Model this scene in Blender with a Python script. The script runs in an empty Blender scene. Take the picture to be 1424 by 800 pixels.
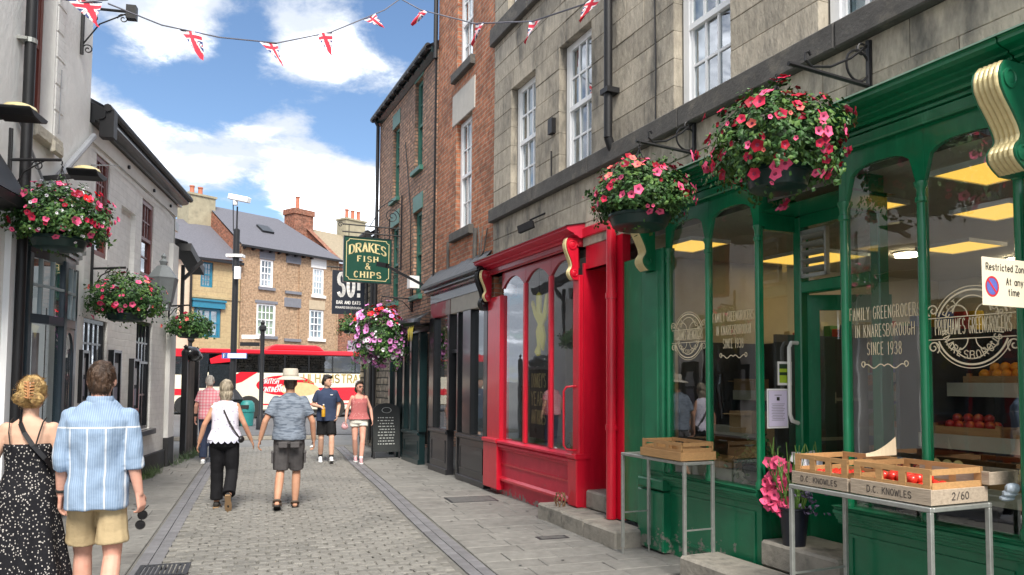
import bpy, bmesh, math, random
import numpy as np
from mathutils import Vector, Matrix, noise
random.seed(7)
R_ = math.radians
sc = bpy.context.scene
COL = sc.collection

# ---------------------------------------------------------------- camera
EYE = Vector((0.0, 0.0, 1.68)); FPX = 1030.0; PPV = 476.0
_p, _r = R_(3.0), R_(0.4)
_up = Vector((0, -math.sin(_p), math.cos(_p))); FWD = Vector((0, math.cos(_p), math.sin(_p)))
RGT = Vector((1, 0, 0)) * math.cos(_r) + _up * math.sin(_r)
UPV = _up * math.cos(_r) - Vector((1, 0, 0)) * math.sin(_r)
cam = bpy.data.objects.new('camera', bpy.data.cameras.new('camera'))
COL.objects.link(cam)
cam.matrix_world = Matrix(((RGT.x, UPV.x, -FWD.x, EYE.x), (RGT.y, UPV.y, -FWD.y, EYE.y), (RGT.z, UPV.z, -FWD.z, EYE.z), (0, 0, 0, 1)))
cam.data.sensor_width = 36; cam.data.lens = 36 * FPX / 1424
cam.data.shift_y = (PPV - 400) / 1424
cam.data.clip_start = 0.05; cam.data.clip_end = 3000
sc.camera = cam

# ---------------------------------------------------------------- light
SUN_H = Vector((0.25, -0.968)).normalized(); SUN_EL = R_(50)
SUN_DIR = Vector((SUN_H.x * math.cos(SUN_EL), SUN_H.y * math.cos(SUN_EL), math.sin(SUN_EL)))
sun = bpy.data.objects.new('sun', bpy.data.lights.new('sun', 'SUN'))
sun.data.energy = 2.0; sun.data.angle = R_(22); sun.data.color = (1.0, 0.94, 0.84)
sun.rotation_euler = SUN_DIR.to_track_quat('Z', 'Y').to_euler(); COL.objects.link(sun)

def ray(u, v): return FWD * FPX + RGT * (u - 712) + UPV * (PPV - v)

world = bpy.data.worlds.new('World'); sc.world = world; world.use_nodes = True
wt = world.node_tree; wt.nodes.clear()
def wn(t, **k):
    n = wt.nodes.new(t)
    for a, b in k.items(): setattr(n, a, b)
    return n
def wl(a, b): wt.links.new(a, b)
sky = wn('ShaderNodeTexSky', sky_type='NISHITA', sun_disc=False)
sky.sun_elevation = SUN_EL; sky.sun_rotation = math.atan2(SUN_H.x, SUN_H.y)
sky.air_density = 1.0; sky.dust_density = 0.6; sky.ozone_density = 2.2
geo = wn('ShaderNodeTexCoord')
def wmath(op, a, b=None, c=None):
    n = wn('ShaderNodeMath', operation=op)
    for i, x in enumerate((a, b, c)):
        if x is None: continue
        if isinstance(x, (int, float)): n.inputs[i].default_value = x
        else: wl(x, n.inputs[i])
    return n.outputs[0]
def wvec(op, a, b):
    n = wn('ShaderNodeVectorMath', operation=op)
    for i, x in enumerate((a, b)):
        if isinstance(x, (tuple, Vector)): n.inputs[i].default_value = x
        else: wl(x, n.inputs[i])
    return n
DIRO = geo.outputs['Generated']
sep = wn('ShaderNodeSeparateXYZ'); wl(DIRO, sep.inputs[0])
# clouds live on a flat layer: project the direction on a plane overhead
zc = wmath('ADD', wmath('MAXIMUM', sep.outputs[2], 0.0), 0.22)
cx = wmath('DIVIDE', sep.outputs[0], zc); cy = wmath('DIVIDE', sep.outputs[1], zc)
comb = wn('ShaderNodeCombineXYZ'); wl(cx, comb.inputs[0]); wl(cy, comb.inputs[1])
def wnoise(scale, detail, rough, off):
    add = wvec('ADD', comb.outputs[0], off)
    n = wn('ShaderNodeTexNoise'); n.inputs['Scale'].default_value = scale; n.inputs['Detail'].default_value = detail
    n.inputs['Roughness'].default_value = rough; n.inputs['Distortion'].default_value = 0.25
    wl(add.outputs[0], n.inputs['Vector']); return n.outputs[0]
n_big = wnoise(2.2, 8, 0.60, (3.1, 1.7, 0)); n_fine = wnoise(6.5, 10, 0.66, (7.7, 2.2, 0)); n_sh = wnoise(2.6, 6, 0.55, (3.16, 1.56, 0))
# cumulus heaps and clear gaps at given directions
def heap(u, v, rad, amp):
    d = ray(u, v).normalized()
    dot = wvec('DOT_PRODUCT', DIRO, d).outputs['Value']
    ang = wmath('ARCCOSINE', wmath('MINIMUM', dot, 1.0))
    return wmath('MULTIPLY', wmath('POWER', 2.718, wmath('MULTIPLY', wmath('POWER', wmath('DIVIDE', ang, rad), 2.0), -1.0)), amp)
HEAPS = [(205, 20, .065, .08), (250, 80, .045, .06), (420, 55, .065, .08), (510, 85, .065, .08), (150, 190, .06, .06), (225, 215, .07, .10), (320, 222, .07, .10),
         (415, 225, .07, .12), (480, 255, .07, .12), (520, 285, .06, .10), (170, 250, .07, .08), (440, 300, .06, .06), (640, 250, .09, .04),
         (300, 140, .055, -0.40), (350, 25, .04, -0.37), (325, 85, .035, -0.32), (470, 172, .045, -0.35), (530, 185, .05, -0.37), (600, 10, .07, -0.35), (545, 15, .045, -0.27), (235, 285, .045, -0.27), (125, 60, .03, -0.27), (365, 290, .04, -0.32), (390, 140, .04, -0.27), (190, 120, .04, -0.32), (250, 140, .03, -0.24), (310, 285, .04, -0.21)]
den = wmath('ADD', wmath('MULTIPLY', wmath('SUBTRACT', n_big, 0.5), 0.85), wmath('MULTIPLY', wmath('SUBTRACT', n_fine, 0.5), 0.70))
for h in HEAPS: den = wmath('ADD', den, heap(*h))
den = wmath('ADD', den, 0.20)
def wramp(x, lo, hi):
    m = wn('ShaderNodeMapRange', interpolation_type='SMOOTHSTEP'); m.inputs[1].default_value = lo; m.inputs[2].default_value = hi
    wl(x, m.inputs[0]); return m.outputs[0]
mask = wramp(den, -0.03, 0.22)
thick = wramp(wmath('ADD', den, wmath('MULTIPLY', wmath('SUBTRACT', n_sh, 0.5), 1.9)), 0.10, 0.88)
ccol = wn('ShaderNodeMix', data_type='RGBA'); ccol.inputs[6].default_value = (1.7, 1.85, 2.1, 1); ccol.inputs[7].default_value = (9.0, 9.35, 9.9, 1)
wl(thick, ccol.inputs[0])
hs = wn('ShaderNodeHueSaturation'); hs.inputs['Saturation'].default_value = 1.06; hs.inputs['Value'].default_value = 0.38; wl(sky.outputs[0], hs.inputs['Color'])
mixs = wn('ShaderNodeMix', data_type='RGBA'); wl(mask, mixs.inputs[0]); wl(hs.outputs[0], mixs.inputs[6]); wl(ccol.outputs[2], mixs.inputs[7])
bg = wn('ShaderNodeBackground'); bg.inputs['Strength'].default_value = 0.15; wl(mixs.outputs[2], bg.inputs['Color'])
wo = wn('ShaderNodeOutputWorld'); wl(bg.outputs[0], wo.inputs['Surface'])
sc.view_settings.view_transform = 'Standard'; sc.view_settings.look = 'None'
sc.view_settings.exposure = 1.74; sc.view_settings.gamma = 1.0
sc.cycles.max_bounces = 8; sc.cycles.transparent_max_bounces = 12; sc.cycles.use_denoising = True

# ---------------------------------------------------------------- frames (front elevations: x right, y into the wall, z up)
class Frame:
    def __init__(s, ox, oy, deg):
        s.a = R_(deg); s.o = Vector((ox, oy, 0)); s.x = Vector((math.cos(s.a), math.sin(s.a), 0)); s.y = Vector((-math.sin(s.a), math.cos(s.a), 0))
    def w(s, x, y=0, z=0): return s.o + s.x * x + s.y * y + Vector((0, 0, z))
    def px(s, u, v, y=0):
        r = ray(u, v); k = ((s.o + s.y * y - EYE).dot(s.y)) / r.dot(s.y); p = EYE + r * k; q = p - s.o
        return q.dot(s.x), p.z
FR = Frame(-0.362, 11.56, -65.9)      # right-hand fronts
FL = Frame(-6.34, 12.89, 101.7)       # left-hand fronts
FB = Frame(-15.9, 39.0, 51.0)         # houses across the junction
FS = Frame(-1.53, 10.23, 18.5)        # the street: x across, y along
WORLD = Frame(0, 0, 0)
def ground(u, v, z=0):
    r = ray(u, v); return EYE + r * ((z - EYE.z) / r.z)

# ---------------------------------------------------------------- materials
MATS = {}
def mat(name, col, rough=.6, var=.18, vs=6, bump=0, bs=40, metal=0, spec=.5, coat=0, rnd=0, col2=None, c2s=3, c2lo=.5, c2hi=.7, stretch=(1, 1, 1), emit=0, sub=0, wear=None, world=False):
    if name in MATS: return MATS[name]
    m = bpy.data.materials.new(name); m.use_nodes = True; t = m.node_tree; b = t.nodes['Principled BSDF']; MATS[name] = m
    b.inputs['Roughness'].default_value = rough; b.inputs['Metallic'].default_value = metal; b.inputs['Specular IOR Level'].default_value = spec
    b.inputs['Coat Weight'].default_value = coat; b.inputs['Coat Roughness'].default_value = .08
    tc = t.nodes.new('ShaderNodeTexCoord'); mp = t.nodes.new('ShaderNodeMapping'); mp.inputs['Scale'].default_value = stretch
    t.links.new(t.nodes.new('ShaderNodeNewGeometry').outputs['Position'] if world else tc.outputs['Object'], mp.inputs[0])
    def nz(s, d=4, rgh=.6):
        n = t.nodes.new('ShaderNodeTexNoise'); n.inputs['Scale'].default_value = s; n.inputs['Detail'].default_value = d; n.inputs['Roughness'].default_value = rgh
        t.links.new(mp.outputs[0], n.inputs['Vector']); return n.outputs[0]
    def mth(op, a, bb):
        n = t.nodes.new('ShaderNodeMath'); n.operation = op
        for i, x in enumerate((a, bb)):
            if isinstance(x, (int, float)): n.inputs[i].default_value = x
            else: t.links.new(x, n.inputs[i])
        return n.outputs[0]
    base = t.nodes.new('ShaderNodeRGB'); base.outputs[0].default_value = (*col, 1); c = base.outputs[0]
    if col2 is not None:
        mr = t.nodes.new('ShaderNodeMapRange'); mr.interpolation_type = 'SMOOTHSTEP'; mr.inputs[1].default_value = c2lo; mr.inputs[2].default_value = c2hi
        t.links.new(nz(c2s, 6, .65), mr.inputs[0])
        mx = t.nodes.new('ShaderNodeMix'); mx.data_type = 'RGBA'; t.links.new(mr.outputs[0], mx.inputs[0]); t.links.new(c, mx.inputs[6]); mx.inputs[7].default_value = (*col2, 1); c = mx.outputs[2]
    if wear is not None:                # paint flaked off towards the foot: (height it reaches, colour underneath)
        sp = t.nodes.new('ShaderNodeSeparateXYZ'); t.links.new(tc.outputs['Object'], sp.inputs[0])
        hh = t.nodes.new('ShaderNodeMapRange'); hh.inputs[1].default_value = 0; hh.inputs[2].default_value = wear[0]; hh.inputs[3].default_value = .20; hh.inputs[4].default_value = -.02; t.links.new(sp.outputs[2], hh.inputs[0])
        mr = t.nodes.new('ShaderNodeMapRange'); mr.inputs[1].default_value = .665; mr.inputs[2].default_value = .69; t.links.new(mth('ADD', nz(11, 7, .7), hh.outputs[0]), mr.inputs[0])
        mx = t.nodes.new('ShaderNodeMix'); mx.data_type = 'RGBA'; t.links.new(mr.outputs[0], mx.inputs[0]); t.links.new(c, mx.inputs[6]); mx.inputs[7].default_value = (*wear[1], 1); c = mx.outputs[2]
    fac = None
    if var: fac = mth('ADD', mth('MULTIPLY', mth('SUBTRACT', nz(vs), .5), 2 * var * 1.6), 1.0)
    if rnd:
        oi = t.nodes.new('ShaderNodeObjectInfo'); f2 = mth('ADD', mth('MULTIPLY', mth('SUBTRACT', oi.outputs['Random'], .5), 2 * rnd), 1.0)
        fac = f2 if fac is None else mth('MULTIPLY', fac, f2)
    if fac is not None:
        vm = t.nodes.new('ShaderNodeVectorMath'); vm.operation = 'SCALE'; t.links.new(c, vm.inputs[0]); t.links.new(fac, vm.inputs['Scale']); c = vm.outputs[0]
    t.links.new(c, b.inputs['Base Color'])
    if bump:
        bp = t.nodes.new('ShaderNodeBump'); bp.inputs['Strength'].default_value = bump; bp.inputs['Distance'].default_value = .02
        t.links.new(nz(bs, 5), bp.inputs['Height']); t.links.new(bp.outputs[0], b.inputs['Normal'])
    if emit:
        b.inputs['Emission Color'].default_value = (*col, 1); b.inputs['Emission Strength'].default_value = emit
    if sub:
        b.inputs['Subsurface Weight'].default_value = sub; b.inputs['Subsurface Radius'].default_value = (.01, .004, .002)
    return m
def brick_mat(name, c1, c2, mort, bw=.225, bh=.075, bump=.6, rough=.85, soot=None, msize=.1, vary=.5, squash=1):
    m = bpy.data.materials.new(name); m.use_nodes = True; t = m.node_tree; b = t.nodes['Principled BSDF']; MATS[name] = m
    b.inputs['Roughness'].default_value = rough; b.inputs['Specular IOR Level'].default_value = .25
    tc = t.nodes.new('ShaderNodeTexCoord'); sp = t.nodes.new('ShaderNodeSeparateXYZ'); cb = t.nodes.new('ShaderNodeCombineXYZ')
    t.links.new(tc.outputs['Object'], sp.inputs[0])
    ad = t.nodes.new('ShaderNodeMath'); ad.operation = 'ADD'; t.links.new(sp.outputs[0], ad.inputs[0]); t.links.new(sp.outputs[1], ad.inputs[1])
    t.links.new(ad.outputs[0], cb.inputs[0])
    wv = t.nodes.new('ShaderNodeTexNoise'); wv.inputs['Scale'].default_value = 1.6; t.links.new(tc.outputs['Object'], wv.inputs['Vector'])
    w2 = t.nodes.new('ShaderNodeMath'); w2.operation = 'MULTIPLY_ADD'; w2.inputs[1].default_value = .05; t.links.new(wv.outputs[0], w2.inputs[0]); t.links.new(sp.outputs[2], w2.inputs[2]); t.links.new(w2.outputs[0], cb.inputs[1])
    br = t.nodes.new('ShaderNodeTexBrick'); t.links.new(cb.outputs[0], br.inputs['Vector'])
    br.inputs['Color1'].default_value = (*c1, 1); br.inputs['Color2'].default_value = (*c2, 1); br.inputs['Mortar'].default_value = (*mort, 1)
    br.inputs['Scale'].default_value = 1; br.inputs['Mortar Size'].default_value = bh * msize; br.inputs['Mortar Smooth'].default_value = .3
    br.inputs['Brick Width'].default_value = bw; br.inputs['Row Height'].default_value = bh; br.inputs['Bias'].default_value = 0
    nz = t.nodes.new('ShaderNodeTexNoise'); nz.inputs['Scale'].default_value = 9; nz.inputs['Detail'].default_value = 6; t.links.new(tc.outputs['Object'], nz.inputs['Vector'])
    ma = t.nodes.new('ShaderNodeMapRange'); ma.inputs[1].default_value = .3; ma.inputs[2].default_value = .7; ma.inputs[3].default_value = 1 - vary; ma.inputs[4].default_value = 1 + vary; t.links.new(nz.outputs[0], ma.inputs[0])
    vm = t.nodes.new('ShaderNodeVectorMath'); vm.operation = 'SCALE'; t.links.new(br.outputs[0], vm.inputs[0]); t.links.new(ma.outputs[0], vm.inputs['Scale']); c = vm.outputs[0]
    if soot:
        n2 = t.nodes.new('ShaderNodeTexNoise'); n2.inputs['Scale'].default_value = 1.1; n2.inputs['Detail'].default_value = 7; n2.inputs['Roughness'].default_value = .65; t.links.new(tc.outputs['Object'], n2.inputs['Vector'])
        mr = t.nodes.new('ShaderNodeMapRange'); mr.inputs[1].default_value = .48; mr.inputs[2].default_value = .72; mr.inputs[4].default_value = .8; t.links.new(n2.outputs[0], mr.inputs[0])
        mx = t.nodes.new('ShaderNodeMix'); mx.data_type = 'RGBA'; t.links.new(mr.outputs[0], mx.inputs[0]); t.links.new(c, mx.inputs[6]); mx.inputs[7].default_value = (*soot, 1); c = mx.outputs[2]
    t.links.new(c, b.inputs['Base Color'])
    bp = t.nodes.new('ShaderNodeBump'); bp.inputs['Strength'].default_value = bump; bp.inputs['Distance'].default_value = .012; bp.invert = True
    s2 = t.nodes.new('ShaderNodeMath'); s2.operation = 'MULTIPLY_ADD'; s2.inputs[1].default_value = -.5; t.links.new(nz.outputs[0], s2.inputs[0]); t.links.new(br.outputs['Fac'], s2.inputs[2])
    t.links.new(s2.outputs[0], bp.inputs['Height']); t.links.new(bp.outputs[0], b.inputs['Normal'])
    return m
def glass_mat(name, tint=(.9, .93, .92), base=.10, rough=0.0):
    m = bpy.data.materials.new(name); m.use_nodes = True; t = m.node_tree; t.nodes.remove(t.nodes['Principled BSDF']); MATS[name] = m
    o = t.nodes['Material Output']; tr = t.nodes.new('ShaderNodeBsdfTransparent'); tr.inputs[0].default_value = (*tint, 1)
    gl = t.nodes.new('ShaderNodeBsdfGlossy'); gl.inputs['Roughness'].default_value = rough; gl.inputs[0].default_value = (.95, .97, 1, 1)
    fr = t.nodes.new('ShaderNodeFresnel'); fr.inputs[0].default_value = 1.5
    tc = t.nodes.new('ShaderNodeTexCoord'); nz = t.nodes.new('ShaderNodeTexNoise'); nz.inputs['Scale'].default_value = 2.2; t.links.new(tc.outputs['Object'], nz.inputs['Vector'])
    bp = t.nodes.new('ShaderNodeBump'); bp.inputs['Strength'].default_value = .02; bp.inputs['Distance'].default_value = .05; t.links.new(nz.outputs[0], bp.inputs['Height']); t.links.new(bp.outputs[0], gl.inputs['Normal'])
    ad = t.nodes.new('ShaderNodeMath'); ad.operation = 'ADD'; ad.use_clamp = True; ad.inputs[1].default_value = base; t.links.new(fr.outputs[0], ad.inputs[0])
    mx = t.nodes.new('ShaderNodeMixShader'); ge = t.nodes.new('ShaderNodeNewGeometry'); iv = t.nodes.new('ShaderNodeMath'); iv.operation = 'SUBTRACT'; iv.inputs[0].default_value = 1; t.links.new(ge.outputs['Backfacing'], iv.inputs[1]); mu = t.nodes.new('ShaderNodeMath'); mu.operation = 'MULTIPLY'; t.links.new(ad.outputs[0], mu.inputs[0]); t.links.new(iv.outputs[0], mu.inputs[1]); t.links.new(mu.outputs[0], mx.inputs[0]); t.links.new(tr.outputs[0], mx.inputs[1]); t.links.new(gl.outputs[0], mx.inputs[2]); t.links.new(mx.outputs[0], o.inputs['Surface'])
    return m

# ---------------------------------------------------------------- mesh helper
OFF = {}
class MB:
    def __init__(s): s.v = []; s.f = []; s.mi = []; s.cur = 0
    def m(s, i): s.cur = i; return s
    def add(s, vs, fs):
        b = len(s.v); s.v += [tuple(x) for x in vs]
        for f in fs: s.f.append(tuple(b + i for i in f)); s.mi.append(s.cur)
        return s
    def box(s, x0, x1, y0, y1, z0, z1, ch=0):
        if x0 > x1: x0, x1 = x1, x0
        if y0 > y1: y0, y1 = y1, y0
        if z0 > z1: z0, z1 = z1, z0
        if ch:
            # front (-y) edges chamfered
            c = min(ch, (x1 - x0) / 3, (z1 - z0) / 3)
            P = [(x0, y1, z0), (x1, y1, z0), (x1, y1, z1), (x0, y1, z1), (x0, y0 + c, z0), (x1, y0 + c, z0), (x1, y0 + c, z1), (x0, y0 + c, z1), (x0 + c, y0, z0 + c), (x1 - c, y0, z0 + c), (x1 - c, y0, z1 - c), (x0 + c, y0, z1 - c)]
            return s.add(P, [(8, 9, 10, 11), (4, 5, 9, 8), (5, 6, 10, 9), (6, 7, 11, 10), (7, 4, 8, 11), (0, 1, 5, 4), (1, 2, 6, 5), (2, 3, 7, 6), (3, 0, 4, 7), (1, 0, 3, 2)])
        P = [(x0, y0, z0), (x1, y0, z0), (x1, y1, z0), (x0, y1, z0), (x0, y0, z1), (x1, y0, z1), (x1, y1, z1), (x0, y1, z1)]
        return s.add(P, [(3, 2, 1, 0), (4, 5, 6, 7), (0, 1, 5, 4), (1, 2, 6, 5), (2, 3, 7, 6), (3, 0, 4, 7)])
    def obox(s, c, ax, ay, az):
        c = Vector(c); ax = Vector(ax); ay = Vector(ay); az = Vector(az); P = []
        for k in (-1, 1):
            for i, j in ((-1, -1), (1, -1), (1, 1), (-1, 1)): P.append(c + ax * i + ay * j + az * k)
        return s.add(P, [(3, 2, 1, 0), (4, 5, 6, 7), (0, 1, 5, 4), (1, 2, 6, 5), (2, 3, 7, 6), (3, 0, 4, 7)])
    def bar(s, p, q, w, h=None, up=(0, 0, 1)):
        p = Vector(p); q = Vector(q); d = q - p; h = h or w; z = Vector(up); x = d.cross(z)
        if x.length < 1e-6: x = d.cross(Vector((1, 0, 0)))
        x.normalize(); z = x.cross(d).normalized()
        return s.obox((p + q) / 2, d / 2, x * w / 2, z * h / 2)
    def tube(s, pts, r, n=8, cap=True):
        pts = [Vector(p) for p in pts]; rs = r if isinstance(r, (list, tuple)) else [r] * len(pts); b = len(s.v); ref = None; fs = []; vs = []
        for i, p in enumerate(pts):
            d = (pts[min(i + 1, len(pts) - 1)] - pts[max(i - 1, 0)]).normalized()
            if ref is None: ref = d.orthogonal().normalized()
            ref = (ref - d * ref.dot(d)); ref = ref.normalized() if ref.length > 1e-6 else d.orthogonal().normalized()
            o = d.cross(ref)
            for k in range(n): a = 2 * math.pi * k / n; vs.append(p + (ref * math.cos(a) + o * math.sin(a)) * rs[i])
        for i in range(len(pts) - 1):
            for k in range(n): fs.append((i * n + k, i * n + (k + 1) % n, (i + 1) * n + (k + 1) % n, (i + 1) * n + k))
        if cap: fs.append(tuple(range(n - 1, -1, -1))); fs.append(tuple((len(pts) - 1) * n + k for k in range(n)))
        return s.add(vs, fs)
    def lathe(s, prof, c=(0, 0, 0), n=16, axis=None):
        c = Vector(c); vs = []; fs = []; M3 = Matrix.Identity(3)
        if axis: M3 = Vector((0, 0, 1)).rotation_difference(Vector(axis)).to_matrix()
        for r, z in prof:
            for k in range(n): a = 2 * math.pi * k / n; vs.append(c + M3 @ Vector((r * math.cos(a), r * math.sin(a), z)))
        for i in range(len(prof) - 1):
            for k in range(n): fs.append((i * n + k, i * n + (k + 1) % n, (i + 1) * n + (k + 1) % n, (i + 1) * n + k))
        if prof[0][0] > 1e-4: fs.append(tuple(range(n - 1, -1, -1)))
        if prof[-1][0] > 1e-4: fs.append(tuple((len(prof) - 1) * n + k for k in range(n)))
        return s.add(vs, fs)
    def ball(s, c, rx, ry=None, rz=None, n=12, k=7):
        ry = ry or rx; rz = rz or rx; pr = [(math.sin(math.pi * i / k), -math.cos(math.pi * i / k)) for i in range(k + 1)]; c = Vector(c); vs = []; fs = []
        for r, z in pr:
            for j in range(n): a = 2 * math.pi * j / n; vs.append(c + Vector((rx * r * math.cos(a), ry * r * math.sin(a), rz * z)))
        for i in range(k):
            for j in range(n): fs.append((i * n + j, i * n + (j + 1) % n, (i + 1) * n + (j + 1) % n, (i + 1) * n + j))
        return s.add(vs, fs)
    def prism(s, poly, y0, y1):            # polygon in x,z pushed along y
        n = len(poly); vs = [(x, y0, z) for x, z in poly] + [(x, y1, z) for x, z in poly]
        return s.add(vs, [tuple(range(n)), tuple(range(2 * n - 1, n - 1, -1))] + [(i, i + n, (i + 1) % n + n, (i + 1) % n) for i in range(n)])
    def mould(s, prof, x0, x1):            # profile in y,z run along x
        n = len(prof); vs = [(x0, y, z) for y, z in prof] + [(x1, y, z) for y, z in prof]
        return s.add(vs, [tuple(range(n - 1, -1, -1)), tuple(range(n, 2 * n))] + [(i, (i + 1) % n, (i + 1) % n + n, i + n) for i in range(n)])
    def quad(s, a, b, c, d): return s.add([a, b, c, d], [(0, 1, 2, 3)])
    def build(s, name, mats, parent=None, smooth=False, bevel=0, label=None, kind=None, frame=None, fixn=True):
        me = bpy.data.meshes.new(name); off = OFF.get(parent.name, Vector()) if parent else Vector()
        me.from_pydata([(x - off.x, y - off.y, z - off.z) for x, y, z in s.v], [], s.f)
        for mm in (mats if isinstance(mats, (list, tuple)) else [mats]): me.materials.append(mm)
        me.polygons.foreach_set('material_index', s.mi)
        if fixn or bevel:
            bm = bmesh.new(); bm.from_mesh(me)
            if fixn: bmesh.ops.recalc_face_normals(bm, faces=bm.faces)
            if bevel:
                ed = [e for e in bm.edges if len(e.link_faces) == 2 and e.calc_face_angle(0) > .6]
                bmesh.ops.bevel(bm, geom=ed, offset=bevel, segments=1, affect='EDGES', profile=.5, clamp_overlap=True)
            bm.to_mesh(me); bm.free()
        if smooth: me.shade_smooth(); me.set_sharp_from_angle(angle=R_(40))
        return link(name, me, parent, label, kind)
def link(name, me, parent=None, label=None, kind=None, loc=None, rot=None):
    o = bpy.data.objects.new(name, me); COL.objects.link(o)
    if parent is not None: o.parent = parent
    if label: o['label'] = label
    if kind: o['kind'] = kind
    if loc is not None: o.location = loc
    if rot is not None: o.rotation_euler = rot
    return o
def tag(o, label, cat, group=None, kind=None):
    o['label'] = label; o['category'] = cat
    if group: o['group'] = group
    if kind: o['kind'] = kind
    return o
def thing(name, label, cat, frame=None, at=(0, 0, 0), group=None, rotz=None, keep=True):
    """Empty at the thing's base; with keep, parts are given in the frame's own coordinates."""
    o = bpy.data.objects.new(name, None); COL.objects.link(o); o.empty_display_size = .2
    f = frame or WORLD
    o.location = f.w(*at); o.rotation_euler = (0, 0, f.a if rotz is None else rotz)
    if keep and rotz is None: OFF[o.name] = Vector(at)
    return tag(o, label, cat, group)
def sub(parent):                      # lets a part be parent of sub-parts written in the same coordinates
    def f(o): OFF[o.name] = OFF.get(parent.name, Vector()); return o
    return f
def copytree(o, parent=None):
    c = o.copy(); COL.objects.link(c)
    if parent is not None: c.parent = parent
    for ch in list(o.children): copytree(ch, c)
    return c
def wall(parent, name, x0, x1, z0, z1, holes, m, depth=.35, reveal=.15, y=0, label=None):
    xs = sorted({x0, x1, *[min(max(h[k], x0), x1) for h in holes for k in (0, 1)]}); zs = sorted({z0, z1, *[min(max(h[k], z0), z1) for h in holes for k in (2, 3)]})
    b = MB()
    for i in range(len(xs) - 1):
        for j in range(len(zs) - 1):
            cxm, czm = (xs[i] + xs[i + 1]) / 2, (zs[j] + zs[j + 1]) / 2
            if any(h[0] < cxm < h[1] and h[2] < czm < h[3] for h in holes): continue
            b.quad((xs[i], y, zs[j]), (xs[i + 1], y, zs[j]), (xs[i + 1], y, zs[j + 1]), (xs[i], y, zs[j + 1]))
    for h in holes:
        a, c, d, e = max(h[0], x0), min(h[1], x1), max(h[2], z0), min(h[3], z1)
        b.quad((a, y, d), (a, y + reveal, d), (a, y + reveal, e), (a, y, e)); b.quad((c, y + reveal, d), (c, y, d), (c, y, e), (c, y + reveal, e))
        b.quad((a, y, e), (a, y + reveal, e), (c, y + reveal, e), (c, y, e)); b.quad((a, y + reveal, d), (a, y, d), (c, y, d), (c, y + reveal, d))
    yy = y + depth
    b.quad((x0, yy, z0), (x0, y, z0), (x0, y, z1), (x0, yy, z1)); b.quad((x1, y, z0), (x1, yy, z0), (x1, yy, z1), (x1, y, z1)); b.quad((x0, y, z1), (x1, y, z1), (x1, yy, z1), (x0, yy, z1))
    return b.build(name, m, parent, label=label, fixn=False)
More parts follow.
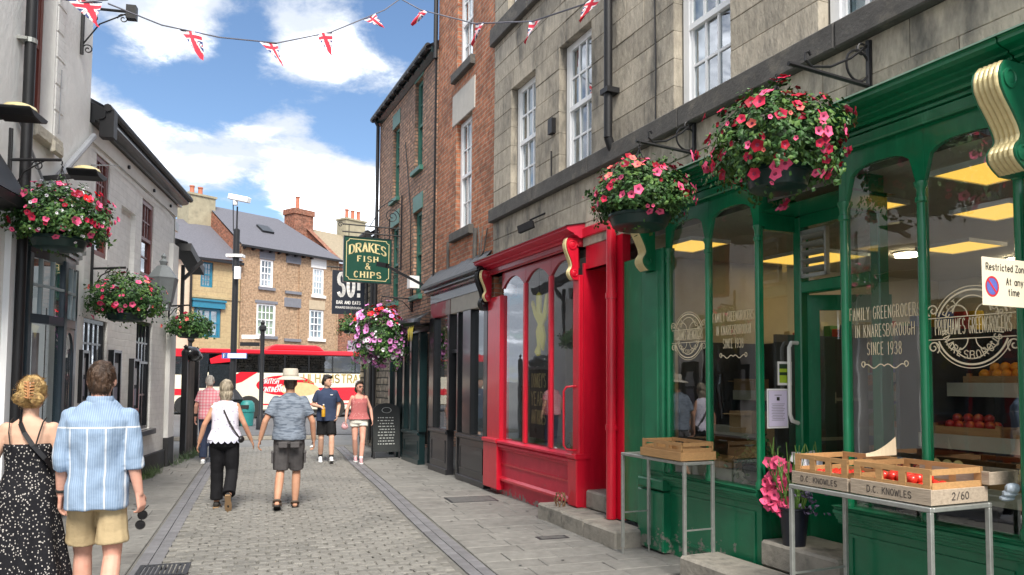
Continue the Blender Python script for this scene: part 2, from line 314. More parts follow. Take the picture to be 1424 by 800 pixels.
def window(parent, x0, x1, z0, z1, y, mf, mg, cols=3, rows=2, lo=None, fw=.06, bar=.022, split=.5, one=False, curtain=None, label=None, back=None, cw=1.0, d=.05):
    """Sash window: frame and bars, each pane a sub-part, a curtain and the dark room behind."""
    b = MB(); lo = lo or (cols, rows); zm = z0 + (z1 - z0) * split
    b.box(x0, x0 + fw, y, y + d, z0, z1); b.box(x1 - fw, x1, y, y + d, z0, z1)
    b.box(x0 + fw, x1 - fw, y + .001, y + d, z0, z0 + fw); b.box(x0 + fw, x1 - fw, y + .001, y + d, z1 - fw, z1)
    sashes = [(z0 + fw, zm - fw * .35, lo[0], lo[1], .018), (zm + fw * .35, z1 - fw, cols, rows, 0.0)] if split else [(z0 + fw, z1 - fw, cols, rows, 0)]
    if split: b.box(x0 + fw, x1 - fw, y + .004, y + d + .01, zm - fw * .35, zm + fw * .35)
    rects = []
    for a, c, nc, nr, dy in sashes:
        e = fw * .45; xa, xb = x0 + fw, x1 - fw
        b.box(xa, xa + e, y + .008 + dy, y + d + dy, a, c); b.box(xb - e, xb, y + .008 + dy, y + d + dy, a, c)
        xa += e; xb -= e; w = (xb - xa) / nc; h = (c - a) / nr
        for i in range(1, nc): b.box(xa + w * i - bar / 2, xa + w * i + bar / 2, y + .012 + dy, y + d + dy, a, c)
        for j in range(1, nr): b.box(xa, xb, y + .014 + dy, y + d + dy - .002, a + h * j - bar / 2, a + h * j + bar / 2)
        for i in range(nc):
            for j in range(nr): rects.append((xa + w * i + (bar / 2 if i else 0), xa + w * (i + 1) - (bar / 2 if i < nc - 1 else 0), a + h * j + (bar / 2 if j else 0), a + h * (j + 1) - (bar / 2 if j < nr - 1 else 0), y + .03 + dy))
    o = sub(parent)(b.build('window', mf, parent, label=label))
    if one:
        g = MB()
        for r in rects: g.box(r[0], r[1], r[4], r[4] + .004, r[2], r[3])
        g.build('pane', mg, o)
    else:
        for r in rects: MB().box(r[0], r[1], r[4], r[4] + .004, r[2], r[3]).build('pane', mg, o, fixn=False)
    if curtain:
        g = MB(); n = 14
        for sgn in (0, 1):
            xa = x0 + .02; xb = x1 - .02; xm = (xa + xb) / 2; A, B = (xa, xa + (xm - xa) * cw) if sgn == 0 else (xb - (xb - xm) * cw, xb)
            for k in range(n):
                t0, t1 = k / n, (k + 1) / n; X0, X1 = A + (B - A) * t0, A + (B - A) * t1; Y0, Y1 = y + d + .07 + .02 * math.sin(k * 2.2), y + d + .07 + .02 * math.sin((k + 1) * 2.2)
                g.quad((X0, Y0, z0), (X1, Y1, z0), (X1, Y1, z1), (X0, Y0, z1))
        g.build('curtain', curtain, o, fixn=False)
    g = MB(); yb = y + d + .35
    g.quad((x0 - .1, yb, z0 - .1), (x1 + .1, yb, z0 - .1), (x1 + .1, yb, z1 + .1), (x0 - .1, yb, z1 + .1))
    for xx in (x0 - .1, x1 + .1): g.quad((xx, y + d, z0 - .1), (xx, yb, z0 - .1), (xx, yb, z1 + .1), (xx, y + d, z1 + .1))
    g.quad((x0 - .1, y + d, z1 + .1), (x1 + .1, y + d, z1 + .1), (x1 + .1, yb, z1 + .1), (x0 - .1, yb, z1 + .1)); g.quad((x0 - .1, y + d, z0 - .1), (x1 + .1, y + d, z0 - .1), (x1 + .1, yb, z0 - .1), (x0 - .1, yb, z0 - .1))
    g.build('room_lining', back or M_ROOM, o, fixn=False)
    return o

# ---------------------------------------------------------------- lettering drawn as strokes
def _arc(cx, cz, rx, rz, a0, a1, n=8): return [(cx + rx * math.cos(R_(a0 + (a1 - a0) * i / n)), cz + rz * math.sin(R_(a0 + (a1 - a0) * i / n))) for i in range(n + 1)]
_O = _arc(.5, .5, .5, .5, 90, 450, 16)
GL = {
 'A': [[(0, 0), (.5, 1), (1, 0)], [(.2, .36), (.8, .36)]], 'B': [[(0, 0), (0, 1), (.6, 1)] + _arc(.6, .76, .36, .24, 90, -90) + [(0, .52)], [(.6, .52)] + _arc(.6, .26, .4, .26, 90, -90) + [(0, 0)]],
 'C': [_arc(.5, .5, .5, .5, 50, 310, 14)], 'D': [[(0, 0), (0, 1), (.4, 1)] + _arc(.4, .5, .6, .5, 90, -90, 12) + [(0, 0)]], 'E': [[(.9, 1), (0, 1), (0, 0), (.9, 0)], [(0, .52), (.7, .52)]],
 'F': [[(.9, 1), (0, 1), (0, 0)], [(0, .52), (.7, .52)]], 'G': [_arc(.5, .5, .5, .5, 50, 340, 14) + [(1, .45), (.6, .45)]], 'H': [[(0, 0), (0, 1)], [(1, 0), (1, 1)], [(0, .52), (1, .52)]],
 'I': [[(.5, 0), (.5, 1)]], 'J': [[(.8, 1), (.8, .3)] + _arc(.45, .3, .35, .3, 0, -180)], 'K': [[(0, 0), (0, 1)], [(.95, 1), (0, .45)], [(.3, .62), (1, 0)]], 'L': [[(0, 1), (0, 0), (.9, 0)]],
 'M': [[(0, 0), (.08, 1), (.5, .25), (.92, 1), (1, 0)]], 'N': [[(0, 0), (0, 1), (1, 0), (1, 1)]], 'O': [_O], 'P': [[(0, 0), (0, 1), (.55, 1)] + _arc(.55, .73, .42, .27, 90, -90) + [(0, .46)]],
 'Q': [_O, [(.6, .3), (1, -.05)]], 'R': [[(0, 0), (0, 1), (.55, 1)] + _arc(.55, .75, .4, .25, 90, -90) + [(0, .5)], [(.45, .5), (1, 0)]],
 'S': [_arc(.5, .75, .46, .25, 30, 270, 9) + _arc(.5, .25, .48, .25, 90, -150, 9)], 'T': [[(0, 1), (1, 1)], [(.5, 1), (.5, 0)]], 'U': [[(0, 1), (0, .35)] + _arc(.5, .35, .5, .35, 180, 360) + [(1, 1)]],
 'V': [[(0, 1), (.5, 0), (1, 1)]], 'W': [[(0, 1), (.22, 0), (.5, .8), (.78, 0), (1, 1)]], 'X': [[(0, 0), (1, 1)], [(0, 1), (1, 0)]], 'Y': [[(0, 1), (.5, .5), (1, 1)], [(.5, .5), (.5, 0)]], 'Z': [[(0, 1), (1, 1), (0, 0), (1, 0)]],
 '0': [_O], '1': [[(.25, .8), (.55, 1), (.55, 0)]], '2': [_arc(.5, .72, .45, .28, 170, -30, 9) + [(0, 0), (1, 0)]], '3': [_arc(.45, .76, .42, .24, 150, -90, 9) + _arc(.45, .26, .5, .26, 90, -150, 9)],
 '5': [[(.9, 1), (.15, 1), (.1, .58)] + _arc(.48, .32, .48, .32, 120, -150, 9)], '6': [_arc(.5, .3, .46, .3, 0, 360, 14), [(.06, .36), (.3, .85), (.7, 1)]], '8': [_arc(.5, .76, .4, .24, -90, 270, 12), _arc(.5, .26, .48, .26, 90, 450, 12)],
 '9': [_arc(.5, .7, .46, .3, 0, 360, 14), [(.95, .66), (.7, .12), (.3, 0)]], '/': [[(.1, -.05), (.9, 1.05)]], '!': [[(.5, 1), (.5, .32)], [(.5, .1), (.5, 0)]], '.': [[(.4, 0), (.4, .08)]], "'": [[(.5, 1), (.45, .75)]], '-': [[(.1, .5), (.9, .5)]],
 '&': [[(1, 0), (.3, .68)] + _arc(.45, .82, .2, .17, 215, -60, 9) + [(.15, .38)] + _arc(.4, .2, .36, .2, 140, 350, 9) + [(.95, .45)]], ' ': [],
}
_x = .66; _o = _arc(.5, _x / 2, .45, _x / 2, 0, 360, 14)
GL.update({'a': [_o, [(.95, _x), (.95, 0)]], 'c': [_arc(.5, _x / 2, .45, _x / 2, 45, 315, 10)], 'd': [_o, [(.95, 1), (.95, 0)]], 'e': [[(.06, _x * .52), (.94, _x * .52)] + _arc(.5, _x / 2, .45, _x / 2, 5, 310, 12)], 'i': [[(.5, 0), (.5, _x)], [(.5, .88), (.5, .98)]],
 'm': [[(0, 0), (0, _x)], [(0, .45)] + _arc(.25, .42, .25, .24, 180, 0, 6) + [(.5, 0)], [(.5, .45)] + _arc(.75, .42, .25, .24, 180, 0, 6) + [(1, 0)]], 'n': [[(.05, 0), (.05, _x)], [(.05, .4)] + _arc(.5, .38, .45, .28, 180, 0, 8) + [(.95, 0)]], 'o': [_o], 'r': [[(.1, 0), (.1, _x)], [(.1, .4)] + _arc(.55, .38, .45, .28, 180, 70, 5)],
 's': [_arc(.5, .49, .38, .17, 30, 270, 8) + _arc(.5, .165, .40, .165, 90, -150, 8)], 't': [[(.45, .95), (.45, .12), (.75, 0)], [(.1, _x), (.85, _x)]], 'y': [[(.05, _x), (.5, 0)], [(.95, _x), (.3, -.28)]]})
NARROW = {'i': .4, 'r': .7, 't': .7, 'm': 1.45, 'I': .35, '1': .55, '!': .4, '.': .3, "'": .35, ' ': .6, 'E': .85, 'F': .85, 'L': .85, 'M': 1.25, 'W': 1.35}
def text_w(t, w, gap): return sum(w * NARROW.get(c, 1) + gap for c in t) - gap
def letters(b, t, x, z, h, w, th, y, gap=None, serif=0, slant=0, arch=0, center=False, pos=None, dy=.0012):
    """Ribbon strokes on the plane at depth y of mesh builder b; pos maps (x,z)->3D point to place them elsewhere."""
    gap = w * .35 if gap is None else gap; W = text_w(t, w, gap); x0 = x - W / 2 if center else x; cx0 = x0; kk = 0
    def put(px_, pz_):
        nz_ = pz_
        if arch: nz_ = pz_ - arch * ((px_ - (x0 + W / 2)) / (W / 2)) ** 2
        return pos(px_, nz_) if pos else (px_, y - dy * (kk % 3) * .2, nz_)
    for c in t:
        cw = w * NARROW.get(c, 1)
        for st in GL.get(c, []):
            kk += 1
            q = [(cx0 + a * cw + slant * bb * h, z + bb * h) for a, bb in st]
            segs = list(zip(q[:-1], q[1:]))
            for (ax, az), (bx, bz) in segs:
                dx, dz = bx - ax, bz - az; L = math.hypot(dx, dz)
                if L < 1e-6: continue
                ex, ez = dx / L * th * .3, dz / L * th * .3; t2 = th * (1.35 if abs(dz) > abs(dx) * 1.3 else .8) / 2 if serif else th / 2
                nx, nz2 = -dz / L * t2, dx / L * t2
                b.add([put(ax - ex + nx, az - ez + nz2), put(ax - ex - nx, az - ez - nz2), put(bx + ex - nx, bz + ez - nz2), put(bx + ex + nx, bz + ez + nz2)], [(0, 1, 2, 3)])
            if serif and c not in "&!.'":
                for (ax, az) in (q[0], q[-1]):
                    if abs(az - z) < h * .06 or abs(az - z - h) < h * .06:
                        s2 = serif * w; b.add([put(ax - s2, az - th * .3), put(ax + s2, az - th * .3), put(ax + s2, az + th * .3), put(ax - s2, az + th * .3)], [(0, 1, 2, 3)])
        cx0 += cw + gap
    return b
def spiral(cx, cz, r0, r1, a0, turns, n=26): return [(cx + (r0 + (r1 - r0) * i / n) * math.cos(a0 + turns * 2 * math.pi * i / n), cz + (r0 + (r1 - r0) * i / n) * math.sin(a0 + turns * 2 * math.pi * i / n)) for i in range(n + 1)]
# ================================================================ materials used all over
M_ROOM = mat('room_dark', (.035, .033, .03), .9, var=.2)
M_GLASS = glass_mat('shop_glass', base=.10); M_WGLASS = glass_mat('window_glass', tint=(.75, .82, .84), base=.22)
M_STONE = mat('sooty_sandstone', (.39, .345, .275), .88, var=.36, vs=15, bump=.6, bs=38, rnd=.18, col2=(.12, .113, .10), c2s=2.4, c2lo=.46, c2hi=.72, stretch=(1, 1, .36))
M_STONED = mat('dark_stone_trim', (.085, .08, .075), .85, var=.3, vs=6, bump=.3, col2=(.16, .145, .12), c2s=4, c2lo=.5, c2hi=.75)
M_MORTAR = mat('mortar', (.14, .13, .112), .95)
M_WHITE = mat('white_gloss_paint', (.80, .81, .82), .35, var=.05)
M_WWALL = mat('white_painted_masonry', (.83, .82, .785), .8, var=.07, vs=2.5, bump=.45, bs=14, col2=(.70, .68, .63), c2s=1.1, c2lo=.52, c2hi=.85, stretch=(1, 1, .5))
M_GREEN = mat('green_gloss_paint', (.004, .15, .062), .26, var=.16, vs=5, coat=.35, bump=.06, bs=26, stretch=(5, 5, 1), col2=(.022, .20, .10), c2s=2.5, c2lo=.60, c2hi=.80)
M_GREENR = mat('green_flaking_paint', (.005, .15, .068), .3, var=.2, vs=4, coat=.25, bump=.08, bs=24, wear=(.40, (.20, .20, .17)))
M_GREENL = mat('green_weathered_paint', (.012, .15, .072), .35, var=.2, vs=6, col2=(.09, .22, .14), c2s=7, c2lo=.6, c2hi=.82)
M_RED = mat('red_gloss_paint', (.55, .007, .026), .28, var=.13, vs=5, coat=.3, bump=.06, bs=26, stretch=(5, 5, 1), col2=(.60, .05, .07), c2s=2.5, c2lo=.60, c2hi=.82)
M_REDD = mat('maroon_gloss_paint', (.34, .012, .026), .3, var=.15, vs=4, coat=.3)
M_REDW = mat('red_scuffed_paint', (.56, .018, .05), .42, var=.16, vs=5, col2=(.50, .10, .11), c2s=5, c2lo=.58, c2hi=.85, wear=(.16, (.26, .22, .2)))
M_BLACK = mat('black_gloss_paint', (.010, .011, .013), .28, var=.2, coat=.3)
M_BLACKM = mat('black_iron', (.012, .012, .014), .5, var=.3, metal=.2)
M_SLATEB = mat('charcoal_blue_paint', (.026, .042, .056), .3, var=.15, coat=.3)
M_TEALD = mat('dark_teal_paint', (.008, .024, .026), .32, var=.2, coat=.3)
M_TEAL = mat('teal_paint', (.035, .14, .105), .45, var=.15)
M_GOLD = mat('gold_paint', (.60, .50, .26), .42, var=.18, vs=12, metal=.15)
M_GILT = mat('gilt_lettering', (.70, .58, .30), .5, var=.05)
M_BROWN = mat('red_brown_paint', (.17, .042, .03), .4, var=.15)
M_STEEL = mat('galvanised_steel', (.36, .37, .35), .42, var=.2, vs=18, metal=.55, bump=.05, bs=60)
M_CRATE = mat('new_crate_wood', (.42, .235, .095), .7, var=.2, vs=7, rnd=.14, stretch=(1, 6, 10), bump=.2, bs=16)
M_CRATEO = mat('weathered_crate_wood', (.36, .29, .22), .8, var=.25, vs=7, rnd=.16, stretch=(1, 6, 10), bump=.25, bs=16, col2=(.2, .15, .11), c2s=3, c2lo=.55, c2hi=.8)
M_INK = mat('black_ink', (.02, .018, .016), .8, var=0)
M_PAPER = mat('white_paper', (.78, .77, .76), .7, var=.03)
M_SLATE = mat('roof_slate', (.105, .105, .125), .75, var=.3, vs=14, bump=.3, bs=22, stretch=(1, 1, 1))
M_STEP = mat('worn_step_stone', (.27, .25, .215), .85, var=.25, vs=8, bump=.4, bs=22, col2=(.10, .095, .085), c2s=3.5, c2lo=.5, c2hi=.75)
M_LEAF = mat('leaf_green', (.038, .10, .024), .5, var=.5, vs=6, spec=.35)
M_LEAFD = mat('dark_leaf_green', (.022, .058, .018), .5, var=.4, vs=6, spec=.3)
M_LEAFB = mat('bright_leaf_green', (.085, .165, .035), .5, var=.35, vs=6, spec=.3)
M_PINK = mat('pink_petal', (.80, .11, .24), .55, var=.15, rnd=.15, spec=.2)
M_DRED = mat('crimson_petal', (.26, .006, .02), .55, var=.25, rnd=.3, spec=.2)
M_ROSE = mat('rose_petal', (.50, .022, .065), .55, var=.2, rnd=.2, spec=.2)
M_SALM = mat('coral_petal', (.8, .17, .14), .55, var=.15, rnd=.15, spec=.2)
M_BRED = mat('scarlet_petal', (.75, .012, .02), .55, var=.15, rnd=.1, spec=.2)
M_LILAC = mat('lilac_petal', (.58, .22, .50), .55, var=.2, rnd=.2, spec=.2)
M_WPET = mat('white_petal', (.74, .72, .76), .55, var=.1, rnd=.08, spec=.2)
M_THROAT = mat('petal_throat', (.25, .02, .07), .6)
M_BASKET = mat('dark_green_plastic', (.006, .028, .024), .38, var=.15)
BR_RED = brick_mat('orange_red_brick', (.46, .18, .095), (.35, .13, .075), (.34, .27, .2), vary=.35, soot=(.12, .07, .05), msize=.12)
BR_DK = brick_mat('sooty_brown_brick', (.43, .25, .165), (.31, .175, .125), (.15, .125, .105), vary=.5, soot=(.2, .15, .12), msize=.17, bump=.8)
BR_FAR = brick_mat('buff_brown_brick', (.40, .26, .165), (.31, .195, .12), (.33, .26, .18), vary=.4, msize=.14)
BR_CHIM = brick_mat('chimney_brick', (.30, .11, .065), (.2, .08, .05), (.2, .17, .14), vary=.5)
BR_WHITE = brick_mat('whitewashed_brick', (.83, .82, .785), (.80, .79, .755), (.76, .75, .715), bw=.34, bh=.105, vary=.07, bump=.4, msize=.07, rough=.75)
BR_RUB = brick_mat('grey_rubble_stone', (.33, .28, .21), (.2, .17, .135), (.06, .055, .045), bw=.34, bh=.16, vary=.5, soot=(.06, .055, .05), msize=.12, bump=1.2)
BR_YEL = brick_mat('yellow_ashlar', (.43, .335, .19), (.39, .30, .17), (.31, .24, .14), bw=.6, bh=.3, vary=.12, msize=.02)
# ================================================================ ground, street, pavements
M_ASPH = mat('pale_asphalt', (.15, .15, .147), .9, var=.2, vs=1.2, bump=.2, bs=60)
M_ROAD = mat('worn_asphalt', (.10, .10, .103), .9, var=.2, vs=.8, bump=.2, bs=50)
M_SETT = mat('grey_sett_stone', (.180, .173, .158), .72, world=True, col2=(.14, .136, .125), c2s=.9, c2lo=.48, c2hi=.66, var=.30, vs=26, bump=.35, bs=55, rnd=.11)
M_SETTALL = mat('grey_sett_stone_bulk', (.180, .173, .158), .72, world=True, col2=(.14, .136, .125), c2s=.9, c2lo=.48, c2hi=.66, var=.38, vs=14, bump=.35, bs=55)
M_FLAG = mat('grey_flagstone', (.175, .170, .158), .8, world=True, var=.26, vs=9, bump=.3, bs=60, rnd=.09, col2=(.105, .10, .094), c2s=1.2, c2lo=.52, c2hi=.78)
M_BED = mat('dark_joint_sand', (.135, .13, .118), .95, var=.3)
M_CHAN = mat('blue_grey_channel_brick', (.150, .149, .158), .65, var=.25, vs=7, rnd=.14, bump=.2, bs=50)
M_GRATE = mat('grate_iron', (.05, .052, .058), .5, var=.3, metal=.5)
gr = MB().quad((-900, -300, -.03), (900, -300, -.03), (900, 1500, -.03), (-900, 1500, -.03)).build('ground', M_ASPH, kind='structure', fixn=False)
# bed of the lane and its two pavements, a sheet in street coordinates
st = bpy.data.objects.new('street', None); COL.objects.link(st); st.location = FS.o; st.rotation_euler = (0, 0, FS.a); st['kind'] = 'structure'
MB().quad((-9, -16, -.014), (9, -16, -.014), (9, 9.6, -.014), (-9, 9.6, -.014)).build('joint_bed', M_BED, st, fixn=False)
SETT_V = []
for k in range(8):
    w, d = .178 + random.uniform(-.016, .008), .112 + random.uniform(-.007, .004); me = MB(); c = .010
    P = []
    for zz, ins in ((-.02, 0), (-.002 + random.uniform(-.003, .003), .0), (.006, c)):
        for sx, sy in ((-1, -1), (1, -1), (1, 1), (-1, 1)): P.append((sx * (w / 2 - ins) + random.uniform(-.006, .006), sy * (d / 2 - ins) + random.uniform(-.005, .005), zz + (random.uniform(-.003, .003) if ins else 0)))
    me.add(P, [(8, 9, 10, 11)] + [(a, (a + 1) % 4, (a + 1) % 4 + 4, a + 4) for a in range(4)] + [(a + 4, (a + 1) % 4 + 4, (a + 1) % 4 + 8, a + 8) for a in range(4)])
    SETT_V.append(me)
SETT_ME = []
for k, mb in enumerate(SETT_V):
    me = bpy.data.meshes.new('sett'); me.from_pydata(mb.v, [], mb.f); me.materials.append(M_SETT); SETT_ME.append(me)
rest = MB(); n_s = 0; row = 0; y = -4.1
while y < 9.3:
    x = -2.47 + (row % 2) * -.09; row += 1
    while x < -.13:
        k = random.randrange(8); px_, py_, rz = x + random.uniform(-.008, .008), y + random.uniform(-.008, .008), random.uniform(-.04, .04)
        if px_ > -2.57:
            if n_s < 300:
                link('sett', SETT_ME[k], st, loc=(px_, py_, random.uniform(-.003, .004)), rot=(0, 0, rz)); n_s += 1
            else:
                ca, sa = math.cos(rz), math.sin(rz); dz = random.uniform(-.003, .004)
                rest.add([(px_ + a * ca - b * sa, py_ + a * sa + b * ca, c + dz) for a, b, c in SETT_V[k].v], SETT_V[k].f)
        x += .1875
    y += .1195
y = -4.25
rest.build('sett', M_SETTALL, st, kind='stuff', fixn=False)
# nearer than the frame shows: plain strip so the lane goes on under the viewer
MB().box(-2.58, -.05, -16, -4.2, -.012, .002).build('lane_surface', M_SETTALL, st)
# drainage channels: two lines of narrow bricks each
for x0 in (-2.80, -.02):
    yy = -4.6; 
    mesh = [MB().box(-.052, .052, -.11, .11, -.02, .006, 0) for _ in range(1)]
    cm = bpy.data.meshes.new('channel_brick'); cm.from_pydata(mesh[0].v, [], mesh[0].f); cm.materials.append(M_CHAN)
    while yy < 8.8:
        for j in range(2):
            link('channel_brick', cm, st, loc=(x0 + j * .112 + (.0 if x0 < -1 else .012 * math.sin(yy)), yy + j * .11, random.uniform(-.004, -.001)), rot=(0, 0, random.uniform(-.012, .012)))
        yy += .226
# flagstones
def flags(x_of, side, y0, y1, ch, lo, hi):
    y = y0; n = 0
    while y < y1:
        d = ch * random.uniform(.9, 1.1); xa, xb = x_of(y + d / 2); x = xa; first = True
        while x < xb - .05:
            w = random.uniform(lo, hi) * (random.uniform(.5, 1) if first else 1); first = False
            if xb - x - w < .2: w = xb - x
            b = MB(); g = .0035; z = random.uniform(-.003, .003) + .004
            X0, X1, Y0, Y1 = x + g, x + w - g, y + g, y + d - g
            P = [(X0, Y0, -.02), (X1, Y0, -.02), (X1, Y1, -.02), (X0, Y1, -.02), (X0, Y0, z - .006), (X1, Y0, z - .006), (X1, Y1, z - .006), (X0, Y1, z - .006), (X0 + .008, Y0 + .008, z), (X1 - .008, Y0 + .008, z), (X1 - .008, Y1 - .008, z), (X0 + .008, Y1 - .008, z)]
            b.add(P, [(8, 9, 10, 11)] + [(a, (a + 1) % 4, (a + 1) % 4 + 4, a + 4) for a in range(4)] + [(a + 4, (a + 1) % 4 + 4, (a + 1) % 4 + 8, a + 8) for a in range(4)])
            b.build('flagstone', M_FLAG, st, fixn=False); x += w; n += 1
        y += d
    return n
def sx_of(frame, ylocal_front, ys):       # where a front meets the line y=ys in street coordinates
    a = (frame.o + frame.y * ylocal_front - FS.o); d = frame.x
    ax, ay = a.dot(FS.x), a.dot(FS.y); dx, dy = d.dot(FS.x), d.dot(FS.y); return ax + dx * (ys - ay) / dy
flags(lambda y: (.17, sx_of(FR, .12, y)), 1, -4.4, 8.9, .30, .42, .85)
flags(lambda y: (sx_of(FL, .25, y), -2.88), -1, -4.3, 8.6, .42, .5, 1.0)
MB().box(.17, 7, -16, -4.42, -.012, .001).build('pavement_surface', M_FLAG, st)
MB().box(-8, -2.9, -16, -4.32, -.012, .001).build('pavement_surface', M_FLAG, st)
# junction road beyond the lane
rd = MB(); rd.add([(*FS.w(-60, 15.5).xy, -.012), (*FS.w(60, 11.5).xy, -.012), (*FS.w(60, 25).xy, -.012), (*FS.w(-60, 29).xy, -.012)], [(0, 1, 2, 3)]).build('road', M_ROAD, kind='structure', fixn=False)
kb = MB(); kb.bar((*FS.w(-40, 14.6).xy, .03), (*FS.w(-.2, 11.9).xy, .03), .16, .1); kb.build('kerb', M_STEP, kind='structure')
gs_ = MB(); rg = random.Random(12)
for _ in range(230):
    x_, y_ = rg.choice((rg.uniform(.3, 2.2), rg.uniform(-2.5, -.1), rg.uniform(-4.5, -2.9))), rg.uniform(-4.2, 6.5); r_ = rg.uniform(.008, .022); gs_.m(rg.choice((0, 0, 1))).add([(x_ + r_ * rg.uniform(.8, 1.2) * math.cos(k * .9), y_ + r_ * rg.uniform(.8, 1.2) * math.sin(k * .9), .0105) for k in range(7)], [tuple(range(7))])
gs_.build('gum_spot', (mat('dark_gum', (.06, .06, .06), .7), mat('pale_gum', (.30, .29, .28), .7)), st, kind='stuff', fixn=False)
# gully grate at the end of the left channel
gx = FS
g_at = ground(227, 793, .006); g = thing('gully_grate', 'square iron gully grate where the left drainage channel ends', 'drain grate', at=(g_at.x, g_at.y, .008), rotz=FS.a)
b = MB()
for s in (-1, 1): b.box(s * .19 - .02, s * .19 + .02, -.21, .21, -.02, .006); b.box(-.17, .17, s * .19 - .02, s * .19 + .02, -.02, .006)
b.build('frame', M_GRATE, g)
bm_ = MB().box(-.011, .011, -.17, .17, -.02, .004); me = bpy.data.meshes.new('grate_bar'); me.from_pydata(bm_.v, [], bm_.f); me.materials.append(M_GRATE)
for k in range(9): link('grate_bar', me, g, loc=(-.144 + k * .036, 0, 0))
MB().box(-.17, .17, -.17, .17, -.03, -.019).build('pit', M_INK, g)
# covers in the right pavement
for (u, v, w, d, lab) in ((655, 694, .62, .42, 'dark square access cover in the pavement beside the red shopfront'), (768, 747, .28, .10, 'small slotted access cover in the pavement below the long stone step')):
    p = ground(u, v, .01); c = thing('access_cover', lab, 'cover', at=(p.x, p.y, .0065), rotz=FS.a)
    MB().box(-w / 2, w / 2, -d / 2, d / 2, -.02, .004).build('lid', mat('cover_iron', (.10, .10, .098), .6, var=.3, vs=20, bump=.6, bs=60), c)
    b = MB()
    for s in (-1, 1): b.box(-w / 2 - .03, w / 2 + .03, s * (d / 2 + .015) - .012, s * (d / 2 + .015) + .012, -.02, .002); b.box(s * (w / 2 + .018) - .012, s * (w / 2 + .018) + .012, -d / 2, d / 2, -.02, .002)
    b.build('rim', M_GRATE, c)
p = ground(434, 621, .02); b = MB(); b.ball((0, 0, .02), .06, .045, .022, 8, 5); b.box(-.05, .07, -.03, .03, 0, .012)
o = b.build('litter', M_PAPER); o.location = (p.x, p.y, 0); tag(o, 'crumpled white paper scrap lying on the setts near the hat wearer', 'litter')
# stone steps at the shop doors
def step(name, lab, pieces):
    s = thing(name, lab, 'step', FR, (pieces[0][0], 0, 0))
    for (x0, x1, y0, y1, z0, z1) in pieces:
        b = MB().box(x0, x1, y0, y1, z0, z1); b.build('stone_slab', M_STEP, s, bevel=.02)
    return s
step('stone_step', 'worn double stone step at the red shop doorway', [(2.44, 3.10, -.34, .1, -.02, .19), (3.108, 3.62, -.36, .1, -.02, .185), (3.628, 4.28, -.37, .0, -.02, .18), (2.98, 3.62, .03, .4, .186, .40)])
step('stone_step', 'worn stone step at the greengrocer doorway behind the flower bucket', [(5.42, 6.85, -.45, -.03, -.02, .20), (5.93, 6.715, -.022, .5, .19, .40)])
# ================================================================ right: stone building
sb = thing('stone_building', 'sooty sandstone block building with white sash windows above the shops', 'building', FR, (5, 0, 0))
WINS = [(.80, 1.62, 4.335, 6.02), (2.33, 3.15, 4.335, 6.02), (4.78, 5.60, 4.335, 6.02), (6.60, 7.42, 4.335, 6.02), (.66, 1.5, 7.21, 8.9), (2.3, 3.1, 7.21, 8.9), (4.78, 5.6, 7.21, 8.9), (6.6, 7.42, 7.21, 8.9), (8.6, 9.42, 4.335, 6.02)]
wall(sb, 'wall', .14, 10.6, 3.2, 9.4, WINS, M_MORTAR, depth=.5, reveal=.08, y=.10)
MB().quad((.14, .6, 9.4), (10.6, .6, 9.4), (10.6, 5.5, 9.4), (.14, 5.5, 9.4)).build('roof', M_SLATE, sb, fixn=False)
MB().quad((10.6, .6, 0), (10.6, 5.5, 0), (10.6, 5.5, 9.4), (10.6, .6, 9.4)).build('side_wall', M_STONE, sb, fixn=False)
rows = [(3.30, 3.58), (3.58, 3.855), (3.855, 4.13)]
z = 4.335
while z < 6.9: rows.append((z, z + .2808)); z += .2808
z = 7.21
while z < 9.3: rows.append((z, z + .281)); z += .281
for ri, (za, zb) in enumerate(rows):
    cuts = sorted((w[0], w[1]) for w in WINS if w[2] < (za + zb) / 2 < w[3]); x = .14; spans = []
    for a, c in cuts: spans.append((x, a)); x = c
    spans.append((x, 10.6))
    for a, c in spans:
        n = max(1, round((c - a) / .78)); 
        if c - a > 1.3 and ri % 2: n += 1
        ed = [a] + [a + (c - a) * (i + random.uniform(-.12, .12)) / n for i in range(1, n)] + [c]
        for i in range(n):
            dy = random.uniform(-.004, .004); MB().box(ed[i] + .002, ed[i + 1] - .002, dy, .14, za + .002, zb - .002, .005).build('stone_block', M_STONE, sb, fixn=False)
for z0, z1, nm in ((4.13, 4.332, 'sill_band'), (6.93, 7.205, 'sill_band')):
    x = .12
    while x < 10.6:
        w = min(random.uniform(1.3, 1.9), 10.6 - x); MB().box(x + .002, x + w - .002, -.085, .13, z0, z1, .012).build(nm, M_STONED, sb); x += w
LINTY = .14
M_CURT = mat('pale_net_curtain', (.62, .66, .66), .9, var=.06)
for i, w in enumerate(WINS):
    window(sb, w[0] + .015, w[1] - .015, w[2] + .0, w[3] - .0, .105, M_WHITE, M_WGLASS, 3, 2, (3, 2), fw=.085, bar=.026, split=.5, curtain=M_CURT, cw=(.75, .55, .6, .7, .8, .7, .6, .7, .7)[i])
